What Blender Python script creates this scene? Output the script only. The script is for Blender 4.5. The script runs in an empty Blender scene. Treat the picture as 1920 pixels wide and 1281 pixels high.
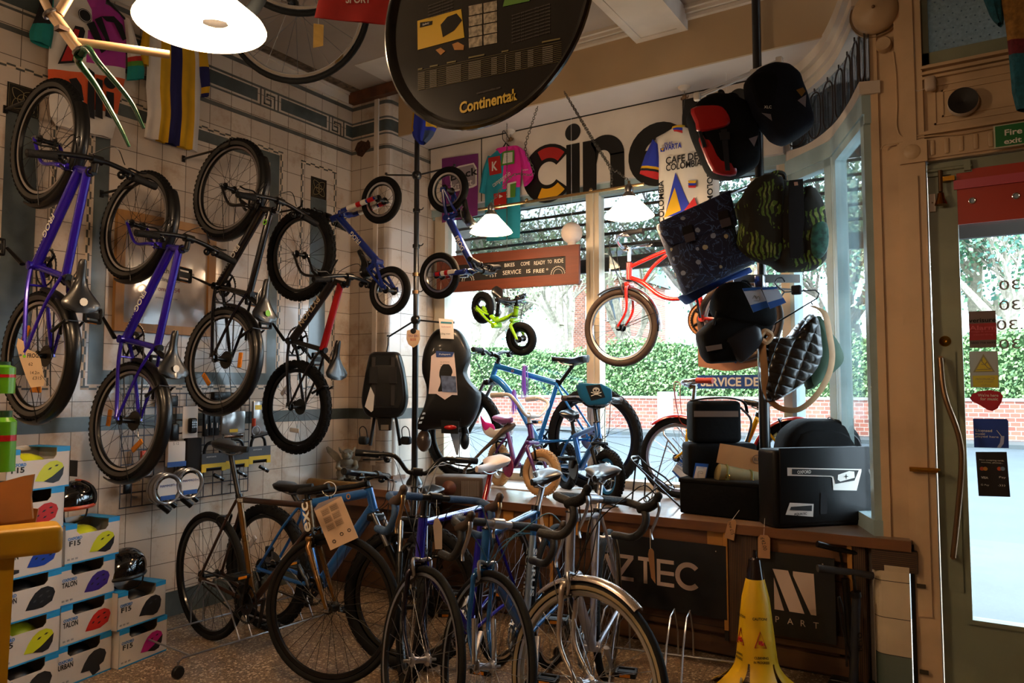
import bpy, bmesh, math, random
from mathutils import Vector, Matrix, noise as mnoise
PI = math.pi
random.seed(7)
scn = bpy.context.scene
COL = scn.collection

# ---------------------------------------------------------------- camera
F_PX, YAW, PIT, EYE = 1401.4, math.radians(32.43), math.radians(3.49), 1.35
cam = bpy.data.objects.new('camera', bpy.data.cameras.new('camera'))
COL.objects.link(cam)
cam.location = (0, 0, EYE)
cam.rotation_euler = (PI/2 + PIT, 0, YAW)
cam.data.sensor_width = 36
cam.data.lens = 36*F_PX/1920
cam.data.clip_start = 0.02
cam.data.clip_end = 300
scn.camera = cam
# ---------------------------------------------------------------- sky, sun, exposure
scn.view_settings.view_transform = 'Standard'
scn.view_settings.look = 'None'
scn.view_settings.gamma = 1
scn.view_settings.use_curve_mapping = False
scn.view_settings.exposure = 0.5
w = bpy.data.worlds.new('overcast_sky'); scn.world = w; w.use_nodes = True
wn = w.node_tree
bg = wn.nodes['Background']
SKY = 9.0
bg.inputs[0].default_value = (0.74, 0.88, 1.0, 1)
bg.inputs[1].default_value = SKY
sun = bpy.data.objects.new('sun', bpy.data.lights.new('sun', 'SUN'))
COL.objects.link(sun)
sun.data.energy = 1.2; sun.data.angle = 0.35; sun.data.color = (1, 0.96, 0.88)
sun.rotation_euler = (math.radians(38), 0, math.radians(60))
def area_lamp(name, loc, size, power, color):
    l = bpy.data.lights.new(name, 'POINT'); l.energy = power; l.color = color; l.shadow_soft_size = size
    o = bpy.data.objects.new(name, l); COL.objects.link(o); o.location = loc
    return o
WARM = (1.0, 0.67, 0.41)

# ---------------------------------------------------------------- pixel helpers (a point of the place seen at a pixel of the 1920x1281 photograph)
_F = Vector((-math.sin(YAW)*math.cos(PIT), math.cos(YAW)*math.cos(PIT), math.sin(PIT)))
_R = Vector((math.cos(YAW), math.sin(YAW), 0)); _U = _R.cross(_F)
CAM = Vector((0, 0, EYE))
def ray(x, y): return _F + _R*((x-960)/F_PX) - _U*((y-640.5)/F_PX)
def onx(X, x, y): r = ray(x, y); return CAM + r*((X)/r.x)
def ony(Y, x, y): r = ray(x, y); return CAM + r*((Y)/r.y)
def onz(Z, x, y): r = ray(x, y); return CAM + r*((Z-EYE)/r.z)
def ondepth(d, x, y): return CAM + ray(x, y)*d
def onplane(P, N, x, y): r = ray(x, y); return CAM + r*((Vector(P)-CAM).dot(N)/r.dot(N))

# ---------------------------------------------------------------- materials
MATS = {}
def lin(h):
    h = h.lstrip('#'); c = [int(h[i:i+2], 16)/255 for i in (0, 2, 4)]
    return tuple((x/12.92 if x <= .04045 else ((x+.055)/1.055)**2.4) for x in c) + (1,)
def mat(name, col, rough=.5, metal=0., emit=0., noise=0., scale=8., bump=0., spec=.5, alpha=1., coat=0., col2=None, trans=0.):
    if name in MATS: return MATS[name]
    m = bpy.data.materials.new(name); m.use_nodes = True; MATS[name] = m
    nt = m.node_tree; b = nt.nodes['Principled BSDF']
    c = lin(col) if isinstance(col, str) else tuple(col)+(1,)
    b.inputs['Base Color'].default_value = c
    b.inputs['Roughness'].default_value = rough; b.inputs['Metallic'].default_value = metal
    b.inputs['Specular IOR Level'].default_value = spec; b.inputs['Coat Weight'].default_value = coat
    b.inputs['Coat Roughness'].default_value = .08
    b.inputs['Transmission Weight'].default_value = trans
    b.inputs['Alpha'].default_value = alpha
    if emit: b.inputs['Emission Color'].default_value = c; b.inputs['Emission Strength'].default_value = emit
    tc = nt.nodes.new('ShaderNodeTexCoord'); n = nt.nodes.new('ShaderNodeTexNoise')
    n.inputs['Scale'].default_value = scale; n.inputs['Detail'].default_value = 5
    nt.links.new(tc.outputs['Object'], n.inputs['Vector'])
    if noise or col2:
        mx = nt.nodes.new('ShaderNodeMix'); mx.data_type = 'RGBA'
        c2 = lin(col2) if col2 else tuple(x*(1-noise) for x in c[:3])+(1,)
        rp = nt.nodes.new('ShaderNodeMapRange'); rp.inputs[1].default_value = .38; rp.inputs[2].default_value = .62
        nt.links.new(n.outputs['Fac'], rp.inputs[0]); nt.links.new(rp.outputs[0], mx.inputs[0])
        mx.inputs[6].default_value = c; mx.inputs[7].default_value = c2
        nt.links.new(mx.outputs[2], b.inputs['Base Color'])
        if emit: nt.links.new(mx.outputs[2], b.inputs['Emission Color'])
    else:   # slight wear in the gloss
        rr = nt.nodes.new('ShaderNodeMapRange'); rr.inputs[3].default_value = max(0, rough-.05); rr.inputs[4].default_value = min(1, rough+.05)
        nt.links.new(n.outputs['Fac'], rr.inputs[0]); nt.links.new(rr.outputs[0], b.inputs['Roughness'])
    if bump:
        bp = nt.nodes.new('ShaderNodeBump'); bp.inputs['Strength'].default_value = bump; bp.inputs['Distance'].default_value = .01
        nt.links.new(n.outputs['Fac'], bp.inputs['Height']); nt.links.new(bp.outputs[0], b.inputs['Normal'])
    return m
def nodes(m):
    nt = m.node_tree
    def N(t, **kw):
        n = nt.nodes.new('ShaderNode'+t)
        for k, v in kw.items(): setattr(n, k, v)
        return n
    def L(a, b): nt.links.new(a, b)
    def M(op, a, b=None, c=None):
        n = N('Math', operation=op)
        for i, x in enumerate((a, b, c)):
            if x is None: continue
            if isinstance(x, (int, float)): n.inputs[i].default_value = x
            else: L(x, n.inputs[i])
        return n.outputs[0]
    def MIX(f, a, b):
        n = N('Mix', data_type='RGBA')
        for i, x in ((0, f), (6, a), (7, b)):
            if isinstance(x, (int, float, tuple)): n.inputs[i].default_value = x
            else: L(x, n.inputs[i])
        return n.outputs[2]
    return nt, nt.nodes['Principled BSDF'], N, L, M, MIX

# ---------------------------------------------------------------- mesh builder
def frame(o, x, y):     # matrix with origin o, x axis x, y axis ~y, z = x cross y
    x = Vector(x).normalized(); z = x.cross(Vector(y)).normalized(); y = z.cross(x)
    m = Matrix((x, y, z)).transposed().to_4x4(); m.translation = Vector(o); return m
def catmull(pts, k=6, closed=False):
    P = [Vector(p) for p in pts]; n = len(P); out = []
    rng = range(n if closed else n-1)
    for i in rng:
        a = P[(i-1) % n] if (closed or i > 0) else P[0]*2-P[1]
        b = P[i]; c = P[(i+1) % n]
        d = P[(i+2) % n] if (closed or i+2 < n) else P[-1]*2-P[-2]
        for j in range(k):
            t = j/k
            out.append(.5*((2*b)+(c-a)*t+(2*a-5*b+4*c-d)*t*t+(3*b-a-3*c+d)*t**3))
    if not closed: out.append(P[-1])
    return out
_txt = {}
def text_geo(s, bold=0., res=3):
    k = (s, bold)
    if k in _txt: return _txt[k]
    cu = bpy.data.curves.new('t', 'FONT'); cu.body = s; cu.align_x = 'CENTER'; cu.align_y = 'CENTER'; cu.offset = bold; cu.resolution_u = res; cu.size = 1
    o = bpy.data.objects.new('t', cu); COL.objects.link(o)
    dg = bpy.context.evaluated_depsgraph_get(); ev = o.evaluated_get(dg); me = ev.to_mesh()
    v = [p.co.copy() for p in me.vertices]; f = [tuple(p.vertices) for p in me.polygons]
    ev.to_mesh_clear(); bpy.data.objects.remove(o); bpy.data.curves.remove(cu)
    if v:
        x0 = min(p.x for p in v); x1 = max(p.x for p in v); y0 = min(p.y for p in v); y1 = max(p.y for p in v)
        v = [Vector((p.x-(x0+x1)/2, p.y-(y0+y1)/2, 0)) for p in v]; wh = (x1-x0, y1-y0)
    else: wh = (1, 1)
    _txt[k] = (v, f, wh); return _txt[k]
class G:
    def __init__(s, M=None): s.v = []; s.f = []; s.m = []; s.mats = []; s.M = M; s.flat = []
    def mi(s, m):
        if m not in s.mats: s.mats.append(m)
        return s.mats.index(m)
    def add(s, vs, fs, m, M=None, flat=False):
        k = len(s.v); T = None
        if M is not None: T = M if s.M is None else s.M @ M
        else: T = s.M
        s.v += [T @ Vector(v) if T is not None else Vector(v) for v in vs]
        i = s.mi(m); s.f += [tuple(k+j for j in f) for f in fs]; s.m += [i]*len(fs); s.flat += [flat]*len(fs)
        return s
    def box(s, c, d, m, M=None, taper=1.):
        x, y, z = d[0]/2, d[1]/2, d[2]/2; t = taper
        vs = [(-x, -y, -z), (x, -y, -z), (x, y, -z), (-x, y, -z), (-x*t, -y*t, z), (x*t, -y*t, z), (x*t, y*t, z), (-x*t, y*t, z)]
        return s.add([Vector(v)+Vector(c) for v in vs], [(0, 3, 2, 1), (4, 5, 6, 7), (0, 1, 5, 4), (1, 2, 6, 5), (2, 3, 7, 6), (3, 0, 4, 7)], m, M, True)
    def box2(s, a, b, m, M=None):
        a = Vector(a); b = Vector(b); return s.box((a+b)/2, [abs(x) for x in (b-a)], m, M)
    def rbox(s, c, d, r, m, M=None, seg=3):   # box with all edges rounded
        b = bmesh.new(); bmesh.ops.create_cube(b, size=1)
        bmesh.ops.scale(b, vec=d, verts=b.verts); bmesh.ops.bevel(b, geom=b.edges[:], offset=min(r, min(d)*.49), segments=seg, affect='EDGES', profile=.5)
        vs = [v.co+Vector(c) for v in b.verts]; b.verts.index_update(); fs = [tuple(v.index for v in f.verts) for f in b.faces]; b.free()
        return s.add(vs, fs, m, M)
    def tube(s, pts, r, m, n=8, closed=False, M=None, caps=True, flat=None):
        P = [Vector(p) for p in pts]; N = len(P); R = r if isinstance(r, (list, tuple)) else [r]*N
        vs = []; up = None
        for i in range(N):
            a = P[(i-1) % N] if (closed or i > 0) else P[i]; b = P[(i+1) % N] if (closed or i < N-1) else P[i]
            t = (b-a).normalized() if (b-a).length > 1e-9 else Vector((0, 0, 1))
            if up is None: up = Vector((0, 0, 1)) if abs(t.z) < .9 else Vector((1, 0, 0))
            x = t.cross(up).normalized(); y = x.cross(t); up = y
            e = flat or 1.
            for j in range(n):
                an = 2*PI*j/n; vs.append(P[i]+x*math.cos(an)*R[i]+y*math.sin(an)*R[i]*e)
        fs = []
        for i in range(N if closed else N-1):
            for j in range(n):
                a = i*n+j; b = i*n+(j+1) % n; c = ((i+1) % N)*n+(j+1) % n; d = ((i+1) % N)*n+j
                fs.append((a, b, c, d))
        if not closed and caps: fs.append(tuple(range(n-1, -1, -1))); fs.append(tuple((N-1)*n+j for j in range(n)))
        return s.add(vs, fs, m, M)
    def cyl(s, a, b, r, m, n=12, M=None, r2=None): return s.tube([a, b], [r, r if r2 is None else r2], m, n, M=M)
    def lathe(s, prof, m, n=24, M=None, a0=0, a1=2*PI):
        full = abs(a1-a0-2*PI) < 1e-6; k = n if full else n+1; vs = []; L = len(prof)
        for j in range(k):
            an = a0+(a1-a0)*j/n; c, q = math.cos(an), math.sin(an)
            vs += [(r*c, r*q, z) for r, z in prof]
        fs = []
        for j in range(n):
            j2 = (j+1) % k
            for i in range(L-1): fs.append((j*L+i, j2*L+i, j2*L+i+1, j*L+i+1))
        return s.add(vs, fs, m, M)
    def torus(s, c, axis, R, r, m, N=40, n=8, M=None, sy=1.):
        z = Vector(axis).normalized(); x = z.orthogonal().normalized(); y = z.cross(x); c = Vector(c)
        return s.tube([c+x*math.cos(2*PI*i/N)*R+y*math.sin(2*PI*i/N)*R for i in range(N)], r, m, n, True, M)
    def ball(s, c, r, m, M=None, n=14, k=9):
        r = r if isinstance(r, (list, tuple)) else (r, r, r); vs = []; fs = []; c = Vector(c)
        for i in range(k+1):
            th = PI*i/k
            for j in range(n):
                ph = 2*PI*j/n; vs.append(c+Vector((r[0]*math.sin(th)*math.cos(ph), r[1]*math.sin(th)*math.sin(ph), r[2]*math.cos(th))))
        for i in range(k):
            for j in range(n):
                a = i*n+j; b = i*n+(j+1) % n; fs.append((a, a+n, b+n, b))
        return s.add(vs, fs, m, M)
    def poly(s, pts, m, M=None, depth=0.):     # flat polygon (any outline) in xy, extruded by depth in z
        b = bmesh.new(); v = [b.verts.new((p[0], p[1], p[2] if len(p) > 2 else 0)) for p in pts]; b.faces.new(v)
        if depth:
            r = bmesh.ops.extrude_face_region(b, geom=b.faces[:]); bmesh.ops.translate(b, vec=(0, 0, depth), verts=[e for e in r['geom'] if isinstance(e, bmesh.types.BMVert)])
        bmesh.ops.triangulate(b, faces=[f for f in b.faces if len(f.verts) > 4]); bmesh.ops.recalc_face_normals(b, faces=b.faces)
        b.verts.index_update(); vs = [q.co.copy() for q in b.verts]; fs = [tuple(q.index for q in f.verts) for f in b.faces]; b.free()
        return s.add(vs, fs, m, M, True)
    def grid(s, fn, nu, nv, m, M=None, closed=False, flat=False):
        vs = [fn(i/nu, j/nv) for i in range(nu+1) for j in range(nv+1)]
        fs = [(i*(nv+1)+j, (i+1)*(nv+1)+j, (i+1)*(nv+1)+j+1, i*(nv+1)+j+1) for i in range(nu) for j in range(nv)]
        return s.add(vs, fs, m, M, flat)
    def loft(s, rings, m, M=None, caps=True):
        n = len(rings[0]); vs = [p for r in rings for p in r]; fs = []
        for i in range(len(rings)-1):
            for j in range(n): fs.append((i*n+j, i*n+(j+1) % n, (i+1)*n+(j+1) % n, (i+1)*n+j))
        if caps: fs += [tuple(range(n-1, -1, -1)), tuple((len(rings)-1)*n+j for j in range(n))]
        return s.add(vs, fs, m, M)
    def text(s, t, o, x, y, h, m, bold=0., width=None, M=None, off=.0015, mirror=False):
        v, f, (tw, th) = text_geo(t, bold); x = Vector(x).normalized(); z = x.cross(Vector(y)).normalized(); y = z.cross(x)
        k = h/th; kx = (width/tw) if width else k
        if mirror: kx = -kx
        o = Vector(o)+z*off
        return s.add([o+x*p.x*kx+y*p.y*k for p in v], [tuple(reversed(q)) for q in f] if mirror else f, m, M, True)
    def build(s, name, parent=None, label=None, cat=None, group=None, kind=None, auto=40, merge=False, smooth=True):
        root = parent
        while root is not None and root.parent is not None: root = root.parent
        vs = s.v
        loc = None
        if root is not None:
            inv = ROOTS[root.name].inverted(); vs = [inv @ v for v in vs]
        me = bpy.data.meshes.new(name); me.from_pydata([tuple(v) for v in vs], [], s.f)
        for m in s.mats: me.materials.append(m)
        me.polygons.foreach_set('material_index', s.m)
        me.polygons.foreach_set('use_smooth', [smooth and not f for f in s.flat])
        if merge:
            b = bmesh.new(); b.from_mesh(me); bmesh.ops.remove_doubles(b, verts=b.verts, dist=1e-5); b.to_mesh(me); b.free()
        me.update()
        if smooth:
            try: me.set_sharp_from_angle(angle=math.radians(auto))
            except Exception: pass
        o = bpy.data.objects.new(name, me); COL.objects.link(o)
        if parent is not None: o.parent = parent
        if parent is None: ROOTS[o.name] = Matrix.Identity(4)
        tagp(o, label, cat, group, kind)
        return o
ROOTS = {}
def tagp(o, label=None, cat=None, group=None, kind=None):
    if label: o['label'] = label
    if cat: o['category'] = cat
    if group: o['group'] = group
    if kind: o['kind'] = kind
def thing(name, label=None, cat=None, loc=(0, 0, 0), group=None, kind=None, M=None):
    o = bpy.data.objects.new(name, None); COL.objects.link(o); o.empty_display_size = .05
    m = M.copy() if M is not None else Matrix.Translation(Vector(loc))
    o.matrix_world = m; ROOTS[o.name] = m; tagp(o, label, cat, group, kind); return o
def copy_tree(o, M=None, parent=None):
    c = o.copy(); COL.objects.link(c)
    if parent is not None: c.parent = parent
    for ch in o.children: copy_tree(ch, None, c)
    if M is not None: c.matrix_world = M; ROOTS[c.name] = M
    return c
def copied(src, M, label):
    c = copy_tree(src, M); c['label'] = label; return c
BLACK = mat('black_paint', '#080809', .35, coat=.15, spec=.35)
RUBBER = mat('tyre_rubber', '#0a0a0b', .8, bump=.1, scale=60, spec=.25)
BPLAST = mat('black_plastic', '#0a0a0b', .5, spec=.3)
STEEL = mat('brushed_steel', '#9a9a9c', .32, 1.)
CHROME = mat('chrome', '#d8d8dc', .12, 1.)
ALLOY = mat('alloy', '#aaaab0', .38, .95)
WHITE = mat('white_print', '#e8e4dc', .6)
DARKINK = mat('dark_ink', '#151210', .7)
# ================================================================ the room
XW, YC, XP, YW, YB, ZB = -4.11, 4.15, -3.735, 4.72, 3.74, .675
ZS, ZC, YBEAM, YD = 3.26, 3.62, 4.26, 3.80
# tile with grout lines laid out from the corner of the room
TW, TH = .157, .159
mt = mat('glazed_tile', '#c3b3a2', .22, coat=.3)
nt, b, N, L, Mh, MIX = nodes(mt)
geo = N('NewGeometry'); sp = N('SeparateXYZ'); L(geo.outputs['Position'], sp.inputs[0]); sn = N('SeparateXYZ'); L(geo.outputs['True Normal'], sn.inputs[0])
u = Mh('ADD', Mh('MULTIPLY', sp.outputs[0], Mh('ABSOLUTE', sn.outputs[1])), Mh('MULTIPLY', sp.outputs[1], Mh('ABSOLUTE', sn.outputs[0])))
uu = Mh('DIVIDE', Mh('SUBTRACT', u, YC), TW); vv = Mh('DIVIDE', sp.outputs[2], TH)
fu = Mh('FRACT', uu); fv = Mh('FRACT', vv)
g = Mh('MAXIMUM', Mh('LESS_THAN', Mh('MINIMUM', fu, Mh('SUBTRACT', 1, fu)), .011), Mh('LESS_THAN', Mh('MINIMUM', fv, Mh('SUBTRACT', 1, fv)), .011))
wnz = N('TexWhiteNoise', noise_dimensions='2D'); cb = N('CombineXYZ'); L(Mh('FLOOR', uu), cb.inputs[0]); L(Mh('FLOOR', vv), cb.inputs[1]); L(cb.outputs[0], wnz.inputs['Vector'])
nz = N('TexNoise'); nz.inputs['Scale'].default_value = 3.5; nz.inputs['Detail'].default_value = 6; nz.inputs['Roughness'].default_value = .7; L(geo.outputs['Position'], nz.inputs['Vector'])
c1 = MIX(wnz.outputs[0], lin('#c9bbab'), lin('#b9a898'))
c2 = MIX(Mh('SMOOTH_MIN', Mh('MULTIPLY', Mh('SUBTRACT', nz.outputs[0], .52), 5), 1, .1), c1, lin('#a58a72'))
L(MIX(g, c2, lin('#4a3c30')), b.inputs['Base Color'])
L(Mh('ADD', .2, Mh('MULTIPLY', g, .6)), b.inputs['Roughness'])
bp = N('Bump'); bp.inputs['Strength'].default_value = .5; bp.inputs['Distance'].default_value = .002; L(Mh('SUBTRACT', Mh('MULTIPLY', nz.outputs[0], .6), g), bp.inputs['Height']); L(bp.outputs[0], b.inputs['Normal'])
TILE = mt
GREYT = mat('grey_glazed_tile', '#525a59', .22, noise=.35, scale=5, coat=.2)
THIN = mat('grey_line_tile', '#5b5c58', .3, noise=.3, scale=12)
MOSD = mat('mosaic_dark', '#4c4d48', .3, noise=.3, scale=30)
MOSL = mat('mosaic_light', '#c8b49c', .3, noise=.2, scale=30)
CREAM = mat('cream_paint', '#cfb08a', .45, noise=.25, scale=3, bump=.15)
WPAINT = mat('white_paint', '#d6c9bb', .5, noise=.12, scale=4, bump=.1)
SOFF = mat('white_soffit_paint', '#cfc3bd', .6, noise=.08, scale=3)
BEIGE = mat('beige_beam_paint', '#b79a76', .5, noise=.12, scale=2)
PALEB = mat('pale_blue_paint', '#9fb6ba', .4, noise=.2, scale=5, bump=.1)
SAGE = mat('sage_green_paint', '#8b917a', .4, noise=.3, scale=3, bump=.15)
WOODB = mat('rough_timber', '#6b3c1c', .6, noise=.5, scale=9, bump=.3)
# floor: terrazzo of small chips
fm = mat('terrazzo', '#7c5c40', .38)
nt, b, N, L, Mh, MIX = nodes(fm)
geo = N('NewGeometry'); vo = N('TexVoronoi'); vo.inputs['Scale'].default_value = 240; L(geo.outputs['Position'], vo.inputs['Vector'])
v2 = N('TexVoronoi'); v2.inputs['Scale'].default_value = 110; L(geo.outputs['Position'], v2.inputs['Vector'])
wv = N('SeparateColor'); L(vo.outputs['Color'], wv.inputs[0]); w2 = N('SeparateColor'); L(v2.outputs['Color'], w2.inputs[0])
c = MIX(Mh('GREATER_THAN', wv.outputs[0], .55), lin('#665140'), lin('#90795f'))
c = MIX(Mh('GREATER_THAN', wv.outputs[1], .8), c, lin('#33261d'))
c = MIX(Mh('GREATER_THAN', w2.outputs[2], .88), c, lin('#b5a48c'))
L(c, b.inputs['Base Color'])
def plank(name, c1, c2, axis, wd, rough=.5, coat=0., groove=None):
    m = mat(name, c1, rough, coat=coat); nt, b, N, L, Mh, MIX = nodes(m)
    geo = N('NewGeometry'); mp = N('Mapping'); L(geo.outputs['Position'], mp.inputs[0]); mp.inputs['Scale'].default_value = {'x': (1.5, 22, 22), 'y': (22, 1.5, 22), 'z': (22, 22, 1.5)}[axis]
    nz = N('TexNoise'); nz.inputs['Scale'].default_value = 1.6; nz.inputs['Detail'].default_value = 7; nz.inputs['Distortion'].default_value = .6; L(mp.outputs[0], nz.inputs['Vector'])
    sp = N('SeparateXYZ'); L(geo.outputs['Position'], sp.inputs[0])
    q = Mh('DIVIDE', sp.outputs['xyz'.index(wd[0])], wd[1]); wn_ = N('TexWhiteNoise', noise_dimensions='1D'); L(Mh('FLOOR', q), wn_.inputs['W'])
    f = Mh('ADD', Mh('MULTIPLY', nz.outputs[0], .8), Mh('MULTIPLY', wn_.outputs[0], .35))
    cc = MIX(f, lin(c2), lin(c1)); fr = Mh('FRACT', q)
    gl = Mh('LESS_THAN', fr, groove or .03); L(MIX(gl, cc, lin('#150b06')), b.inputs['Base Color'])
    bp = N('Bump'); bp.inputs['Strength'].default_value = .6; bp.inputs['Distance'].default_value = .004; L(Mh('SUBTRACT', Mh('MULTIPLY', nz.outputs[0], .3), gl), bp.inputs['Height']); L(bp.outputs[0], b.inputs['Normal'])
    return m
DECK = plank('bench_boards', '#84664e', '#4c352a', 'x', ('y', .123), .33, .4, .035)
DECKE = plank('bench_edge_wood', '#80522c', '#3e2414', 'x', ('z', 5), .45)
WOODD = plank('brown_boards', '#5a3a20', '#2a190e', 'x', ('z', .145), .5)
REED = plank('grooved_decking_wood', '#5a3c22', '#322014', 'z', ('x', .0085), .55, groove=.3)
REEDH = plank('grooved_decking_across', '#5a3c22', '#322014', 'x', ('z', .0085), .55, groove=.3)
PINE = plank('yellow_pine', '#c48a3c', '#9a6526', 'x', ('z', 5), .5)

g = G(); g.box2((XW-.1, -3.2, -.1), (1.6, 5.0, 0), fm); g.build('floor', kind='structure')
# left wall with its tile patterns
g = G(); g.box2((XW-.12, -3.2, 0), (XW, YC+.1, 3.75), TILE)
def strip(y0, y1, z0, z1, m, t=.002): g.box2((XW, y0, z0), (XW+t, y1, z1), m)
Y0 = -3.2
strip(Y0, YC, 0, .145, GREYT); strip(Y0, YC, 1.112, 1.19, GREYT); strip(Y0, YC, 3.145, 3.172, THIN)
strip(Y0, YC, 3.491, 3.52, THIN)
for z0, z1 in ((3.257, 3.27), (3.381, 3.396)): strip(Y0, YC, z0, z1, THIN)
def key(yk):            # one Greek-key unit between two long dark bars
    a, bb = yk, yk+.16; z0, z1 = 3.257, 3.396; t = .011
    cells = [(0, 0, 1, 12), (3, 2, 4, 12), (3, 2, 9, 3), (8, 2, 9, 6), (5, 5, 9, 6), (5, 7, 6, 9), (5, 8, 12, 9), (11, 0, 12, 9), (14, 0, 15, 12)]
    for x0, y0, x1, y1 in cells: strip(a+.16*x0/15, a+.16*x1/15, z0+.139*y0/12, z0+.139*y1/12, THIN, .003)
ks = [3.275 + k*.628 for k in range(-10, 2)]
for i, k in enumerate(ks):
    if k+.16 < YC: key(k)
    strip(k+.18, min(k+.608, YC), 3.284, 3.37, GREYT)
def mosaic(y0, z0, y1, z1):
    t = .021
    def cell(a, b2, c3, d, i): strip(a, b2, c3, d, MOSD if i % 2 else MOSL, .003)
    n = int((y1-y0)/.042)
    for i in range(n):
        a = y0+(y1-y0)*i/n; bq = y0+(y1-y0)*(i+1)/n
        for zz in (z0, z1-t): cell(a, bq, zz, zz+t/2, i); cell(a, bq, zz+t/2, zz+t, i+1)
    n = int((z1-z0-2*t)/.042)
    for i in range(n):
        a = z0+t+(z1-z0-2*t)*i/n; bq = z0+t+(z1-z0-2*t)*(i+1)/n
        for yy in (y0, y1-t): cell(yy, yy+t/2, a, bq, i); cell(yy+t/2, yy+t, a, bq, i+1)
DECO = mat('black_deco_tile', '#14120e', .3); DECOL = mat('deco_tile_line', '#9b8a5b', .4)
def deco(y, z, sft=.15):
    strip(y, y+sft, z, z+sft, DECO, .004)
    c = Vector((XW+.005, y+sft/2, z+sft/2))
    for k in range(4):
        an = PI/4+k*PI/2; d = Vector((0, math.cos(an), math.sin(an))); p = Vector((0, -d.z, d.y))
        g.tube(catmull([c+d*.005, c+d*.03+p*.026, c+d*.072, c+d*.03-p*.026, c+d*.005], 5), .0012, DECOL, 4)
    g.torus(c, (1, 0, 0), .028, .0012, DECOL, 20, 4)
    for q in (.068, .06):
        g.tube([c+Vector((0, sx*q, sz*q)) for sx, sz in ((-1, -1), (1, -1), (1, 1), (-1, 1))], .0008, DECOL, 4, closed=True)
def wide(y0, y1):
    mosaic(y0, 1.335, y1, 2.99); t = .078
    strip(y0+.035, y1-.03, 2.89, 2.96, GREYT); strip(y0+.035, y1-.03, 1.365, 1.365+t, GREYT)
    strip(y0+.035, y0+.035+t, 1.365+t, 2.89, GREYT); strip(y1-.03-t, y1-.03, 1.365+t, 2.89, GREYT)
def narrow(y0, y1):
    mosaic(y0, 1.335, y1, 2.98); c = (y0+y1)/2
    deco(c-.077, 2.735); strip(c-.077, c+.077, 1.41, 2.735, GREYT)
wide(2.15, 3.48); narrow(3.645, 3.987); narrow(1.645, 1.985); wide(.15, 1.48); narrow(-.355, -.015)
g.build('wall_left', kind='structure', smooth=False)
g = G(); g.box2((XW, -3.2, 3.535), (XW+.018, YC, 3.63), WPAINT); g.box2((XW, -3.2, 3.6), (XW+.03, YC, 3.625), WPAINT); g.build('trim_1', kind='structure')
# tiled pier between left wall and window, with rounded outer corner
rr = .05
g = G()
prof = [(XW-.1, YC)]+[(XP-rr+rr*math.sin(a*PI/12), YC+rr-rr*math.cos(a*PI/12)) for a in range(7)]+[(XP, YW+.05)]
for (x0, y0), (x1, y1) in zip(prof[:-1], prof[1:]):
    for z0, z1, m in ((0, .145, GREYT), (.145, 1.112, TILE), (1.112, 1.19, GREYT), (1.19, 3.145, TILE), (3.145, 3.172, THIN), (3.172, 3.257, TILE), (3.257, 3.27, THIN), (3.27, 3.284, TILE), (3.284, 3.37, GREYT), (3.37, 3.381, TILE), (3.381, 3.396, THIN), (3.396, 3.491, TILE), (3.491, 3.52, THIN), (3.52, 3.62, TILE)):
        g.add([(x0, y0, z0), (x1, y1, z0), (x1, y1, z1), (x0, y0, z1)], [(0, 1, 2, 3)], m)
g.box2((XW-.1, YC+.06, 0), (XP-.06, YW+.3, 3.75), WPAINT)
g.box2((-3.87, YC-.012, ZB+.1), (-3.83, YC+.001, 3.56), WPAINT)     # painted conduit board up the pier
hole = [(0, 0), (.03, .05), (.07, .06), (.12, .04), (.14, .055), (.16, .03), (.165, -.01), (.12, -.035), (.08, -.07), (.03, -.05), (.02, -.02)]
g.poly([(x-4.08, z+3.185, 0) for x, z in hole], mat('bare_brown_plaster', '#4a2c1a', .9, noise=.5, scale=40, bump=.5), Matrix(((1, 0, 0, 0), (0, 0, 1, YC-.003), (0, 1, 0, 0), (0, 0, 0, 1))), depth=.002)
g.build('wall_pier', kind='structure', auto=60)
g = G(); g.cyl((XP-.02, YC+.1, ZB), (XP-.02, YC+.1, ZB+.42), .035, WPAINT, 16); g.box((XP-.03, YC+.1, ZB+.012), (.16, .14, .025), DECKE); g.build('trim_2', kind='structure')

# ceiling: flat ceiling, beam face, soffit over the window
CEIL = mat('ceiling_paint', '#a8988a', .6, noise=.15, scale=2)
g = G(); g.box2((XW-.1, -3.2, ZC), (2.6, YBEAM, ZC+.1), CEIL)
g.box2((-4.06, 1.5, ZC-.006), (-3.98, 4.1, ZC), mat('crumbling_plaster', '#75604c', .95, noise=.6, scale=30, bump=.8))
g.box2((-3.7, 3.75, ZC-.004), (-3.3, 4.1, ZC), WPAINT)
g.build('ceiling', kind='structure')
g = G()
g.box2((XP+.0, YBEAM+.02, ZS), (.5, YW+.35, ZS+.02), SOFF); g.box2((XP, YBEAM, ZS), (.5, YBEAM+.02, ZC), BEIGE)
for k, (dz, dy) in enumerate(((0, .07), (.02, .05), (.045, .03))): g.box2((XP+.05, YBEAM-dy, ZC-dz-.022), (-.62, YBEAM, ZC-dz), WPAINT)
g.build('ceiling_soffit', kind='structure')
g = G(); g.box2((XW, YC-.06, ZC-.085), (-2.9, YC-.005, ZC-.005), WOODB)
g.box2((-3.35, YC-.09, ZC-.02), (-2.95, YC-.03, ZC+.0), WPAINT); g.build('timber_beam', kind='structure')
p0, p1 = onz(3.50, 1195, 82), onz(3.50, 1290, 55)
g = G(); xl, xr, ye = p0.x, p1.x, YBEAM
g.box2((xl, .2, 3.50), (xr, ye, ZC), WPAINT); g.box2((xl, .2, 3.494), (xl+.05, ye, 3.5), WPAINT); g.box2((xr-.05, .2, 3.494), (xr, ye, 3.5), WPAINT); g.box2((xl+.05, ye-.05, 3.494), (xr-.05, ye, 3.5), WPAINT)
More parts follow.
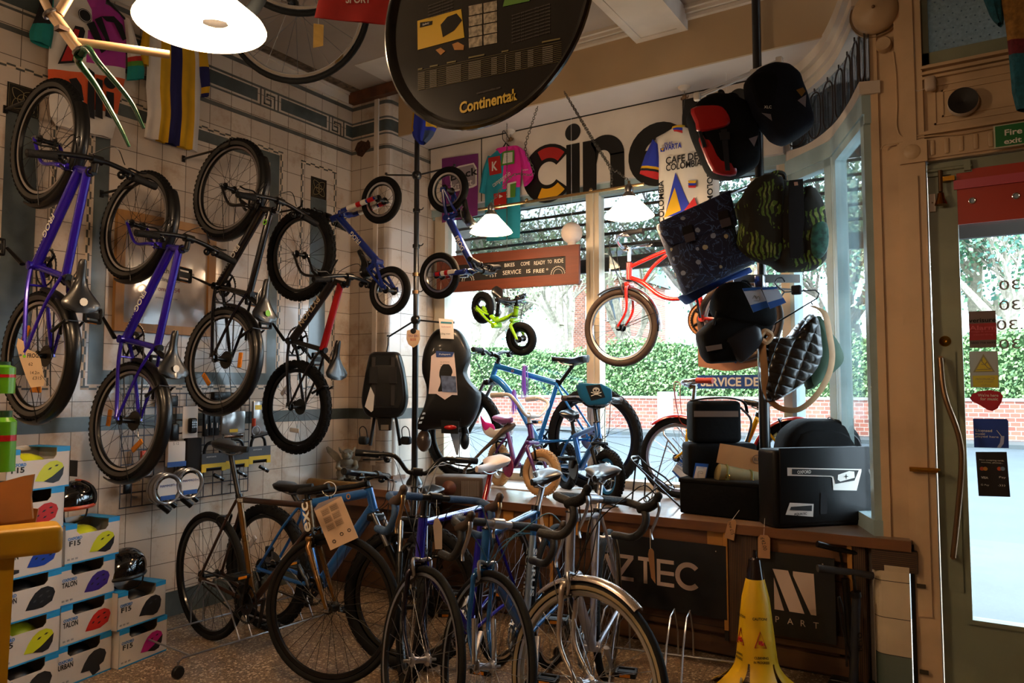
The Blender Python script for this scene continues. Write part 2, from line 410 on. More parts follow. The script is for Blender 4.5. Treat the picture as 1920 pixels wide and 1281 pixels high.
g.build('ceiling_beam', kind='structure')
# hidden walls of the shop behind the camera
SHOPW = mat('shop_wall_paint', '#6f5238', .7, noise=.3, scale=2)
g = G(); g.box2((XW, -3.3, 0), (1.6, -3.2, ZC+.1), SHOPW); g.build('wall_back', kind='structure')
g = G(); g.box2((1.6, -3.3, 0), (1.7, YD+.1, ZC+.1), SHOPW); g.build('wall_right', kind='structure')

# ---------------- window: main panes between window sill and sign board
ZH = ony(YW, 1000, 372).z - .03       # underside of the sign board / window head
ZH = 2.765
FR = PALEB
def jamb(g, x, w_, y=YW, z0=ZB, z1=ZH, m=FR, dp=.09): g.box2((x-w_/2, y-dp/2, z0), (x+w_/2, y+dp/2, z1), m)
xm = ony(YW, 1117, 600).x; xl0 = ony(YW, 838, 600).x; xr0 = ony(YW, 1484, 600).x
MULL = mat('ivory_mullion_paint', '#cdbfa6', .4, noise=.1, scale=5)
g = G(); jamb(g, xl0-.04, .1, m=MULL); jamb(g, xm, .1, m=MULL); g.box2((xm-.012, YW-.06, ZB), (xm+.012, YW-.045, ZH), MULL)
jamb(g, xr0, .09, m=MULL)
g.box2((XP, YW-.05, ZH-.055), (xr0, YW+.04, ZH), FR); g.box2((XP, YW-.035, ZH-.075), (xr0, YW+.03, ZH-.055), FR); g.box2((XP, YW-.06, ZB), (xr0, YW+.05, ZB+.05), MULL)
g.box2((XP, YW-.02, ZB), (xl0-.08, YW+.05, ZS), MULL)
win1 = g.build('window_1', kind='structure')
gm = mat('window_glass', '#ffffff', .02)
nt = gm.node_tree; nt.nodes.clear()
o_ = nt.nodes.new('ShaderNodeOutputMaterial'); mxs = nt.nodes.new('ShaderNodeMixShader'); tr = nt.nodes.new('ShaderNodeBsdfTransparent'); gl = nt.nodes.new('ShaderNodeBsdfGlossy'); fr = nt.nodes.new('ShaderNodeLayerWeight'); pw = nt.nodes.new('ShaderNodeMath'); mr = nt.nodes.new('ShaderNodeMapRange')
tr.inputs[0].default_value = (.93, .98, 1, 1); gl.inputs['Roughness'].default_value = .02; fr.inputs[0].default_value = .5; pw.operation = 'POWER'; pw.inputs[1].default_value = 5; mr.inputs[3].default_value = .04; nt.links.new(fr.outputs[1], pw.inputs[0]); nt.links.new(pw.outputs[0], mr.inputs[0])
nt.links.new(mr.outputs[0], mxs.inputs[0]); nt.links.new(tr.outputs[0], mxs.inputs[1]); nt.links.new(gl.outputs[0], mxs.inputs[2]); nt.links.new(mxs.outputs[0], o_.inputs[0])
GLASS = gm
for a, bq in ((xl0, xm-.05), (xm+.05, xr0-.04)):
    g = G(); g.box2((a, YW-.003, ZB+.05), (bq, YW+.003, ZH-.05), GLASS); g.build('pane', win1)
# sign board above the window
g = G(); g.box2((XP+.02, YW-.09, ZH), (-1.0, YW-.05, ZS), mat('sign_board_white', '#d9cdc2', .35, noise=.1, scale=4))
xs = ony(YW-.09, 903, 300).x; g.box2((xs-.004, YW-.092, ZH), (xs+.004, YW-.09, ZS), DARKINK)
g.box2((XP, YW-.094, ZS-.008), (-1.0, YW-.09, ZS), DARKINK)
sgn = thing('fascia_sign', 'long white sign board above the window reading cine in big black letters', 'sign', (-2.4, YW-.07, ZH))
g.build('board', sgn)
g = G(); YS = YW-.094
SG = lambda x, y: ony(YS, x, y)
K = mat('sign_black', '#100e0d', .35); SR = mat('sign_red', '#a8201c', .4); SY = mat('sign_yellow', '#d79a17', .4)
def flatp(px, m, dy=0.):
    P = [ony(YS-dy, *p) for p in px]; g.poly([(p.x, p.z, 0) for p in P], m, Matrix(((1, 0, 0, 0), (0, 0, 1, YS-dy), (0, 1, 0, 0), (0, 0, 0, 1))))
def ringseg(cx, cz, ro, ri, a0, a1, m, dy=0., n=24):
    vs = [(cx+r*math.cos(a0+(a1-a0)*i/n), YS-dy, cz+r*math.sin(a0+(a1-a0)*i/n)) for i in range(n+1) for r in (ro, ri)]
    g.add(vs, [(2*i, 2*i+1, 2*i+3, 2*i+2) for i in range(n)], m, None, True)
cC = SG(1035, 325); zt = SG(1030, 275).z; zb_ = SG(1030, 378).z
cz = (SG(1000, 330).z); ro = .215; cx = SG(1030, 326).x-.03
cx += .02; ringseg(cx, cz, ro, .085, .66, 2*PI-.66, K); ringseg(cx, cz, ro-.025, .112, .78, 2.05, SR, .001); ringseg(cx, cz, ro-.025, .112, 2*PI-2.05, 2*PI-.78, SY, .001)
ib = SG(1075, 365); it = SG(1075, 283)
x0 = SG(1062, 330).x; x1 = SG(1087, 330).x; z0 = cz-ro+.02; z1 = cz+ro-.035
g.box2((x0, YS-.001, z0), (x1, YS, z1), K); g.lathe([(0, 0), (.062, 0)], K, 24, Matrix.Translation(((x0+x1)/2, YS-.001, z1+.085)) @ Matrix.Rotation(PI/2, 4, 'X'))
n0 = SG(1093, 330).x; n1 = SG(1171, 330).x
g.box2((n0, YS-.001, z0), (n0+.105, YS, z1), K); g.box2((n1-.105, YS-.001, z0), (n1, YS, z1-.12), K)
P = [(n0+.1, z1-.09)]+[(n1-.15+.15*math.cos(a), z1-.13+.15*math.sin(a)) for a in [PI*.75-PI*.75*i/14 for i in range(15)]]+[(n1-.105, z1-.13)]+[(n1-.16+.055*math.cos(a), z1-.14+.055*math.sin(a)) for a in [PI*.7*i/8 for i in range(9)]]+[(n0+.1, z1-.2)]
g.poly([(a, b_, 0) for a, b_ in P], K, Matrix(((1, 0, 0, 0), (0, 0, 1, YS-.001), (0, 1, 0, 0), (0, 0, 0, 1))))
ex = SG(1235, 330).x; ringseg(ex, cz, ro, .1, .0, 2*PI-.75, K); g.box2((ex-.11, YS-.001, cz-.03), (ex+ro, YS, cz+.035), K)
lx = SG(1295, 300).x; g.box2((lx-.05, YS-.001, z0), (lx+.05, YS, z1+.15), K); lx2 = lx+.16; g.box2((lx2-.05, YS-.001, z0), (lx2+.05, YS, z1+.15), K); g.box2((lx2+.1, YS-.001, z0), (lx2+.2, YS, z1), K); g.lathe([(0, 0), (.062, 0)], K, 24, Matrix.Translation((lx2+.15, YS-.001, z1+.085)) @ Matrix.Rotation(PI/2, 4, 'X'))
g.build('lettering', sgn, label='black letters, the first one banded red and yellow')

# ---------------- bay corner: two angled panes with curved transom above
A, B_, C_ = Vector((xr0, YW, 0)), Vector((-.665, 4.42, 0)), Vector((-.42, 3.80, 0))
def bar(g, p, q, w_, z0, z1, m):       # upright slab from p to q in plan
    p = Vector(p); q = Vector(q); d = (q-p).normalized(); n = Vector((-d.y, d.x, 0))*w_/2
    vs = [(p-n).to_2d(), (q-n).to_2d(), (q+n).to_2d(), (p+n).to_2d()]
    g.add([(v.x, v.y, z0) for v in vs]+[(v.x, v.y, z1) for v in vs], [(0, 3, 2, 1), (4, 5, 6, 7), (0, 1, 5, 4), (1, 2, 6, 5), (2, 3, 7, 6), (3, 0, 4, 7)], m, None, True)
ZA = 2.63
g = G()
for p, q in ((A, B_), (B_, C_)):
    bar(g, p, q, .08, ZA, ZA+.09, FR); bar(g, p, q, .06, ZA-.045, ZA, FR); bar(g, p, q, .08, ZB, ZB+.07, FR)
    d = (q-p).normalized()
    bar(g, p+d*.02, p+d*.075, .06, ZB, ZA, FR); bar(g, q-d*.075, q-d*.02, .06, ZB, ZA, FR)
g.cyl((B_.x, B_.y, ZB), (B_.x, B_.y, ZA+.09), .035, FR, 10)
win2 = g.build('window_2', kind='structure')
for p, q in ((A, B_), (B_, C_)):
    g = G(); d = (q-p).normalized(); bar(g, p+d*.07, q-d*.07, .006, ZB+.07, ZA-.04, GLASS); g.build('pane', win2)
curve = catmull([A+Vector((.0, .0, 0)), Vector((-.82, 4.62, 0)), Vector((-.64, 4.36, 0)), Vector((-.52, 4.08, 0)), Vector((-.42, 3.78, 0))], 8)
g = G()
for p, q in zip(curve[:-1], curve[1:]):
    bar(g, p, q, .09, ZA+.09, ZA+.15, WPAINT); bar(g, p, q, .1, 3.1, 3.15, WPAINT); bar(g, p, q, .14, 3.15, 3.2, WPAINT); bar(g, p, q, .2, 3.2, 3.27, WPAINT)
bar(g, A+Vector((-.06, 0, 0)), A+Vector((.02, 0, 0)), .08, ZA+.05, 3.16, WPAINT)
ends = [Vector((-.42, 3.78, 0)), Vector((-.36, 3.4, 0))]
win3 = g.build('window_3', kind='structure')
IRON = mat('dark_leading', '#2b1c14', .6); LG = mat('dark_leaded_glass', '#3d454c', .12, noise=.2, scale=3, spec=.6, alpha=.55)
g = G()
for p, q in zip(curve[:-1], curve[1:]): bar(g, p, q, .006, ZA+.15, 3.1, LG)
g.build('pane', win3)
g = G(); Ls = [0]
for p, q in zip(curve[:-1], curve[1:]): Ls.append(Ls[-1]+(q-p).length)
def along(s_):
    for i in range(len(Ls)-1):
        if s_ <= Ls[i+1]: t = (s_-Ls[i])/(Ls[i+1]-Ls[i]); return curve[i].lerp(curve[i+1], t)
    return curve[-1]
tot = Ls[-1]; no = 7; zc0, zc1 = ZA+.17, 3.08
for k in range(no):
    s0 = tot*(k+.5)/no; hw = tot/no*.40; pts = []
    for i in range(28):
        an = 2*PI*i/28; dx = math.cos(an)*hw; zz = (zc1-hw*1.2 if math.sin(an) >= 0 else zc0+hw*1.2)+math.sin(an)*hw*1.1
        p = along(min(max(s0+dx, 0), tot)); pts.append(Vector((p.x-.012, p.y-.012, zz)))
    g.tube(pts, .0048, IRON, 5, closed=True)
    p = along(s0); g.cyl((p.x-.012, p.y-.012, zc1+.0), (p.x-.012, p.y-.012, 3.1), .005, IRON, 5); g.cyl((p.x-.012, p.y-.012, zc0-.02), (p.x-.012, p.y-.012, zc0), .005, IRON, 5)
g.build('leading', win3)

# ---------------- column between bay and door, door wall
x0 = ony(YD, 1643, 600).x; x1 = ony(YD, 1735, 300).x; xd = x1
g = G()
g.box2((x0, YD, ZB), (x0+.035, YD+.14, 3.62), CREAM); g.box2((x0+.03, YD+.012, ZB), (x0+.12, YD+.14, 3.62), CREAM); g.box2((x0+.11, YD-.02, 0), (xd, YD+.12, 3.62), CREAM)
g.box2((x0+.135, YD-.03, .35), (xd-.03, YD-.019, 2.3), CREAM); g.box2((x0+.135, YD-.03, 2.42), (xd-.03, YD-.019, 3.5), CREAM)
zk = 2.36; g.box2((x0+.12, YD-.035, zk), (xd+.01, YD-.02, zk+.1), CREAM)
g.lathe([(0, .004), (.03, .004), (.035, 0)], CREAM, 20, frame(((x0+.12+xd)/2, YD-.036, zk+.05), (1, 0, 0), (0, 0, 1)))
for zc in (ony(YD-.03, 1712, 1097).z, ony(YD-.03, 1743, 1262).z+.0): g.box((x0+.15, YD-.034, zc), (.035, .01, .016), mat('old_bronze', '#4a3d2c', .5, .6))
g.box2((x0+.11, YD-.04, .655), (x0+.125, YD-.01, .0), mat('dark_gap', '#120c08', .9))
# bench-height end pier of cream tile under the bench
g2 = G(); TT = mat('cream_end_tile', '#c9b79a', .3, noise=.1, scale=8); TG2 = mat('green_grey_tile', '#59665c', .3)
xa = ony(YD-.09, 1634, 1100).x; pts = [(x0+.108, YD-.06)]+[(xa+.05-.05*math.sin(a*PI/12), YD-.01-.05*math.cos(a*PI/12)) for a in range(7)]+[(xa, YD+.2)]
for (ax, ay), (bx, by) in zip(pts[:-1], pts[1:]):
    zz = [0, .17, .173, .33, .333, .49, .493, .55]
    for z0_, z1_, m in ((0, .17, TG2), (.17, .173, DARKINK), (.173, .33, TT), (.33, .333, DARKINK), (.333, .49, TT), (.49, .493, DARKINK), (.493, .56, TT)):
        g2.add([(ax, ay, z0_), (bx, by, z0_), (bx, by, z1_), (ax, ay, z1_)], [(3, 2, 1, 0)], m)
g2.build('wall_tiled_end', kind='structure')
g.build('wall_column', kind='structure')
# door: stiles, rails, glass; it stands closed in the wall
ZD = 2.36; xg = ony(YD, 1797, 440).x; xe = .62; zg0 = ony(YD, 1824, 1165).z; zg1 = ony(YD, 1797, 430).z+.33
yd = YD+.03
g = G()
g.box2((xd+.005, yd, .02), (xg-.02, yd+.05, ZD), SAGE); g.box2((xe-.12, yd, .02), (xe, yd+.05, ZD), SAGE)
g.box2((xg-.02, yd, .02), (xe-.12, yd+.05, zg0-.02), SAGE); g.box2((xg-.02, yd, 2.30), (xe-.12, yd+.05, ZD), SAGE)
for z0_, z1_ in ((zg0-.02, zg0),): g.box2((xg-.02, yd-.012, z0_), (xe-.12, yd+.05, z1_), SAGE)
g.box2((xg-.02, yd-.012, zg0), (xg, yd+.05, 2.3), SAGE)
g.box2((xd+.03, yd-.008, ony(yd, 1790, 1108).z), (xg-.028, yd, ony(yd, 1772, 660).z), SAGE)
door = g.build('door_1', kind='structure')
g = G(); g.box2((xg, yd+.02, zg0), (xe-.12, yd+.026, 2.3), GLASS); g.build('pane', door)
BRZ = mat('bronze_handle', '#7d6146', .35, .8); BRS = mat('polished_brass', '#b8822c', .22, 1.)
g = G(); hp = [ony(yd-.05, 1763, 672), ony(yd-.075, 1771, 740), ony(yd-.085, 1797, 815), ony(yd-.085, 1803, 870), ony(yd-.075, 1796, 960), ony(yd-.05, 1787, 1045)]
g.tube(catmull(hp, 5), .012, BRZ, 10); g.cyl(hp[0], hp[0]+Vector((0, .06, 0)), .011, BRZ, 8); g.cyl(hp[-1], hp[-1]+Vector((0, .06, 0)), .011, BRZ, 8)
g.build('door_handle', door, label='long cranked bronze pull handle')
g = G(); p = ony(yd, 1772, 640); g.lathe([(0, .02), (.008, .022), (.01, .015), (.02, .006), (.024, 0)], BRS, 20, frame(p, (1, 0, 0), (0, 0, 1))); g.build('door_knob', door, label='small brass knob')
g = G(); a_ = ony(yd-.01, 1738, 312); b2 = ony(yd-.01, 1822, 303); g.box2((a_.x, yd-.014, b2.z-.045), (b2.x, yd, b2.z+.005), SAGE); g.cyl((a_.x, yd-.02, b2.z-.02), (b2.x, yd-.02, b2.z-.02), .008, SAGE, 10); g.box2((b2.x-.03, yd-.03, b2.z-.04), (b2.x-.005, yd-.012, b2.z+.01), SAGE); g.build('bolt', door)
g = G(); p = ony(yd-.02, 1748, 380); g.box2((p.x-.012, yd-.014, p.z-.04), (p.x+.012, yd, p.z+.04), WPAINT); g.ball((p.x, yd-.016, p.z), .004, CHROME); g.build('latch_plate', door)
p = ony(yd-.05, 1764, 372); g = G(); g.tube([(p.x, yd-.03, p.z+.13), (p.x, yd-.04, p.z+.06), (p.x, yd-.045, p.z+.03)], .009, BRZ, 10); g.box((p.x+.03, yd-.02, p.z+.09), (.05, .03, .02), BRS); g.lathe([(.0, .025), (.012, .025), (.016, .0), (.024, -.02), (.026, -.028), (.0, -.024)], mat('amber_bell', '#8a5212', .2, .9), 20, Matrix.Translation((p.x, yd-.045, p.z)))
tb = thing('shop_bell', 'small amber brass bell on a strap at the top of the door', 'bell', (p.x, yd-.03, p.z+.13)); g.build('bell', tb)
g = G(); a_ = ony(YD-.04, 1706, 878); g.box2((a_.x, YD-.06, a_.z-.012), (xd+.01, YD-.03, a_.z+.006), BRS); g.cyl((a_.x, YD-.065, a_.z+.002), (xd+.02, YD-.065, a_.z+.002), .006, BRS, 8); g.build('door_bolt', label='brass sliding bolt on the cream door post', cat='bolt')
# wall above and right of the door
g = G(); zt_ = ony(YD, 1722, 125).z
g.box2((xd, YD, ZD+.005), (1.6, YD+.12, zt_), CREAM); g.box2((xe+.005, YD-.02, 0), (1.6, YD+.12, ZD+.005), CREAM); g.box2((xd, YD, 3.5), (1.6, YD+.12, ZC), CREAM); g.box2((xe, YD, zt_), (1.6, YD+.12, 3.5), CREAM)
g.box2((xd, YD-.012, ZD+.015), (1.6, YD, ZD+.105), CREAM)
for i in range(22): x = xd+.03+i*.055; g.rbox((x, YD-.014, ZD+.06), (.02, .012, .07), .006, CREAM, seg=2)
g.box2((xd, YD-.03, ZD+.12), (1.6, YD, ZD+.135), CREAM)
pa = ony(YD, 1752, 232); pb = ony(YD, 1752, 140)
fx0, fx1, fz0, fz1 = pa.x, xe-.05, ZD+.165, zt_-.1
for t in (0, .03):
    for (ax, az_, bx, bz) in ((fx0+t, fz0+t, fx1-t, fz0+t+.008), (fx0+t, fz1-t-.008, fx1-t, fz1-t), (fx0+t, fz0+t, fx0+t+.008, fz1-t), (fx1-t-.008, fz0+t, fx1-t, fz1-t)): g.box2((ax, YD-.006, az_), (bx, YD, bz), CREAM)
for dz in (.0, .02, .045): g.box2((xd-.005, YD-.02-dz*.3, zt_-.06+dz-.012), (1.6, YD, zt_-.06+dz), CREAM)
g.build('wall_front', kind='structure')
# transom over the door, frosted glass in a green frame
g = G(); gx0 = ony(YD, 1741, 95).x; gz0 = ony(YD, 1745, 95).z; yt = YD+.02
g.box2((xd, yt, zt_), (xe, yt+.04, gz0), SAGE); g.box2((xd, yt, zt_), (gx0, yt+.04, 3.5), SAGE); g.box2((xe-.08, yt, zt_), (xe, yt+.04, 3.5), SAGE)
w4 = g.build('window_4', kind='structure')
fg = mat('frosted_glass', '#8fa3a8', .6, noise=.3, scale=60, trans=.0); nt, b, N, L, Mh, MIX = nodes(fg)
b.inputs['Transmission Weight'].default_value = .5; b.inputs['Roughness'].default_value = .7
g = G(); g.box2((gx0, yt+.015, gz0), (xe-.08, yt+.022, 3.5), fg)
bump = mat('frosted_stud', '#5d7480', .4)
for i in range(14):
    for j in range(12): g.ball((gx0+.03+i*.034+(.017 if j % 2 else 0), yt+.014, gz0+.03+j*.034), .0035, bump, n=6, k=4)
g.build('pane', w4)

# ---------------- display bench
BX1 = -.305
g = G(); g.box2((XW, YB, ZB-.035), (BX1, YW+.02, ZB), DECK); g.box2((XW+.1, YB-.012, ZB-.045), (BX1, YB, ZB+.001), DECKE); g.box2((-2.9, 4.2, ZB), (-2.0, 4.45, ZB+.006), WPAINT)
bench = thing('window_display_bench', 'long brown wooden bench of boards under the shop window', 'bench', (-2.2, YB, 0)); g.build('top', bench)
g = G(); g.box2((XW, YB+.1, 0), (BX1-.15, YB+.14, ZB-.036), WOODD); g.box2((XW, YB+.08, 0), (-.62, YB+.1, .15), WOODD)
g.build('front_panel', bench)
def up(px): return ony(YB+.03, px, 1100).x
for (a_, b2, m, z0_, z1_) in ((1367, 1422, REED, .1, ZB-.045), (1600, 1624, REED, 0, ZB-.045), (1040, 1052, WOODD, 0, ZB-.045)):
    g = G(); g.box2((up(a_), YB+.02, z0_), (up(b2), YB+.08, z1_), m); g.box2((up(a_)-.02, YB+.01, z0_), (up(a_), YB+.08, z1_), PINE); g.build('post', bench)
g = G(); g.box2((XW+.2, YB+.03, ZB-.13), (up(1365)-.08, YB+.08, ZB-.045), DECKE); g.box2((up(1365)-.1, YB+.025, ZB-.13), (up(1365)-.02, YB+.08, ZB-.045), PINE); g.box2((up(1424), YB+.03, ZB-.13), (up(1600), YB+.08, ZB-.045), DECKE)
for px in (945, 1010, 1065): q = up(px); g.box2((q, YB+.022, ZB-.15), (q+.07, YB+.08, ZB-.045), PINE)
for z0_, z1_ in ((.12, .2), (.02, .1)): g.box2((-3.2, YB+.05, z0_), (up(1600), YB+.1, z1_), WOODD)
g.build('rail', bench)
g = G(); g.box2((up(1633)+.01, YB-.0, ZB-.14), (BX1+.02, YB+.07, ZB-.045), REEDH); g.build('end_panel', bench)
g = G(); g.cyl((XW+.02, YB+.02, ZB-.005), (-3.62, YB+.02, ZB-.005), .035, mat('worn_yellow_wood', '#8a6428', .6, noise=.3, scale=20), 12); g.build('round_rail', bench)
# two sign boards fixed on the bench front
def board(name, label, cat, x0, x1, z0, z1, y):
    t = thing(name, label, cat, ((x0+x1)/2, y, z0)); g = G(); g.box2((x0, y-.006, z0), (x1, y, z1), mat('matt_black_board', '#0d0e10', .45, noise=.3, scale=3)); 
    for sx in (x0+.05, x1-.05): g.ball((sx, y-.008, z1-.03), .005, CHROME, n=8, k=5)
    g.build('board', t); return t
y = YB+.015; xa, xb = ony(y, 1115, 1100).x, ony(y, 1363, 1100).x; za, zb2 = .2, ZB-.115
t = board('advert_board', 'black board reading AZTEC in pale letters on the bench front', 'sign', xa, xb, za, zb2, y)
g = G(); LET = mat('pale_pink_letter', '#c4aea2', .5); zc = (za+zb2)/2+.008; hh = .135; th = .019
def LT(x, z): return ony(y-.007, x, z).x
xZ0, xZ1 = LT(1155, 1080), LT(1188, 1080); yy = y-.009
def bb_(x0, x1, z0, z1): g.box2((x0, yy, z0), (x1, y-.006, z1), LET)
zt2, zl2 = zc+hh/2, zc-hh/2
for x_ in (LT(1113, 1080),):
    g.poly([(x_, zl2, 0), (x_+.06, zt2, 0), (x_+.085, zt2, 0), (x_+.145, zl2, 0), (x_+.12, zl2, 0), (x_+.072, zt2-.03, 0), (x_+.025, zl2, 0)], LET, Matrix(((1, 0, 0, 0), (0, 0, 1, yy), (0, 1, 0, 0), (0, 0, 0, 1))))
bb_(xZ0, xZ1, zt2-th, zt2); bb_(xZ0, xZ1, zl2, zl2+th)
g.poly([(xZ0, zl2+th, 0), (xZ0+.03, zl2+th, 0), (xZ1, zt2-th, 0), (xZ1-.03, zt2-th, 0)], LET, Matrix(((1, 0, 0, 0), (0, 0, 1, yy), (0, 1, 0, 0), (0, 0, 0, 1))))
a_, b2 = LT(1197, 1080), LT(1224, 1080); bb_(a_, b2, zt2-th, zt2); c_ = (a_+b2)/2; bb_(c_-.01, c_+.01, zl2, zt2-th)
a_, b2 = LT(1232, 1080), LT(1264, 1080); bb_(a_, a_+th, zl2, zt2)
for zz in (zt2-th, zc-th/2, zl2): bb_(a_+th, b2, zz, zz+th)
cx = LT(1291, 1080); YS_ = YS; YS = yy; ringseg(cx, zc, hh/2+.003, hh/2-.022, .75, 2*PI-.75, LET); YS = YS_
g.build('lettering', t)
xa, xb = ony(y, 1424, 1100).x, ony(y, 1566, 1100).x
t = board('parts_board', 'black board with a pale slanted M emblem and the word PART on the bench front', 'sign', xa, xb, .17, zb2, y)
g = G(); c0 = ony(y, 1450, 1145); MM = Matrix(((1, 0, 0, 0), (0, 0, 1, yy), (0, 1, 0, 0), (0, 0, 0, 1)))
X = lambda px: ony(y, px, 1100).x; zt3 = ony(y, 1490, 1071).z; zl3 = zt3-.19
g.poly([(X(1450), zt3, 0), (X(1479), zt3, 0), (X(1508), zl3, 0), (X(1480), zl3, 0)], LET, MM); g.poly([(X(1488), zt3, 0), (X(1527), zt3, 0), (X(1530), zl3, 0), (X(1520), zl3, 0), (X(1488), zt3-.02, 0)], LET, MM); g.poly([(X(1452), zt3-.04, 0), (X(1470), zl3, 0), (X(1452), zl3, 0)], LET, MM)
for i, ch in enumerate('PART'): g.text(ch, (X(1457+i*24), yy, zl3-.045), (1, 0, 0), (0, 0, 1), .028, LET, .0, off=0)
g.build('lettering', t)
# ================================================================ outside
ROAD = mat('road_asphalt', '#3c4348', .7, noise=.15, scale=1.5)
PAVE = mat('pavement_slabs', '#484b4a', .7, noise=.15, scale=2)
g = G(); g.box2((-45, 4.9, -.2), (20, 8.0, -.02), PAVE); g.build('pavement', kind='structure')
g = G(); g.box2((-60, 8.0, -.25), (30, 21.4, -.12), ROAD); g.build('road', kind='structure')
g = G(); g.box2((-60, 21.4, -.2), (30, 23.0, -.02), PAVE); g.build('far_pavement', kind='structure')
g = G(); g.box2((-60, 23.35, -.3), (40, 60, .5), mat('far_ground', '#4c5a33', .9, noise=.4, scale=1)); g.build('far_ground', kind='structure')
bm = mat('brick_wall', '#9a5c48', .85); nt, b, N, L, Mh, MIX = nodes(bm)
geo = N('NewGeometry'); sp = N('SeparateXYZ'); L(geo.outputs['Position'], sp.inputs[0]); cb = N('CombineXYZ'); L(sp.outputs[0], cb.inputs[0]); L(sp.outputs[2], cb.inputs[1])
bt = N('TexBrick'); L(cb.outputs[0], bt.inputs[0]); bt.inputs['Scale'].default_value = 2.2; bt.inputs['Color1'].default_value = lin('#a8624c'); bt.inputs['Color2'].default_value = lin('#7d4638'); bt.inputs['Mortar'].default_value = lin('#a89a8c'); L(bt.outputs[0], b.inputs['Base Color'])
g = G(); g.box2((-48, 23.0, -.1), (25, 23.3, .98), bm); g.box2((-48, 22.96, .98), (25, 23.34, 1.06), mat('coping_stone', '#8f8378', .8))
for x in range(-44, 25, 7): g.box2((x, 22.9, -.1), (x+.5, 23.4, 1.2), mat('stone_pier', '#a9a49a', .8, noise=.2, scale=3))
g.build('garden_wall', label='low red brick garden wall with pale piers across the road', cat='wall')
def leafcloud(g, pts, size, ms, seed=1):
    rnd = random.Random(seed)
    for p in pts:
        a = Vector((rnd.uniform(-1, 1), rnd.uniform(-1, 1), rnd.uniform(-1, 1))).normalized(); b_ = a.orthogonal().normalized()*size*rnd.uniform(.6, 1.3); c = a.cross(b_).normalized()*size*rnd.uniform(.4, .9)
        g.add([p-b_, p-c, p+b_, p+c], [(0, 1, 2, 3)], ms[rnd.randrange(len(ms))], None, True)
HG = [mat('hedge_green', '#86a466', .6), mat('hedge_green_light', '#a6bd80', .6), mat('hedge_green_dark', '#587448', .7)]
g = G(); rnd = random.Random(4)
def hz(x): return 2.75+.35*mnoise.noise(Vector((x*.35, 3, 0)))+.12*mnoise.noise(Vector((x*1.7, 9, 0)))
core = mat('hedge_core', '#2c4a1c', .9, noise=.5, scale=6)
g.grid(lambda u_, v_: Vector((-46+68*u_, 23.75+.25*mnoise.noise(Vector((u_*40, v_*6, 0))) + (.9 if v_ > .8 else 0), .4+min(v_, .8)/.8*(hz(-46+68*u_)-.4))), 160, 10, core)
pts = [];
for i in range(52000):
    x = rnd.uniform(-40, 12); v_ = rnd.random(); pts.append(Vector((x, 23.55+rnd.uniform(-.15, .25), .95+v_*(hz(x)-.85)+rnd.uniform(-.05, .1))))
leafcloud(g, pts, .055, HG, 3)
g.build('hedge', kind='stuff', label='clipped green hedge growing behind the brick wall across the road', cat='hedge')
BARK = mat('bark', '#a39684', .9, noise=.4, scale=8); BARKD = mat('dark_bark', '#75695e', .9, noise=.4, scale=8)
def tree(x, y, h, seed, label, bark, leaves, nl=1200, spread=.45, ls=.09, lean=0., group='trees across the road', thick=.03):
    t = thing('tree', label, 'tree', (x, y, .4), group); rnd = random.Random(seed); g = G(); tips = []
    def br(p, d, l, r, k):
        q = [p]; dd = d.copy()
        for i in range(4): dd = (dd+Vector((rnd.uniform(-1, 1), rnd.uniform(-1, 1), rnd.uniform(-.2, .7)))*.16).normalized(); q.append(q[-1]+dd*l/4)
        g.tube(q, [r*(1-.12*i) for i in range(5)], bark, 6 if k < 2 else 4)
        tips.extend(q[2:])
        if k >= 5: return
        for i in range(rnd.choice((2, 3)) if k else 4):
            nd = (dd+Vector((rnd.uniform(-1, 1), rnd.uniform(-1, 1), rnd.uniform(-.3, .6)))*(spread+.35)).normalized()
            br(q[rnd.choice((2, 3, 4))], nd, l*.72, r*.58, k+1)
    br(Vector((x, y, .3)), Vector((lean, 0, 1)).normalized(), h*.34, h*thick, 0)
    g.build('trunk', t)
    if nl:
        g = G(); P = [tips[rnd.randrange(len(tips))]+Vector((rnd.gauss(0, .4), rnd.gauss(0, .4), rnd.gauss(0, .35))) for i in range(nl*2)]
        leafcloud(g, P, ls, leaves, seed); g.build('foliage', t)
LG1 = [mat('leaf_olive', '#a5ae84', .6), mat('leaf_pale', '#b9c39a', .6)]; LG2 = [mat('leaf_deep', '#648c70', .6), mat('leaf_teal', '#4f7a6c', .6), mat('leaf_mid', '#84a880', .6)]
def gx(px, Y): return ony(Y, px, 700).x
tree(gx(1058, 27), 27, 10.5, 11, 'pale bare branching tree beyond the hedge, between the chalkboard and the middle mullion', BARK, LG1, 500)
tree(gx(905, 29), 29, 12, 12, 'pale bare tree with tangled twigs seen under the chalkboard sign', BARK, LG1, 900)
tree(gx(1180, 31), 31, 11, 13, 'thin leafless tree seen through the wheel of the hanging red bike', BARK, LG1, 700)
tree(gx(1320, 29), 29, 12, 14, 'leafy tree beyond the hedge behind the hanging shoulder bags', BARKD, LG2, 1600)
tree(gx(1545, 28), 28, 11, 15, 'green tree beyond the hedge seen through the angled corner pane', BARKD, LG2+LG1, 2000)
tree(gx(1620, 30), 30, 12, 16, 'tall tree beyond the hedge beside the cream column', BARKD, LG2, 1800)
tree(gx(1835, 30), 30, 11, 17, 'dark green tree seen through the door glass', BARK, LG2, 4200, ls=.11)
tree(gx(1915, 27), 27, 9, 18, 'bare white-barked tree seen at the right edge of the door glass', BARK, LG2, 900)
tree(gx(960, 34), 34, 12, 19, 'bushy green tree behind the hanging green balance bike', BARKD, LG2+HG[:1], 2500, ls=.11)
tree(gx(1420, 33), 33, 12, 20, 'distant leafy tree behind the black bag pole', BARKD, LG2, 2200, ls=.11)
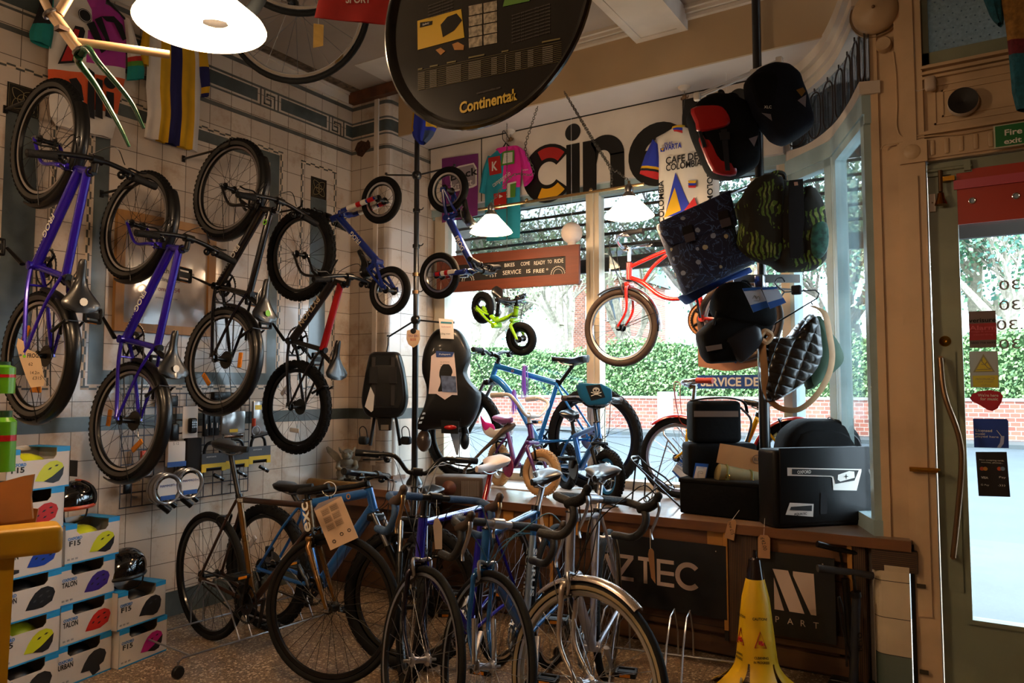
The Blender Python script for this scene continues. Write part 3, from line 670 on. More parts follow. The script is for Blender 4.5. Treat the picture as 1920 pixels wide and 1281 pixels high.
g = G(); hx0, hx1 = gx(1075, 38), gx(1175, 38); g.box2((hx0, 38, .3), (hx1, 44, 7.5), bm)
gh = thing('brick_house', 'distant red brick house behind the bare trees', 'building', (hx0, 38, .3)); g.build('wall', gh)
g = G(); g.add([(hx0-.3, 37.7, 7.4), (hx1+.3, 37.7, 7.4), (hx1+.3, 41, 10), (hx0-.3, 41, 10), (hx0-.3, 44.3, 7.4), (hx1+.3, 44.3, 7.4)], [(0, 1, 2, 3), (3, 2, 5, 4), (0, 3, 4), (1, 5, 2)], mat('slate_roof', '#5c5f66', .7)); g.build('roof', gh)
for i, (xx, zz) in enumerate(((.25, 2.2), (.65, 2.2), (.25, 5), (.65, 5))):
    g = G(); cx_ = hx0+(hx1-hx0)*xx; g.box2((cx_, 37.93, zz), (cx_+.9, 38.02, zz+1.5), WPAINT); f_ = g.build('window', gh); g = G(); g.box2((cx_+.08, 37.9, zz+.08), (cx_+.82, 37.94, zz+1.42), mat('far_window_pane', '#39424a', .1)); g.build('pane', f_)
# perforated roller shutter outside, half down
sh = mat('perforated_shutter', '#2c2520', .6); nt, b, N, L, Mh, MIX = nodes(sh)
geo = N('NewGeometry'); sp = N('SeparateXYZ'); L(geo.outputs['Position'], sp.inputs[0])
def hole_(s_, off): 
    a = Mh('SUBTRACT', Mh('FRACT', Mh('ADD', Mh('DIVIDE', sp.outputs[0], s_), off)), .5); c = Mh('SUBTRACT', Mh('FRACT', Mh('ADD', Mh('DIVIDE', sp.outputs[2], s_), off)), .5)
    return Mh('LESS_THAN', Mh('ADD', Mh('MULTIPLY', a, a), Mh('MULTIPLY', c, c)), .07)
hl = Mh('MAXIMUM', hole_(.0075, 0), hole_(.0075, .5)); L(Mh('SUBTRACT', 1, Mh('MULTIPLY', hl, .93)), b.inputs['Alpha'])
ySh = 4.98; zr = ony(ySh, 1129, 510).z
shd = mat('shutter_bar', '#241c18', .6)
st = thing('roller_shutter', 'brown perforated roller shutter half lowered outside the window and door', 'shutter', (-1.5, ySh, zr))
g = G(); x0_, x1_ = XP+.02, 1.0; zz = zr+.1; i = 0
while zz < 3.15:
    g.box2((x0_, ySh-.002, zz), (x1_, ySh+.002, zz+.075), sh); g.box2((x0_, ySh-.012, zz+.075), (x1_, ySh+.006, zz+.093), shd); zz += .093
g.build('slats', st)
g = G(); g.box2((x0_, ySh-.02, zr), (x1_, ySh+.02, zr+.1), shd); g.build('bottom_bar', st)
g = G(); g.box2((x0_, 5.0, 2.86), (x1_+.6, 5.3, 3.4), shd); g.build('housing', st)
g = G(); g.box2((-4.6, 4.9, 3.42), (1.8, 5.3, 4.2), WPAINT); g.box2((-4.9, 4.75, -.1), (-3.8, 5.3, 3.42), WPAINT); g.box2((XW, YW-.03, 0), (xr0, YW+.06, ZB-.01), WPAINT); g.build('wall_outside', kind='structure')
# plain facade wall below angled panes
g = G(); bar(g, A, B_, .1, -.1, ZB, WPAINT); bar(g, B_, C_, .1, -.1, ZB, WPAINT); g.build('wall_bay_base', kind='structure')

# ================================================================ lamps
GLOW = mat('opal_lamp_glass', (1.0, .80, .52), .3, emit=9.0)
GLOWB = mat('bare_bulb', (1.0, .85, .6), .3, emit=30.0)
def pendant(name, label, cx, cy, cz, R, H_, chain_to, group=None, power=20, mtl=GLOW):
    t = thing(name, label, 'lamp', (cx, cy, cz), group)
    g = G(); g.lathe([(R, 0), (R-.006, .012), (R*.30, H_), (R*.26, H_), (R*.24, H_-.004), (0, H_-.006), (0, H_-.012), (R*.24, H_-.014), (R-.012, .008), (R-.004, 0)], mtl, 40, Matrix.Translation((cx, cy, cz))); g.build('lamp_shade', t)
    g = G(); g.lathe([(0, 0), (R*.27, 0), (R*.26, .02), (.022, .035), (.026, .06), (.02, .07), (.008, .085), (0, .09)], STEEL, 20, Matrix.Translation((cx, cy, cz+H_-.004))); g.build('fitting', t)
    g = G(); g.ball((cx, cy, cz+H_*.4), .028, GLOWB); g.build('bulb', t)
    area_lamp('lamp_light', (cx, cy, cz-.03), .06, power, WARM)
    return t
# ================================================================ bicycles
REFL = mat('orange_reflector', '#d8801a', .25, noise=.15, scale=60); REFR = mat('red_reflector', '#a01414', .25); REFW = mat('white_reflector', '#c9c9cc', .25)
VINYL = mat('saddle_vinyl', '#0c0d0f', .35, bump=.05, scale=40, coat=.3)
CHAIN = mat('chain_steel', '#3b3835', .4, .9)
SPK = mat('spoke_steel', '#8f8f92', .3, 1.); SPKB = mat('black_spoke', '#18181a', .4, .5)
GRIP = mat('grip_rubber', '#0e0e10', .75, spec=.25, bump=.3, scale=120)
REDR = mat('red_paint', '#a5121a', .25, coat=.5)
V3 = Vector
def add_wheel(P, T, r, tr, S, front, name):
    # T: matrix placing the wheel centre; wheel plane is local xz
    rimc = S.get('rim', BLACK); ty = S.get('tyre', RUBBER); sk = S.get('spoke', SPKB); side = S.get('side')
    ri = r-tr*2; g = G(T)
    # rim
    K = 56; prof = [(ri-.0, .011), (ri-.016, .009), (ri-.020, 0), (ri-.016, -.009), (ri, -.011), (ri+.003, 0)]
    R = Matrix.Rotation(PI/2, 4, 'X')
    g.lathe([(a, b) for a, b in prof]+[prof[0]], rimc, K, R)
    if S.get('brake_track'): g.lathe([(ri-.001, .0118), (ri-.013, .0104)], S['brake_track'], K, R); g.lathe([(ri-.013, -.0104), (ri-.001, -.0118)], S['brake_track'], K, R)
    hw = .05 if front else .06; hub = S.get('hub', BLACK)
    g.lathe([(0, hw-.004), (.012, hw-.004), (.012, hw-.014), (.024, hw-.016), (.024, hw-.02), (.013, hw-.026), (.011, 0), (.013, -hw+.026), (.024, -hw+.02), (.024, -hw+.016), (.012, -hw+.014), (.012, -hw+.004), (0, -hw+.004)], hub, 14, R)
    g.tube([(0, -hw-.018, 0), (0, hw+.018, 0)], .005, STEEL, 8)
    wh = g.build(name, P)
    g = G(T)
    tw = S.get('tyre_w', 1.); pr = []
    for i in range(13):
        a = -PI*.80+2*PI*.80*i/12; pr.append((r-tr+tr*math.cos(a), tr*tw*math.sin(a)))
    g.lathe(pr, ty, K, R)
    if side: g.lathe([(r-tr*1.7, tr*tw*.80), (r-tr*1.25, tr*tw*1.015), (r-tr*.9, tr*tw*1.02)], side, K, R); g.lathe([(r-tr*.9, -tr*tw*1.02), (r-tr*1.25, -tr*tw*1.015), (r-tr*1.7, -tr*tw*.80)], side, K, R)
    kn = S.get('knobs', 0)
    if kn:
        h = .0035 if kn < 60 else .003
        for i in range(kn):
            an = 2*PI*i/kn
            for yy, off, rr_ in ((-.72, 0, .82), (-.28, .5, 1.), (.28, 0, 1.), (.72, .5, .82)):
                a = an+off*2*PI/kn; ph = math.asin(yy); M = Matrix.Rotation(-a, 4, 'Y') @ Matrix.Translation((r-tr, 0, 0)) @ Matrix.Rotation(ph, 4, 'Z') @ Matrix.Translation((tr, 0, 0))
                g.box((0, 0, 0), (h*2, tr*.34, 2*PI*r/kn*.48), ty, M)
    tyb = g.build('tyre', wh)
    g = G(T); n = S.get('spokes', 24); 
    for i in range(n):
        sd = 1 if i % 2 else -1; a = 2*PI*i/n; a2 = a+(.55 if (i//2) % 2 else -.55)*(.0 if S.get('radial') else 1)
        p = V3((math.cos(a2)*.021, sd*(hw-.018), math.sin(a2)*.021)); q = V3((math.cos(a)*(ri-.012), sd*.003, math.sin(a)*(ri-.012)))
        g.tube([p, q], .00115 if r > .2 else .001, sk, 4, caps=False)
    g.build('spokes', wh)
    if S.get('reflect') and not front:
        for a in S['reflect']:
            g = G(T @ Matrix.Rotation(a, 4, 'Y') @ Matrix.Translation((ri*.62, 0, 0))); g.rbox((0, 0, 0), (.028, .012, .085), .005, S.get('reflc', REFL), seg=2); g.build('reflector', wh)
    return wh
def saddle(P, nose, tail, wd, S, name='saddle', M=None):
    g = G(M); n_ = V3(nose); t_ = V3(tail); m = S.get('saddle', VINYL); d = (t_-n_); L_ = d.length; d.normalize(); up = V3((-d.z, 0, d.x)); up = up if up.z > 0 else -up
    ring = []; N_ = 16
    for i in range(N_+1):
        t = i/N_; w = wd*(.10+.0*t) if False else 0
        wv = wd/2*(.20+.06*t if t < .35 else .22+.78*min(1, ((t-.35)/.45))**1.4) ; 
        if t > .86: wv *= max(.25, math.sqrt(max(0, 1-((t-.86)/.15)**2)))
        if t < .06: wv *= .55+.45*t/.06
        c = n_+d*L_*t+up*(.006*math.sin(t*PI*1.0)*-1+(.016*max(0, t-.5)*2)); th = .020+.022*t
        r = []
        for j in range(12):
            a = 2*PI*j/12; zz = math.sin(a); r.append(c+V3((0, 1, 0))*wv*math.cos(a)+up*(zz*.014 if zz > 0 else zz*th*(1 if abs(math.cos(a)) > .5 else .55)))
        ring.append(r)
    g.loft(ring, m)
    if S.get('saddle_print'): g.lathe([(0, 0), (.018, 0)], S['saddle_print'], 10, frame(n_+d*L_*.8+up*.028, d, (0, 1, 0)))
    s_ = g.build(name, P); g = G(M)
    for y in (-.018, .018): g.tube(catmull([n_+d*.035-up*.012+V3((0, y*.3, 0)), n_+d*L_*.35-up*.038+V3((0, y, 0)), n_+d*L_*.65-up*.04+V3((0, y, 0)), n_+d*L_*.88-up*.02+V3((0, y*1.6, 0))], 4), .0035, STEEL, 6)
    g.build('rails', s_); return s_
def bike(name, label, S, M, group=None, cat='bicycle', title=None):
    P = thing(name, label, cat, group=group, M=M)
    r, tr = S.get('r', .34), S.get('tr', .014); rf = S.get('rf', r); wb = S.get('wb', 1.0)
    def q(k, dflt): a = S.get(k, dflt); return V3((a[0], 0, a[1]))
    RH = V3((0, 0, r)); FH = V3((wb, 0, rf))
    bb, sc, hb, ht = q('bb', (.42, .27)), q('sc', (.29, .79)), q('hb', (.86, .70)), q('ht', (.83, .85))
    st = (ht-hb).normalized(); fw = V3((st.z, 0, -st.x)); FC = S['paint']; tk = S.get('tk', 1.)
    M0 = M; pr = lambda g_: g_
    g = G(M0)
    dt = S.get('dt'); tt = S.get('tt'); dr = S.get('dr', .019)*tk; tr_ = S.get('ttr', .015)*tk
    stt = q('st_top', None) if S.get('st_top') else sc+(sc-bb).normalized()*.02
    g.cyl(bb, stt, .0155*tk, S.get('seat_paint', FC), 12); g.cyl(hb-st*.0, ht, .019*tk, S.get('head_paint', FC), 14)
    g.torus(hb, st, .0195*tk, .004, S.get('trim', BLACK), 16, 6); g.torus(ht, st, .0195*tk, .004, S.get('trim', BLACK), 16, 6)
    if dt: g.tube(catmull([V3((a, 0, b)) for a, b in dt], 6), dr, FC, 12)
    else: g.cyl(hb+st*.025, bb, dr, FC, 12)
    if tt == 'none': pass
    elif tt: g.tube(catmull([V3((a, 0, b)) for a, b in tt], 6), tr_, S.get('tt_paint', FC), 10)
    else: g.cyl(ht-st*.025, sc, tr_, S.get('tt_paint', FC), 12)
    for extra in S.get('extra_tubes', []): g.tube(catmull([V3((a, 0, b)) for a, b in extra[:-1]], 5), extra[-1], FC, 10)
    if not S.get('no_stays'):
        for sd in (-1, 1):
            y = sd*.062; RHs = RH+V3((.012, y, 0))
            cs = S.get('cs')
            g.tube(catmull([bb+V3((0, sd*.02, 0)), bb.lerp(RH, .3)+V3((0, sd*(tr+.018), 0)), bb.lerp(RH, .75)+V3((0, sd*.055, 0)), RHs], 4), .0095*tk, FC, 8)
            ss = S.get('ss'); a_ = V3((ss[0], 0, ss[1])) if ss else sc
            g.tube(catmull([a_+V3((0, sd*.018, 0)), a_.lerp(RH, .35)+V3((0, sd*(tr+.022), 0)), RHs+V3((0, 0, .01))], 5), .0075*tk, FC, 8)
            g.box(RHs, (.03, .006, .035), FC)
        g.cyl(bb.lerp(RH, .22)+V3((0, -.03, 0)), bb.lerp(RH, .22)+V3((0, .03, 0)), .006, FC, 6)
    g.cyl(bb-V3((0, .036, 0)), bb+V3((0, .036, 0)), .021, FC, 14)
    for (txt, u0, h, col, sd, tube) in S.get('decals', []):
        a_, b_ = {'dt': (bb, hb+st*.025), 'tt': (sc, ht-st*.025), 'st': (bb, sc), 'ht': (hb, ht), 'ss': (RH, sc), 'ff': (FH, hb)}[tube]; rr_ = {'dt': dr, 'tt': tr_, 'st': .0155*tk, 'ht': .019*tk, 'ss': .0075, 'ff': .012}[tube]
        for s_ in ((1, -1) if sd == 0 else (sd,)):
            d = (b_-a_).normalized(); x = -d if s_ > 0 else d; o = a_.lerp(b_, u0)+V3((0, s_*(rr_+.0008), 0)); y = V3((-d.z, 0, d.x)); y = y if x.cross(y).y*s_ > 0 else -y
            g.text(txt, o, x, y, h, col, .02, off=.0006)
    for (a, b, u0, u1, rr_, m) in S.get('bands', []): pa = V3((a[0], 0, a[1])); pb = V3((b[0], 0, b[1])); g.cyl(pa.lerp(pb, u0), pa.lerp(pb, u1), rr_, m, 12)
    fr_ = g.build('frame', P)
    # steering assembly
    sa = S.get('steer', 0.); piv = hb; TS = Matrix.Translation(piv) @ Matrix.Rotation(sa, 4, st) @ Matrix.Translation(-piv); MS = M0 @ TS
    g = G(MS); FK = S.get('fork', FC); cr = hb-st*(.028)
    fy = S.get('fy', .048 if tr < .02 else .058)
    if S.get('susp'):
        for sd in (-1, 1):
            y = sd*fy*1.05; A_ = cr+fw*.01+V3((0, y, 0)); Bm = A_+(FH-cr)*.42; g.cyl(A_+st*.02, Bm, .013, S.get('stan', STEEL), 12); g.tube([Bm+st*.01, FH+V3((0, y, 0))+st*.0], [.019, .014], FK, 12); g.cyl(Bm+st*.02, Bm, .017, BLACK, 12)
        g.rbox(cr+st*.005, (.05, fy*2.5, .04), .012, FK); arch = cr+(FH-cr)*.42+fw*.0
        g.tube(catmull([arch+V3((0, -fy, 0)), arch+fw*.02+st*.05+V3((0, -fy*.6, 0)), arch+fw*.025+st*.06, arch+fw*.02+st*.05+V3((0, fy*.6, 0)), arch+V3((0, fy, 0))], 4), .009, FK, 8)
    else:
        for sd in (-1, 1):
            y = sd*fy; rk = S.get('rake', .3); q0 = cr+V3((0, sd*fy*.75, 0)); q1 = cr-st*((cr-FH).dot(st))*.62+V3((0, y, 0)); q2 = FH+V3((0, y, 0))
            if S.get('straight'): pts = [cr+V3((0, sd*.02, 0)), cr-st*.03+V3((0, y, 0)), q2]; g.tube(pts, [.016*tk, .0145*tk, .009*tk], FK, 10)
            else: pts = catmull([cr+V3((0, sd*.015, 0)), cr-st*.012+V3((0, y*.95, 0)), cr-st*.06+V3((0, y, 0)), q1, q2], 5); g.tube(pts, [.0125*tk*(1-.42*i/len(pts)) for i in range(len(pts))], S.get('fork2', FK), 10)
            g.box(q2, (.022, .006, .022), STEEL)
        g.rbox(cr+st*.004, (.034, fy*1.9, .026), .01, FK)
    for (u0, u1, rr_, m) in S.get('fork_bands', []):
        for sd in (-1, 1): a_ = cr+V3((0, sd*fy, 0)); b_ = FH+V3((0, sd*fy, 0)); g.cyl(a_.lerp(b_, u0), a_.lerp(b_, u1), rr_, m, 10)
    g.build('fork', P)
    if not S.get('no_front'):
        fwl = add_wheel(P, MS @ Matrix.Translation(FH) @ Matrix.Rotation(S.get('fspin', .2), 4, 'Y'), rf, tr, S, True, 'front_wheel')
    add_wheel(P, M0 @ Matrix.Translation(RH) @ Matrix.Rotation(S.get('rspin', .5), 4, 'Y'), r, tr, S, False, 'rear_wheel')
    # stem and bars
    ext = S.get('ext', .07); sh_ = S.get('sh', .05); bc = ht+st*sh_+fw*ext; BM = S.get('bar_m', BLACK); g = G(MS)
    g.cyl(ht, ht+st*sh_*1.05, .0135, S.get('stem_m', BM), 12); g.cyl(ht+st*sh_, bc, .014, S.get('stem_m', BM), 12); g.cyl(bc-V3((0, .024, 0)), bc+V3((0, .024, 0)), .02, S.get('stem_m', BM), 14)
    g.build('stem', P)
    g = G(MS); bw = S.get('bw', .29); rise = S.get('rise', .0); kind = S.get('bar', 'flat'); hb_ = None; gr = []
    lv = []
    for sd in (-1, 1):
        if kind == 'flat':
            pts = catmull([bc, bc+V3((0, sd*.05, 0)), bc+V3((-.01, sd*.12, rise))+fw*.0, bc+V3((-.03, sd*bw*.75, rise)), bc+V3((-.05, sd*bw, rise))], 4); g.tube(pts, .0115, BM, 10)
            e = bc+V3((-.05, sd*bw, rise)); s0 = bc+V3((-.035, sd*(bw-.115), rise)); gr.append((s0, e)); lv.append((s0, V3((.05, sd*.08, -.025)), sd))
        elif kind == 'cruiser':
            pts = catmull([bc, bc+V3((.01, sd*.07, .005)), bc+V3((.0, sd*.16, rise*.7)), bc+V3((-.07, sd*bw*.9, rise)), bc+V3((-.17, sd*bw, rise*.95))], 5); g.tube(pts, .0112, BM, 10)
            s0 = bc+V3((-.10, sd*bw*.93, rise)); e = bc+V3((-.2, sd*bw*1.01, rise*.93)); gr.append((s0, e)); lv.append((s0, V3((-.02, sd*.03, -.04))-V3((.06, 0, 0)), sd))
        elif kind == 'bull':
            pts = catmull([bc, bc+V3((0, sd*.15, 0)), bc+V3((.02, sd*.19, .005)), bc+V3((.10, sd*.2, .02)), bc+V3((.16, sd*.2, .035))], 5); g.tube(pts, .0135, S.get('tape', GRIP), 10)
        elif kind == 'drop':
            w_ = S.get('dw', .20); tp = S.get('tape', GRIP)
            g.tube([bc, bc+V3((0, sd*.065, 0))], .0125, BM, 10)
            pts = catmull([bc+V3((0, sd*.06, 0)), bc+V3((0, sd*(w_-.03), 0)), bc+V3((.03, sd*w_, -.002)), bc+V3((.085, sd*w_, -.012)), bc+V3((.105, sd*w_, -.06)), bc+V3((.065, sd*w_, -.12)), bc+V3((-.03, sd*w_, -.135))], 6)
            g.tube(pts, .0148, tp, 10); h0 = bc+V3((.085, sd*w_, -.012))
            hg = G(MS); hd = S.get('hood', GRIP)
            hg.tube(catmull([h0+V3((-.02, 0, -.004)), h0+V3((.02, 0, .012)), h0+V3((.045, 0, .03)), h0+V3((.055, 0, .058))], 4), [.017, .018, .019, .019, .019, .018, .018, .017, .017, .016, .015, .015, .014][:13], hd, 10); hg.ball(h0+V3((.056, 0, .06)), .0155, hd)
            ho = hg.build('brake_hood', P)
            hg = G(MS); lm = S.get('lever_m', ALLOY)
            hg.tube(catmull([h0+V3((.05, 0, .052)), h0+V3((.068, 0, .02)), h0+V3((.062, 0, -.03)), h0+V3((.05, 0, -.075)), h0+V3((.06, 0, -.1))], 5), [.009]*6+[.008]*9+[.006]*6, lm, 8, flat=.55); hg.build('brake_lever', ho)
            if S.get('out_cable'): cg = G(MS); cg.tube(catmull([h0+V3((.05, 0, .06)), h0+V3((.02, -sd*.05, .09)), h0+V3((-.01, -sd*.1, .04)), bc+V3((.03, sd*.02, -.08)), hb+fw*.02], 5), .0025, S.get('cable', BLACK), 5); cg.build('brake_cable', ho)
    if kind: g.build('handlebar', P, label=S.get('bar_label'))
    for (s0, e) in gr:
        g = G(MS); d = (e-s0)
        g.tube([s0, s0+d*.04, s0+d*.5, e-d*.04, e], [.0165, .0175, .016, .0175, .0165], S.get('grip', GRIP), 12); g.build('grip', P)
    if S.get('levers', 1):
        for (s0, d, sd) in lv:
            g = G(MS); i0 = s0-V3((0, sd*.02, 0)); g.torus(i0, V3((0, 1, 0)), .013, .0055, BLACK, 12, 6); g.rbox(i0+V3((.018, 0, -.012)), (.035, .028, .02), .006, S.get('lev_m', BLACK), seg=2)
            g.tube(catmull([i0+V3((.03, 0, -.015)), i0+V3((.045, sd*.02, -.02)), i0+V3((.04, sd*.07, -.024)), i0+V3((.046, sd*.1, -.026))], 4), .0048, S.get('lev_m', BLACK), 6)
            if S.get('shifter', 1): g.ball(i0+V3((.004, -sd*.022, -.024)), (.02, .018, .014), S.get('lev_m', BLACK), n=10, k=6)
            g.build('brake_lever', P)
    # cables
    if S.get('cables', 1) and kind != 'none':
        g = G(M0); base = TS @ bc
        for sd in (-1, 1):
            a_ = TS @ (bc+V3((.02, sd*bw*.5, rise-.02)))
            g.tube(catmull([a_, a_+V3((.07, -sd*.05, -.0)), (TS @ (hb+fw*.06+V3((0, sd*.03, .03)))), hb-fw*.02+V3((0, sd*.022, .0)), hb.lerp(bb, .2)+V3((0, sd*.02, .0))], 6), .0024, S.get('cable', BLACK), 5)
        a_ = TS @ (bc+V3((.02, bw*.45, rise-.02))); g.tube(catmull([a_, a_+V3((.08, -.08, -.03)), TS @ (cr+fw*.06), TS @ (cr-st*.05+fw*.03)], 6), .0024, S.get('cable', BLACK), 5)
        g.build('cables', P)
    # seat
    sn, sl = q('sN', (.34, .95)), q('sT', (.07, .97)); cl = sn.lerp(sl, .58)-V3((0, 0, .045))
    if S.get('saddle_on', 1):
        g = G(M0); g.cyl(stt-(stt-bb).normalized()*.06, cl, .0135, S.get('post', BLACK), 12); g.cyl(stt-(stt-bb).normalized()*.015, stt+(stt-bb).normalized()*.008, .0185*tk, BLACK, 14); g.box(cl+V3((0, 0, .01)), (.04, .03, .025), S.get('post', BLACK)); g.build('seat_post', P)
        saddle(P, sn, sl, S.get('sw', .15), S, M=M0)
    # drivetrain
    if S.get('crank', 1):
        g = G(M0); ca = S.get('ca', .6); cy = -.045; RR = S.get('ring', .085); ringm = S.get('ring_m', BLACK)
        bs = bb+V3((0, cy, 0)); g.torus(bs, (0, 1, 0), RR, .0035, ringm, 36, 6)
        for i in range(36): a = 2*PI*i/36; g.box(bs+V3((math.cos(a)*(RR+.004), 0, math.sin(a)*(RR+.004))), (.006, .003, .006), ringm)
        g.lathe([(.03, .003), (RR*.6, .002), (RR*.6, -.002), (.03, -.003)], ringm, 24, Matrix.Translation(bs) @ Matrix.Rotation(PI/2, 4, 'X'))
        for i in range(5): a = 2*PI*i/5+ca; g.cyl(bs, bs+V3((math.cos(a)*RR, 0, math.sin(a)*RR)), .0065, ringm, 6)
        if S.get('guard'): g.lathe([(0, .006), (RR+.02, .006), (RR+.025, 0), (RR+.02, -.004)], S['guard'], 30, Matrix.Translation(bs+V3((0, -.006, 0))) @ Matrix.Rotation(PI/2, 4, 'X'))
        cl_ = S.get('cl', .165)
        for sd, aa in ((-1, ca), (1, ca+PI)):
            a0 = bb+V3((0, sd*.058, 0)); a1 = a0+V3((math.cos(aa)*cl_, sd*.012, math.sin(aa)*cl_)); g.tube([a0, a1], [.014, .0095], S.get('crank_m', BLACK), 8, flat=.6)
        crk = g.build('crankset', P)
        for sd, aa in ((-1, ca), (1, ca+PI)):
            a0 = bb+V3((0, sd*.058, 0)); a1 = a0+V3((math.cos(aa)*cl_, sd*.012, math.sin(aa)*cl_)); g = G(M0); pc = a1+V3((0, sd*.055, 0)); pm = S.get('pedal', BPLAST)
            g.cyl(a1, a1+V3((0, sd*.1, 0)), .006, STEEL, 8)
            for dx in (-.035, .035): g.rbox(pc+V3((dx, 0, 0)), (.012, .09, .022), .004, pm, seg=2)
            for dy in (-.04, .04): g.rbox(pc+V3((0, dy, 0)), (.07, .012, .022), .004, pm, seg=2)
            g.box(pc, (.03, .08, .014), pm)
            if S.get('ped_ref', 1):
                for dx in (-.042, .042): g.box(pc+V3((dx, 0, 0)), (.002, .045, .012), REFL)
            g.build('pedal', P)
        g = G(M0); rs = S.get('cog', .035); b2 = RH+V3((0, cy, 0)); d = (bs-b2).normalized(); n_ = V3((-d.z, 0, d.x))
        loop = [b2+n_*rs]+[bs+n_*RR]+[bs+d*RR*math.cos(a)+n_*RR*math.sin(a) for a in (PI/3, PI/6, 0, -PI/6, -PI/3)]+[bs-n_*RR]
        if S.get('derail', 1): loop += [b2+V3((.02, 0, -.09)), b2+V3((-.0, 0, -.10)), b2+V3((.015, 0, -.05))]
        loop += [b2-n_*rs, b2-d*rs]
        g.tube(loop, .0042, CHAIN, 6, closed=True); g.build('chain', P)
        g = G(M0)
        if S.get('derail', 1):
            for i in range(6): g.lathe([(.012, 0), (.02+.006*i, 0), (.02+.006*i, .002)], mat('cassette_steel', '#55534f', .35, 1.), 22, Matrix.Translation(RH+V3((0, -.052+i*.004, 0))) @ Matrix.Rotation(PI/2, 4, 'X'))
            g.tube([RH+V3((0, -.066, -.02)), RH+V3((.03, -.07, -.06)), b2+V3((.018, -.008, -.10))], .009, BLACK, 8)
            for zz in (-.055, -.1): g.lathe([(0, .005), (.016, .005), (.016, -.005), (0, -.005)], BLACK, 12, Matrix.Translation(b2+V3((.015, -.004, zz))) @ Matrix.Rotation(PI/2, 4, 'X'))
        else: g.lathe([(.01, 0), (rs, 0), (rs, .004)], CHAIN, 20, Matrix.Translation(RH+V3((0, -.047, 0))) @ Matrix.Rotation(PI/2, 4, 'X'))
        g.build('rear_gears', P)
    # brakes
    if S.get('brakes', 'v'):
        for T_, c_, hubp, rr_ in ((MS, cr, FH, rf), (M0, None, RH, r)):
            g = G(T_)
            if S.get('brakes') == 'disc':
                g.lathe([(.03, 0), (.075, 0), (.075, .002), (.03, .002)], STEEL, 30, Matrix.Translation(hubp+V3((0, .045, 0))) @ Matrix.Rotation(PI/2, 4, 'X')); g.rbox(hubp+V3((-.04, .05, .07)), (.05, .035, .06), .012, BLACK)
            else:
                dirv = (cr-FH).normalized() if c_ is not None else V3((.45, 0, .9)).normalized(); b0 = hubp+dirv*(rr_-tr*2-.01)
                caliper = S.get('brakes') == 'caliper'; bm_ = S.get('brake_m', BLACK)
                if caliper:
                    c0 = hubp+dirv*(rr_+.028)+(fw*.03 if c_ is not None else V3((-.03, 0, 0)))
                    for sd in (-1, 1): g.tube(catmull([c0, c0+V3((0, sd*.035, .004)), c0+V3((0, sd*.036, 0))-dirv*.03, b0+V3((0, sd*.018, 0))], 4), .007, bm_, 8)
                    for sd in (-1, 1): g.rbox(b0+V3((0, sd*.017, 0)), (.04, .008, .012), .003, BLACK, seg=2)
                else:
                    for sd in (-1, 1):
                        yy = fy if c_ is not None else .045; g.tube([b0+V3((0, sd*yy, 0))-dirv*.02, b0+V3((0, sd*yy*.9, 0))+dirv*.08], [.009, .005], bm_, 8); g.rbox(b0+V3((0, sd*.02, 0)), (.05, .012, .012), .004, bm_, seg=2)
                    g.tube([b0+V3((0, -yy*.9, 0))+dirv*.08, b0+V3((0, yy*.9, 0))+dirv*.08], .0022, STEEL, 5)
            g.build('brake', P)
    for key_, hubp, rr_, T_ in (('mgf', FH, rf, MS), ('mgr', RH, r, M0)):
        if S.get(key_):
            a0, a1 = S[key_]; g = G(T_); mm = S.get('mg_m', BLACK); R_ = rr_+.014; wv = S.get('mgw', max(tr*1.25, .024)); K_ = 26
            def fn(u_, v_): a = a0+(a1-a0)*u_; b_ = (v_-.5)*PI*.9; q_ = R_-.014+.02*math.cos(b_); return hubp+V3((math.cos(a)*q_, math.sin(b_)*wv, math.sin(a)*q_))
            g.grid(fn, K_, 8, mm); g.grid(lambda u_, v_: fn(u_, v_)+(hubp-fn(u_, v_)).normalized()*.0025, K_, 8, mm)
            mg = g.build('mudguard', P); g = G(T_)
            for sd in (-1, 1): a = a1*.8+a0*.2 if key_ == 'mgf' else a0*.2+a1*.8; g.cyl(hubp+V3((0, sd*.055, 0)), hubp+V3((math.cos(a)*R_, sd*wv, math.sin(a)*R_)), .0022, S.get('stay_m', BLACK), 5)
            g.build('mudguard_stay', P)
    return P
def planeM(rear, front, up_hint, r):     # matrix of a bike from its hub centres; origin at the ground below the rear hub
    rear, front = V3(rear), V3(front); x = (front-rear).normalized(); y = V3(up_hint).cross(x).normalized(); z = x.cross(y)
    m = Matrix((x, y, z)).transposed().to_4x4(); m.translation = rear-z*r; return m
def groundM(x, y, az, z=0., lean=0.):
    return Matrix.Translation((x, y, z)) @ Matrix.Rotation(math.radians(az), 4, 'Z') @ Matrix.Rotation(math.radians(lean), 4, 'X')
FROGP = mat('frog_purple', '#2b14a8', .22, .35, coat=.8); FBLACK = mat('gloss_black_frame', '#0c0c10', .2, coat=.7)
SIDEG = mat('tyre_side_stripe', '#3c3a37', .5); TRACK = mat('machined_rim', '#c9c9cc', .3, 1.)
GREEN = mat('lime_print', '#7fd11a', .5); WHITEM = mat('white_marking', '#e6e2d8', .5)
kid = dict(r=.297, tr=.024, wb=1.0, bb=(.42, .245), sc=(.345, .50), hb=(.825, .555), ht=(.795, .665), sN=(.41, .635), sT=(.175, .62), sw=.17, side=SIDEG, brake_track=TRACK, knobs=64, bw=.285, ext=.055, sh=.03, rise=.0, mgf=(1.15, 3.6), mgr=(.15, 3.6), mgw=.03, reflect=(.3, 2.6), paint=FROGP, ca=2.2, rake=.3, dr=.023, ttr=.019, cl=.15, fork=FROGP)
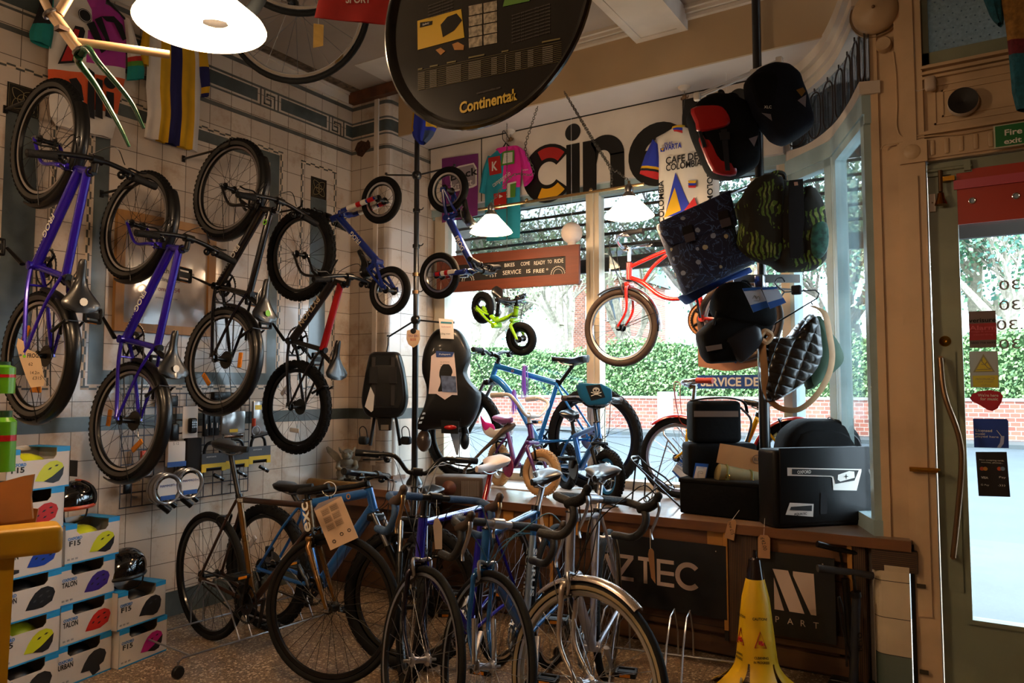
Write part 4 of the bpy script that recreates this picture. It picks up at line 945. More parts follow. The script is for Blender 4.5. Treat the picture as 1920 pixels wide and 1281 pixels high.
def wallbike(label, r0, f0, S, **k):
    S = dict(S, **k); d = (V3(f0)-V3(r0)); S['wb'] = d.length
    s_ = S['wb']-1.0
    S['hb'] = (S['hb'][0]+s_, S['hb'][1]); S['ht'] = (S['ht'][0]+s_, S['ht'][1])
    M = planeM(r0, f0, V3((1, S.get('yaw', .03), 0)), S['r']); 
    return bike('hanging_bicycle', label, S, M, 'bicycles hung upright along the tiled wall')
dk = [('FROG', .42, .034, WHITEM, 1, 'dt'), ('. . . . . .', .22, .006, WHITEM, 1, 'dt')]
BW1 = wallbike('purple bike hung upright on the tiled wall, the one nearest the door of the shop floor with a paper tag on its lower wheel', (-3.66, 1.72, 1.493), (-3.68, 1.733, 2.496), kid, steer=.0, decals=dk, saddle_print=WHITEM, lever_m=BLACK)
BW1['label'] = 'purple bike hung upright above the green cans, furthest left of the wall bikes'
BW2 = wallbike('purple bike hung upright in front of the wooden framed poster', (-3.64, 2.142, 1.183), (-3.756, 2.228, 2.201), kid, decals=dk, saddle_print=WHITEM, ca=2.5, yaw=.06, rspin=1.1)
BW3 = wallbike('glossy black bike with lime green marks hung upright on the tiled wall', (-3.59, 2.637, 1.504), (-3.66, 2.717, 2.496), kid, paint=FBLACK, fork=FBLACK, decals=[('FROG', .42, .034, WHITEM, 1, 'dt'), ('. . . . . .', .22, .006, WHITEM, 1, 'dt'), ('O', .85, .03, GREEN, 1, 'tt')], saddle_print=GREEN, ca=2.0, yaw=.05, rspin=2.0)
PY = mat('python_black', '#121012', .3, coat=.5)
BW4 = wallbike('black and red mountain bike with knobbly tyres hung upright nearest the corner', (-3.624, 3.207, 1.227), (-3.60, 3.20, 2.176), dict(kid, wb=1.0), r=.29, tr=.028, paint=PY, fork=PY, tt_paint=REDR, knobs=44, side=None, brake_track=None, mgf=None, mgr=None, reflc=REFW, decals=[('PYTHON', .5, .042, mat('pale_gold_decal', '#c9b79a', .5), 1, 'dt')], ca=2.4, bb=(.41, .235), sc=(.355, .505), dr=.026, ttr=.022, yaw=.02, knobs_=1, ring=.09, extra_tubes=[])
# brake cable ties: pale yellow wire from each rear wheel
# --- little balance bikes hung on the black display pole
UJB = mat('union_blue', '#142a7a', .25, coat=.6); UJR = mat('union_red', '#b5161f', .3); UJW = mat('union_white', '#dcd8d0', .35)
def locpx(M, px):
    N = (M.to_3x3() @ V3((0, 1, 0))); P = onplane(M.translation, N, *px); q = M.inverted() @ P; return (q.x, q.z)
def pole_bike(label, fr, rr, Y, upx, hb, ht, jn, sN, sT, rr_=.15, **k):
    f0 = ony(Y, *fr); r0 = ony(Y+k.pop('dy', 0), *rr); M = planeM(r0, f0, upx, rr_); wb = (f0-r0).length
    hb_, ht_, j_ = locpx(M, hb), locpx(M, ht), locpx(M, jn); n_, t_ = locpx(M, sN), locpx(M, sT)
    S = dict(r=rr_, tr=.02, wb=wb, bb=(j_[0]-.0, j_[1]-.02), sc=(j_[0]-.03, j_[1]+.05), hb=hb_, ht=ht_, sN=n_, sT=t_, sw=.12, paint=UJB, fork=UJB, crank=0, brakes=None, spokes=16, rim=BLACK, brake_track=TRACK, bw=.19, ext=.03, sh=.03, tk=1.15, tt='none', dr=.02, cables=0, straight=1, levers=1, shifter=0, decals=[('FROG', .5, .03, WHITEM, 0, 'dt')], fork_bands=[(.25, .5, .0172, UJW), (.5, .62, .017, UJR), (.62, .75, .0168, UJW), (.8, .95, .0145, UJR)])
    S.update(k); return bike('balance_bike', label, S, M, 'union flag balance bikes on the display pole')
u1 = pole_bike('union flag balance bike hung on the left side of the black display pole', (715, 375), (731, 545), 3.42, V3((-1, -.1, 0)), (640, 404), (622, 411), (703, 492), (672, 470), (690, 520))
u2 = pole_bike('union flag balance bike hung on the right side of the black pole', (824, 517), (840, 356), 3.75, V3((1, .1, 0)), (884, 508), (898, 503), (846, 410), (872, 375), (884, 425))
# --- lime green balance bike hanging in the window
rg = ony(4.42, 905, 577); fg_ = rg+V3((.36, -.08, -.245)); LIME = mat('lime_paint', '#93d21c', .25, coat=.6)
M = planeM(rg, fg_, V3((.0, -.1, 1)), .118)
g1 = bike('balance_bike', 'lime green balance bike hanging by a chain below the chalkboard sign', dict(r=.118, tr=.024, wb=(fg_-rg).length, bb=(.19, .08), sc=(.17, .14), hb=(.335, .235), ht=(.31, .31), sN=(.24, .27), sT=(.06, .30), sw=.1, paint=LIME, crank=0, brakes=None, spokes=16, spoke=SPK, rim=BLACK, bw=.2, ext=.0, sh=.03, tt='none', dt=[(.33, .26), (.23, .15), (.17, .11), (.08, .115), (0, .118)], dr=.017, no_stays=0, cables=1, straight=1, shifter=0, steer=.35, tk=1.0, ss=(.1, .12)), M)
# --- red cruiser hanging in the window
Yr = 4.38; fR = ony(Yr, 1164, 614.5); rR = fR+V3((.74, .04, .02)); M = planeM(rR, fR, V3((0, 0, 1)), .25)
REDC = mat('bright_red_paint', '#d3241c', .25, coat=.6); BROWNT = mat('brown_tyre', '#3a281c', .7, bump=.1, scale=50)
hbR, htR = locpx(M, (1180, 527)), locpx(M, (1180, 492)); bar_ = locpx(M, (1180, 466))
def LP(*ps): return [locpx(M, p) for p in ps]
c1 = bike('cruiser_bicycle', 'red cruiser bicycle with silver bars and mudguard hanging high in the window', dict(r=.25, tr=.021, wb=(fR-rR).length, bb=locpx(M, (1318, 598)), sc=locpx(M, (1300, 455)), hb=hbR, ht=htR, sN=locpx(M, (1275, 420)), sT=locpx(M, (1325, 425)), sw=.16, paint=REDC, tyre=BROWNT, rim=CHROME, spoke=SPK, brake_track=TRACK, bar='cruiser', bw=.24, rise=.05, ext=.02, sh=.09, bar_m=CHROME, stem_m=CHROME, dt=LP((1183, 521), (1205, 530), (1235, 553), (1262, 561), (1300, 558), (1318, 580)), tt=LP((1183, 500), (1215, 485), (1250, 470), (1300, 452)), extra_tubes=[LP((1206, 528), (1225, 500), (1250, 478))+[.011]], dr=.014, ttr=.013, mgf=(1.0, 3.3), mg_m=CHROME, mgw=.03, guard=mat('copper_chainring', '#b07a50', .3, .8), ca=4.6, brakes='caliper', brake_m=STEEL, fspin=.1, rake=.4, shifter=0, lev_m=STEEL), M)
# --- bikes on the display bench
BLUE = mat('sky_blue_paint', '#1f74c4', .25, .2, coat=.6); BLUE2 = mat('mid_blue_paint', '#1c64b4', .3, .2, coat=.6)
c2 = bike('mountain_bicycle', 'large blue mountain bike standing at the back of the display bench', dict(r=.337, tr=.03, wb=1.04, bb=(.415, .30), sc=(.27, .70), hb=(.80, .73), ht=(.75, .85), sN=(.31, .87), sT=(.04, .86), sw=.15, paint=BLUE, fork=BLACK, susp=1, knobs=50, bw=.33, rise=.02, ext=.06, sh=.04, dt=[(.79, .75), (.70, .69), (.58, .55), (.47, .38), (.42, .30)], dr=.025, ttr=.02, brakes='disc', decals=[('O', .7, .02, mat('orange_decal', '#d08a4a', .5), 1, 'tt')], ca=.9, bands=[], spokes=28, fspin=.4), groundM(-2.20, 4.47, 181.5, ZB), cat='bicycle')
PUR = mat('purple_glitter_paint', '#5a2076', .35, coat=.5, noise=.25, scale=60); CREAMT = mat('cream_tyre', '#c29a6a', .7, bump=.2, scale=60); WTUB = mat('white_enamel', '#dcd6d2', .3, coat=.3); WHT = mat('white_tyre', '#d5d0c4', .6, bump=.2, scale=60); MAG = mat('magenta_guard', '#a01860', .35, noise=.35, scale=50)
rP, fP = onz(ZB, 935, 911), onz(ZB, 1012, 931); d = fP-rP; azP = math.degrees(math.atan2(d.y, d.x)); wbP = max(.52, min(.62, d.length))
k1 = bike('childs_bicycle', 'small purple and white childs bike with cream tyres and purple streamers on the bench', dict(r=.145, tr=.026, wb=wbP, bb=(.24, .16), sc=(.15, .34), hb=(wbP-.10, .345), ht=(wbP-.125, .44), sN=(.2, .46), sT=(.02, .46), sw=.15, paint=PUR, tyre=CREAMT, knobs=40, rim=WTUB, spoke=SPK, spokes=16, bar='cruiser', bw=.17, rise=.12, ext=.02, sh=.05, bar_m=WTUB, stem_m=WTUB, grip=WTUB, saddle=mat('lilac_saddle', '#8a5a8e', .4), dr=.018, crank=1, ring=.05, cl=.09, guard=MAG, derail=0, brakes='caliper', tt='none', tk=1.0, straight=1, steer=.35, ca=1.0, ring_m=MAG, levers=0, cables=0, st_top=(.12, .40), ped_ref=0), groundM(rP.x, rP.y, azP, ZB))
# streamers, doll seat of the purple bike
rB, fB = onz(ZB, 1062, 918), onz(ZB, 1139, 944); d = fB-rB; azB = math.degrees(math.atan2(d.y, d.x)); wbB = max(.52, min(.64, d.length))
k2 = bike('childs_bicycle', 'small blue childs bike with a skull plate on its handlebar', dict(r=.155, tr=.026, wb=wbB, bb=(.24, .17), sc=(.14, .36), hb=(wbB-.11, .36), ht=(wbB-.14, .46), sN=(.2, .49), sT=(.03, .5), sw=.14, paint=BLUE2, fork=BLACK, susp=0, knobs=40, rim=mat('blue_rim', '#1a6aa8', .3), spoke=SPK, spokes=16, bw=.21, rise=.04, ext=.02, sh=.10, crank=1, ring=.05, cl=.09, guard=BLACK, derail=0, tk=1.05, straight=1, steer=.12, ca=.8, cables=1, ped_ref=0, grip=mat('brown_grip', '#4a3528', .6)), groundM(rB.x, rB.y, azB, ZB))
YEL = mat('yellow_paint', '#d9a514', .25, coat=.6); Yy = 4.42
fY = ony(Yy, 1272, 886); rY = ony(Yy, 1490, 880); M = groundM(rY.x+.02, Yy, 180, ZB)
hbY, htY = locpx(M, (1296, 800)), locpx(M, (1300, 755))
k3 = bike('folding_bicycle', 'yellow and red shopper bike at the right end of the bench behind the luggage bags', dict(r=.245, tr=.02, wb=rY.x+.02-fY.x, bb=(.33, .24), sc=(.22, .5), hb=hbY, ht=htY, sN=locpx(M, (1395, 752)), sT=locpx(M, (1450, 755)), sw=.15, paint=YEL, rim=ALLOY, spoke=SPK, brake_track=TRACK, bar='cruiser', bw=.22, rise=.03, ext=.02, sh=.10, bar_m=CHROME, stem_m=CHROME, grip=mat('red_grip', '#b0321e', .6), mgf=(.9, 2.9), mgr=(.0, 2.6), mg_m=REDR, mgw=.03, tt='none', dt=[hbY, (.42, .40), (.33, .25)], dr=.02, extra_tubes=[[(.33, .25), (.26, .40), (.22, .5), .016]], brakes='caliper', post=CHROME, shifter=0, lev_m=STEEL, cable=mat('red_cable', '#a03024', .5)), M)

# --- bikes on the floor
GOLD = mat('bronze_gold_paint', '#6b4716', .28, .6, coat=.5); GOLDD = mat('dark_bronze_paint', '#3a2216', .35, .5, coat=.4)
BF1 = bike('single_speed_bicycle', 'bronze single speed bike with thin black tyres standing in the wire rack', dict(r=.338, tr=.016, wb=1.0, bb=(.41, .27), sc=(.265, .765), hb=(.87, .665), ht=(.835, .815), sN=(.33, 1.03), sT=(.06, 1.045), sw=.14, paint=GOLDD, seat_paint=GOLD, head_paint=GOLD, fork=GOLD, straight=1, bar='bull', bw=.2, ext=.06, sh=.035, derail=0, ring=.095, ca=1.25, brakes='caliper', steer=.42, decals=[('FIXIE', .05, .018, WHITEM, -1, 'tt'), ('exc', .5, .05, WHITEM, -1, 'ht')], spokes=32, crank_m=BLACK, dr=.017, levers=0, cables=1, tyre_w=1.1), groundM(-3.57, 2.585, -5.5), None)
BF2 = bike('mountain_bicycle', 'blue mountain bike with a black suspension fork standing against the corner behind the bronze bike', dict(r=.345, tr=.029, wb=1.06, bb=(.43, .30), sc=(.29, .71), hb=(.83, .72), ht=(.785, .84), sN=(.37, .82), sT=(.1, .80), sw=.15, paint=BLUE2, fork=BLACK, susp=1, knobs=50, bw=.32, rise=.0, ext=.06, sh=.05, dr=.027, ttr=.022, brakes='disc', ca=2.2, reflect=(.5, 3.4), reflc=REFW, spokes=28, steer=.45, tk=1.1, decals=[('O', .75, .03, mat('orange_decal', '#d08a4a', .5), -1, 'tt')]), groundM(-3.45, 2.86, -1.5))
BF3 = bike('mountain_bicycle', 'black bike with riser bars and knobbly tyres standing beside the black display pole', dict(r=.335, tr=.025, wb=1.04, bb=(.42, .29), sc=(.28, .70), hb=(.82, .71), ht=(.775, .845), sN=(.36, .745), sT=(.09, .745), sw=.15, paint=FBLACK, fork=BLACK, susp=1, stan=STEEL, knobs=50, bw=.31, rise=.07, ext=.05, sh=.07, dr=.018, brakes='v', brake_m=STEEL, ca=1.6, reflect=(.9,), reflc=REFW, side=None, brake_track=TRACK, steer=.3, cable=mat('silver_cable', '#9a9a9a', .3, .6)), groundM(-2.84, 3.60, -59))
NAVY = mat('royal_blue_paint', '#1b1494', .22, .3, coat=.8); BTAPE = mat('blue_bar_tape', '#1d3f66', .7, bump=.3, scale=90); ktape = mat('black_bar_tape', '#121214', .65, bump=.3, scale=90)
road = dict(r=.338, tr=.0125, wb=1.0, bb=(.41, .27), sc=(.28, .79), hb=(.86, .665), ht=(.83, .83), sN=(.34, .975), sT=(.07, .99), sw=.145, bar='drop', levers=0, brakes='caliper', brake_m=ALLOY, rim=mat('dark_rim', '#2a2826', .35, .8), brake_track=TRACK, spoke=SPK, hub=ALLOY, crank_m=ALLOY, ring_m=STEEL, spokes=28, stay_m=STEEL, fy=.042, fork_bands=[])
BF4 = bike('road_bicycle', 'royal blue road bike with blue bar tape and a white saddle', dict(road, paint=NAVY, fork=mat('dark_chrome_fork', '#2a2630', .25, .7), tape=BTAPE, hood=mat('brown_hood', '#3a2a22', .6), lever_m=mat('gold_lever', '#a88a66', .3, .9), saddle=mat('white_saddle', '#d9c9c0', .4), dw=.205, ext=.09, sh=.075, ht=(.83, .835), steer=.97, ca=2.4, out_cable=0, stem_m=BLACK, decals=[('CLAUD BUTLER', .55, .022, WHITEM, 0, 'dt'), ('DALESMAN', .5, .016, WHITEM, 0, 'tt')], post=REDR), groundM(-2.05, 3.17, -80.5), 'drop-bar bikes in the front row', title='')
SIR = mat('sirrus_blue_paint', '#14538f', .25, .3, coat=.7)
BF5 = bike('road_bicycle', 'road bike with blue and silver frame and black bar tape, between two others', dict(road, paint=SIR, fork=SIR, tape=ktape, hood=mat('black_hood', '#2a201a', .6), dw=.20, ext=.08, sh=.02, ht=(.83, .80), sc=(.28, .78), sN=(.32, .92), sT=(.06, .93), steer=.92, ca=2.0, bar_m=ALLOY, stem_m=ALLOY, post=ALLOY, decals=[('SIRRUS', .5, .05, WHITEM, 0, 'st')], bands=[((.41, .27), (.28, .78), .15, .8, .0163, mat('silver_seat_tube', '#8fa0ae', .3, .7))], fork_bands=[(.5, .98, .0095, mat('silver_fork_leg', '#a9a49c', .3, .8))], out_cable=1, cable=mat('blue_cable', '#3a6d8c', .4)), groundM(-1.82, 3.25, -79), 'drop-bar bikes in the front row')
SILV = mat('silver_frame_paint', '#a9a9b2', .3, .75, coat=.4)
BF6 = bike('touring_bicycle', 'silver touring bike with a silver front mudguard and black drop bars', dict(road, paint=SILV, fork=mat('bronze_silver_fork', '#b3a79c', .3, .75), tr=.017, tape=ktape, dw=.215, ext=.09, sh=.05, ht=(.82, .89), sN=(.33, .955), sT=(.07, .965), sw=.17, steer=1.1, ca=.9, rim=mat('cream_wall_rim', '#8a8272', .4, .5), mgf=(1.05, 2.4), mg_m=mat('silver_mudguard', '#c2b3a8', .25, .8), mgw=.024, bar_m=ALLOY, stem_m=SILV, post=ALLOY, out_cable=1, dr=.02, side=mat('gum_wall', '#8a7a5c', .6), decals=[('SILVER', .25, .03, DARKINK, 0, 'st')]), groundM(-1.54, 3.265, -74), 'drop-bar bikes in the front row')
# ================================================================ things on the left wall and floor
class Pl:      # a plane of the place; call with photo pixels -> local (x right, y up); M has z toward the room
    def __init__(s, o, x, y=(0, 0, 1)): s.M = frame(o, x, y); s.I = s.M.inverted(); s.N = s.M.to_3x3() @ V3((0, 0, 1))
    def __call__(s, px, py): q = s.I @ onplane(s.M.translation, s.N, px, py); return (q.x, q.y)
    def w(s, px, py, off=0.): q = s(px, py); return s.M @ V3((q[0], q[1], off))
    def poly(s, g, pts, m, off=0., depth=.0): g.poly([s(*p)+(off,) for p in pts], m, s.M, depth=depth)
    def text(s, g, t, px, h, m, off=.002, bold=.0, width=None, rot=0., mirror=False):
        q = s(*px); c, n = math.cos(rot), math.sin(rot); R3 = s.M.to_3x3(); g.text(t, s.M @ V3((q[0], q[1], 0)), R3 @ V3((c, n, 0)), R3 @ V3((-n, c, 0)), h, m, bold, width, off=off, mirror=mirror)
def wallpl(X=-4.08): return Pl((X, 2, 2), (0, 1, 0))
def winpl(Y): return Pl((0, Y, 2), (1, 0, 0))
def facepl(d, px, py, yaw=0., tilt=0.):
    a = YAW+math.radians(yaw); x = V3((math.cos(a), math.sin(a), 0)); y = V3((-math.sin(tilt)*-math.sin(a), -math.sin(tilt)*math.cos(a), math.cos(tilt)))
    return Pl(ondepth(d, px, py), x, y)
def cloth(g, pl, rows, th, mf, fold=.006, nf=5, nu=16, nv=14, seed=0):
    # rows: list of (pixel left, pixel right) from top to bottom
    R_ = [(pl(*a), pl(*b)) for a, b in rows]
    def edge(v): t = v*(len(R_)-1); i = min(int(t), len(R_)-2); f = t-i; A_, B2 = R_[i], R_[i+1]; return [tuple(A_[k][c]*(1-f)+B2[k][c]*f for c in (0, 1)) for k in (0, 1)]
    def pt(u_, v_, sd):
        l, r_ = edge(v_); x = l[0]*(1-u_)+r_[0]*u_; y = l[1]*(1-u_)+r_[1]*u_; e = math.sin(PI*min(max(u_, 0), 1))**.45
        z = sd*th/2*e+fold*math.sin(u_*PI*nf+seed+v_*1.3)*(.3+.7*v_)*e*(1 if sd > 0 else .3); return V3((x, y, z+th/2))
    for sd in (1, -1):
        vs = [pt(i/nu, j/nv, sd) for i in range(nu+1) for j in range(nv+1)]; k = len(g.v); T = pl.M if g.M is None else g.M @ pl.M; g.v += [T @ v for v in vs]
        for i in range(nu):
            for j in range(nv):
                f = (k+i*(nv+1)+j, k+(i+1)*(nv+1)+j, k+(i+1)*(nv+1)+j+1, k+i*(nv+1)+j+1); g.f.append(f if sd < 0 else tuple(reversed(f))); g.m.append(g.mi(mf((i+.5)/nu, (j+.5)/nv))); g.flat.append(False)
def slab(g, pl, pts, m, z0, th, r_=.012, soft=.04):     # padded solid with the traced outline and its own thickness
    P = [V3(pl(*p)+(0,)) for p in pts]; c = sum(P, V3((0, 0, 0)))/len(P); Q = []; n = len(P)
    for i in range(n):
        a, b_, d_ = P[i-1], P[i], P[(i+1) % n]; k_ = min(r_, (a-b_).length*.45, (d_-b_).length*.45); u1 = b_+(a-b_).normalized()*k_; u2 = b_+(d_-b_).normalized()*k_
        for s_ in (0, .5, 1): Q.append((u1*(1-s_)**2+b_*2*s_*(1-s_)+u2*s_*s_))
    rings = []
    for k, z in ((.80, 0), (.93, th*.06), (1-soft*.5, th*.2), (1, th*.45), (1-soft*.5, th*.72), (1-soft*1.6, th*.9), (.84, th*.985), (.55, th*1.03), (.1, th*1.04)): rings.append([c+(q-c)*k+V3((0, 0, z0+z)) for q in Q])
    g.loft(rings, m, pl.M)
def bag(g, pl, rows, m, n=20, p=2.6, z0=0., M2=None):
    th = max(r[2] for r in rows); slab(g, pl, [r[0] for r in rows]+[r[1] for r in reversed(rows)], m, z0, th, .03)
TEAL = mat('teal_cloth', '#0f7f78', .85, noise=.25, scale=9); MAGC = mat('magenta_cloth', '#a8308c', .85, noise=.15, scale=9); ORC = mat('orange_cloth', '#d2572a', .85, noise=.12, scale=9); WHC = mat('white_cloth', '#cfc6bd', .9, noise=.1, scale=8); YLC = mat('yellow_cloth', '#c99a12', .9, noise=.12, scale=9); NVC = mat('navy_cloth', '#17164f', .9); KC = mat('black_cloth', '#100e12', .9); RDC = mat('red_cloth', '#b41f24', .85); GRC = mat('green_cloth', '#4c7d22', .85); CYC = mat('cyan_cloth', '#18879c', .85, noise=.12, scale=9); PKC = mat('pink_cloth', '#d01c8c', .85, noise=.1, scale=9); BLC = mat('blue_cloth', '#20309c', .85)
z40 = lambda x, y: (40+.2342*x, .2342*y)
pl = wallpl(-4.07)
t = thing('cycling_jersey', 'multicoloured jersey with teal sleeves, magenta and orange panels, hung high on the left wall', 'jersey', pl.w(150, 130), 'cycling jerseys on display')
g = G(); rows = [(z40(250, -60), z40(700, 60)), (z40(235, 60), z40(800, 130)), (z40(225, 220), z40(825, 300)), (z40(205, 400), z40(820, 470)), (z40(197, 560), z40(815, 640)), (z40(200, 740), z40(770, 830)), (z40(215, 930), z40(740, 1010)), (z40(260, 1010), z40(710, 1120))]
def mf(u_, v_):
    if u_ < .42: return WHC if v_ < .54 else ORC if v_ < .74 else WHC
    if v_ < .52: return MAGC if u_ > .47 or v_ > .3 else WHC
    return WHC if v_ < .575 else ORC if v_ < .8 else WHC
cloth(g, pl, rows, .04, mf, .008); o_ = .052
def pp(pts, m, off=o_): pl.poly(g, [z40(*p) for p in pts], m, off)
pp([(250, 530), (390, 225), (455, 240), (470, 270), (410, 520)], KC); pp([(275, 510), (385, 250), (425, 260), (365, 505)], SR, o_+.001); pp([(370, 500), (410, 380), (425, 390), (425, 495)], GRC, o_+.001)
pp([(480, 210), (540, 190), (640, 420), (600, 445)], KC); pp([(545, 175), (600, 150), (680, 380), (650, 430), (630, 330)], KC); pp([(600, 150), (700, 150), (770, 220), (800, 330), (770, 345), (700, 200), (640, 190)], KC); pp([(650, 330), (700, 400), (735, 420), (660, 425)], KC)
for a_, b2 in (((495, 560), (545, 600)), ((560, 640), (610, 660)), ((640, 745), (700, 760))): pp([a_, b2, (b2[0], 970), (a_[0]-10, 945)], KC)
pp([(340, 650), (400, 640), (440, 700), (460, 820), (420, 830), (380, 740)], KC); q = pl(*z40(668, 680)); g.lathe([(0, 0), (.033, 0)], KC, 18, pl.M @ Matrix.Translation((q[0], q[1], o_))); q = pl(*z40(468, 145)); g.lathe([(0, 0), (.036, 0)], KC, 18, pl.M @ Matrix.Translation((q[0], q[1], o_))); g.lathe([(.03, .001), (.032, .001)], WHC, 18, pl.M @ Matrix.Translation((q[0], q[1], o_)))
g.build('body', t)
g = G(); cloth(g, pl, [(z40(150, -40), z40(240, 0)), (z40(100, 130), z40(240, 150)), (z40(40, 270), z40(240, 280)), (z40(50, 330), z40(215, 400))], .05, lambda u_, v_: TEAL if (v_ > .45 or u_ > .7) else KC, .004, nu=8, nv=8); g.build('sleeve', t)
g = G(); cloth(g, pl, [(z40(800, 150), z40(850, 190)), (z40(820, 330), z40(915, 400)), (z40(830, 470), z40(935, 460)), (z40(830, 560), z40(970, 560)), (z40(822, 650), z40(960, 640))], .05, lambda u_, v_: WHC if v_ < .5 else (SR if v_ < .6 else GRC if v_ < .68 else TEAL), .004, nu=8, nv=10); g.build('sleeve', t)
g = G(); cloth(g, pl, [(z40(430, -40), z40(660, -30)), (z40(500, 60), z40(650, 110))], .05, lambda u_, v_: MAGC, .004, nu=6, nv=4); g.build('collar', t)
g = G(); p = pl.w(185, 0, .03); g.tube(catmull([p+V3((0, -.15, -.06)), p+V3((0, -.04, .0)), p+V3((0, 0, .05)), p+V3((0, .04, .0)), p+V3((0, .17, -.08))], 4), .006, BPLAST, 6); g.tube([p+V3((0, 0, .05)), p+V3((-.0, 0, .12)), p+V3((-.04, .01, .13))], .0025, STEEL, 5); g.build('coat_hanger', label='black plastic coat hanger holding the multicoloured jersey', cat='hanger')
t = thing('cycling_jersey', 'white jersey with yellow and navy vertical stripes hung on the wall under the big lamp', 'jersey', pl.w(330, 150), 'cycling jerseys on display')
g = G(); rows = [(z40(1010, 250), z40(1400, 330)), (z40(1000, 420), z40(1425, 480)), (z40(985, 700), z40(1420, 760)), (z40(1000, 900), z40(1415, 950)), (z40(970, 1100), z40(1395, 1220))]
cloth(g, pl, rows, .03, lambda u_, v_: WHC if u_ < .22 or u_ > .87 else (YLC if u_ < .42 else NVC if u_ < .64 else YLC), .012, 9, nu=32); g.build('body', t)
g = G(); cloth(g, pl, [(z40(1400, 380), z40(1470, 440)), (z40(1405, 560), z40(1490, 560)), (z40(1425, 700), z40(1495, 690)), (z40(1425, 780), z40(1480, 780))], .04, lambda u_, v_: YLC if v_ < .35 else NVC if v_ < .68 else YLC if v_ < .88 else NVC, .003, nu=6, nv=10); g.build('sleeve', t)
g = G(); cloth(g, pl, [(z40(960, 250), z40(1015, 260)), (z40(930, 400), z40(1005, 400)), (z40(940, 520), z40(1000, 540))], .04, lambda u_, v_: YLC if v_ < .5 else NVC if v_ < .75 else YLC, .003, nu=6, nv=10); g.build('sleeve', t)
# framed poster behind the second bike
OAK = plank('pale_oak_frame', '#b98648', '#8a5e2c', 'z', ('x', 5), .45); pf = wallpl(-4.105)
t = thing('framed_poster', 'large oak framed certificate on the tiled wall behind the purple bikes', 'picture frame', pf.w(310, 620)); g = G()
a_, b2 = pf(232, 410), pf(388, 432); c_ = pf(232, 595)[1]; x0_, x1_, y1_, y0_ = a_[0], b2[0], pf(300, 425)[1], pf(300, 610)[1]
for bx in ((x0_-.05, y0_-.05, x1_+.05, y0_), (x0_-.05, y1_, x1_+.05, y1_+.05), (x0_-.05, y0_, x0_, y1_), (x1_, y0_, x1_+.05, y1_)): g.box2((bx[0], bx[1], 0), (bx[2], bx[3], .03), OAK, pf.M)
g.build('frame', t); g = G(); g.box2((x0_, y0_, 0), (x1_, y1_, .012), mat('certificate_paper', '#a8968a', .15, noise=.15, scale=4, coat=.6), pf.M); mx_ = (x0_+x1_)/2
for i, (tx, hh, m) in enumerate((('Monmouth - Moncie', .03, DARKINK), ('Cycling Club', .03, DARKINK), ('from 1954', .028, mat('maroon_ink', '#7a1f2c', .6)), ('proud to support the club', .012, DARKINK))): g.text(tx, pf.M @ V3((mx_, y1_-.26-.055*i, .012)), (0, 1, 0), (0, 0, 1), hh, m, .0)
g.build('certificate', t)
# wire grid panel with accessories
GW = mat('grid_wire', '#4a4a50', .3, .8); GX = -4.06; pg = wallpl(GX); t = thing('wire_grid_panel', 'chrome wire grid panel for accessories low on the tiled wall', 'rack', pg.w(350, 950)); g = G()
z20 = lambda x, y: (200+.2108*x, 700+.2108*y)
A_ = pg(*z20(110, 1205)); B2 = pg(*z20(1250, 1035)); C2 = pg(*z20(700, 180)); yb, ytp = A_[1], C2[1]; xa_, xb_ = A_[0], B2[0]
n_ = 13
for i in range(n_+1): x = xa_+(xb_-xa_)*i/n_; g.cyl((x, yb, .004), (x, ytp, .004), .003, GW, 6, pg.M)
n_ = 8
for i in range(n_+1): y = yb+(ytp-yb)*i/n_; g.cyl((xa_, y, 0), (xb_, y, 0), .0038, GW, 6, pg.M)
g.build('grid', t)
g = G()
for x, y in ((xa_+.1, ytp-.05), (xb_-.1, ytp-.05), (xa_+.1, yb+.05), (xb_-.1, yb+.05)): g.cyl((x, y, -.048), (x, y, 0), .006, STEEL, 8, pg.M)
g.build('wall_bracket', t)
BXY = mat('lock_card_yellow', '#d3b016', .5); BXK = mat('lock_card_grey', '#3c3d42', .5); BLU = mat('sales_blue', '#1c4f9c', .5); PAPER = mat('card_white', '#d9d2cc', .6)
def ulock(px, py, label, col=BXY, s=1.):
    q = pg(px, py); t = thing('u_lock', label, 'bike lock', pg.M @ V3((q[0], q[1], .06)), 'bicycle locks on the grid'); T = pg.M @ Matrix.Translation((q[0], q[1], .05)) @ Matrix.Scale(s, 4)
    g = G(T); g.tube(catmull([(-.055, -.02, 0), (-.055, .07, 0), (-.03, .115, 0), (.03, .115, 0), (.055, .07, 0), (.055, -.02, 0)], 5), .0095, BLACK, 8); g.build('shackle', t)
    g = G(T); g.cyl((-.085, -.035, .0), (.085, -.035, 0), .018, BLACK, 12); g.build('crossbar', t)
    g = G(T); g.box2((-.085, -.01, .012), (.085, .055, .02), BXK); g.box2((-.085, -.03, .013), (.085, -.006, .0215), col); g.box2((-.085, -.055, .013), (-.055, -.03, .0215), col); g.box2((.055, -.055, .013), (.085, -.03, .0215), col); g.text('KRYPTONITE', (-.02, .035, .021), (1, 0, 0), (0, 1, 0), .008, PAPER, off=.0004); g.build('card', t)
    g = G(T); g.cyl((-.0, -.075, .02), (.06, -.11, .03), .012, BLACK, 10); g.cyl((.03, -.093, .025), (.04, -.099, .027), .0125, STEEL, 10); g.build('bracket', t)
ulock(388, 866, 'u-shaped bike lock with yellow and grey card, leftmost of the three on the grid'); ulock(432, 860, 'u-shaped bike lock with yellow and grey card, middle of the three on the grid'); ulock(474, 852, 'u-shaped bike lock with yellow and grey card behind the bronze bike saddle')
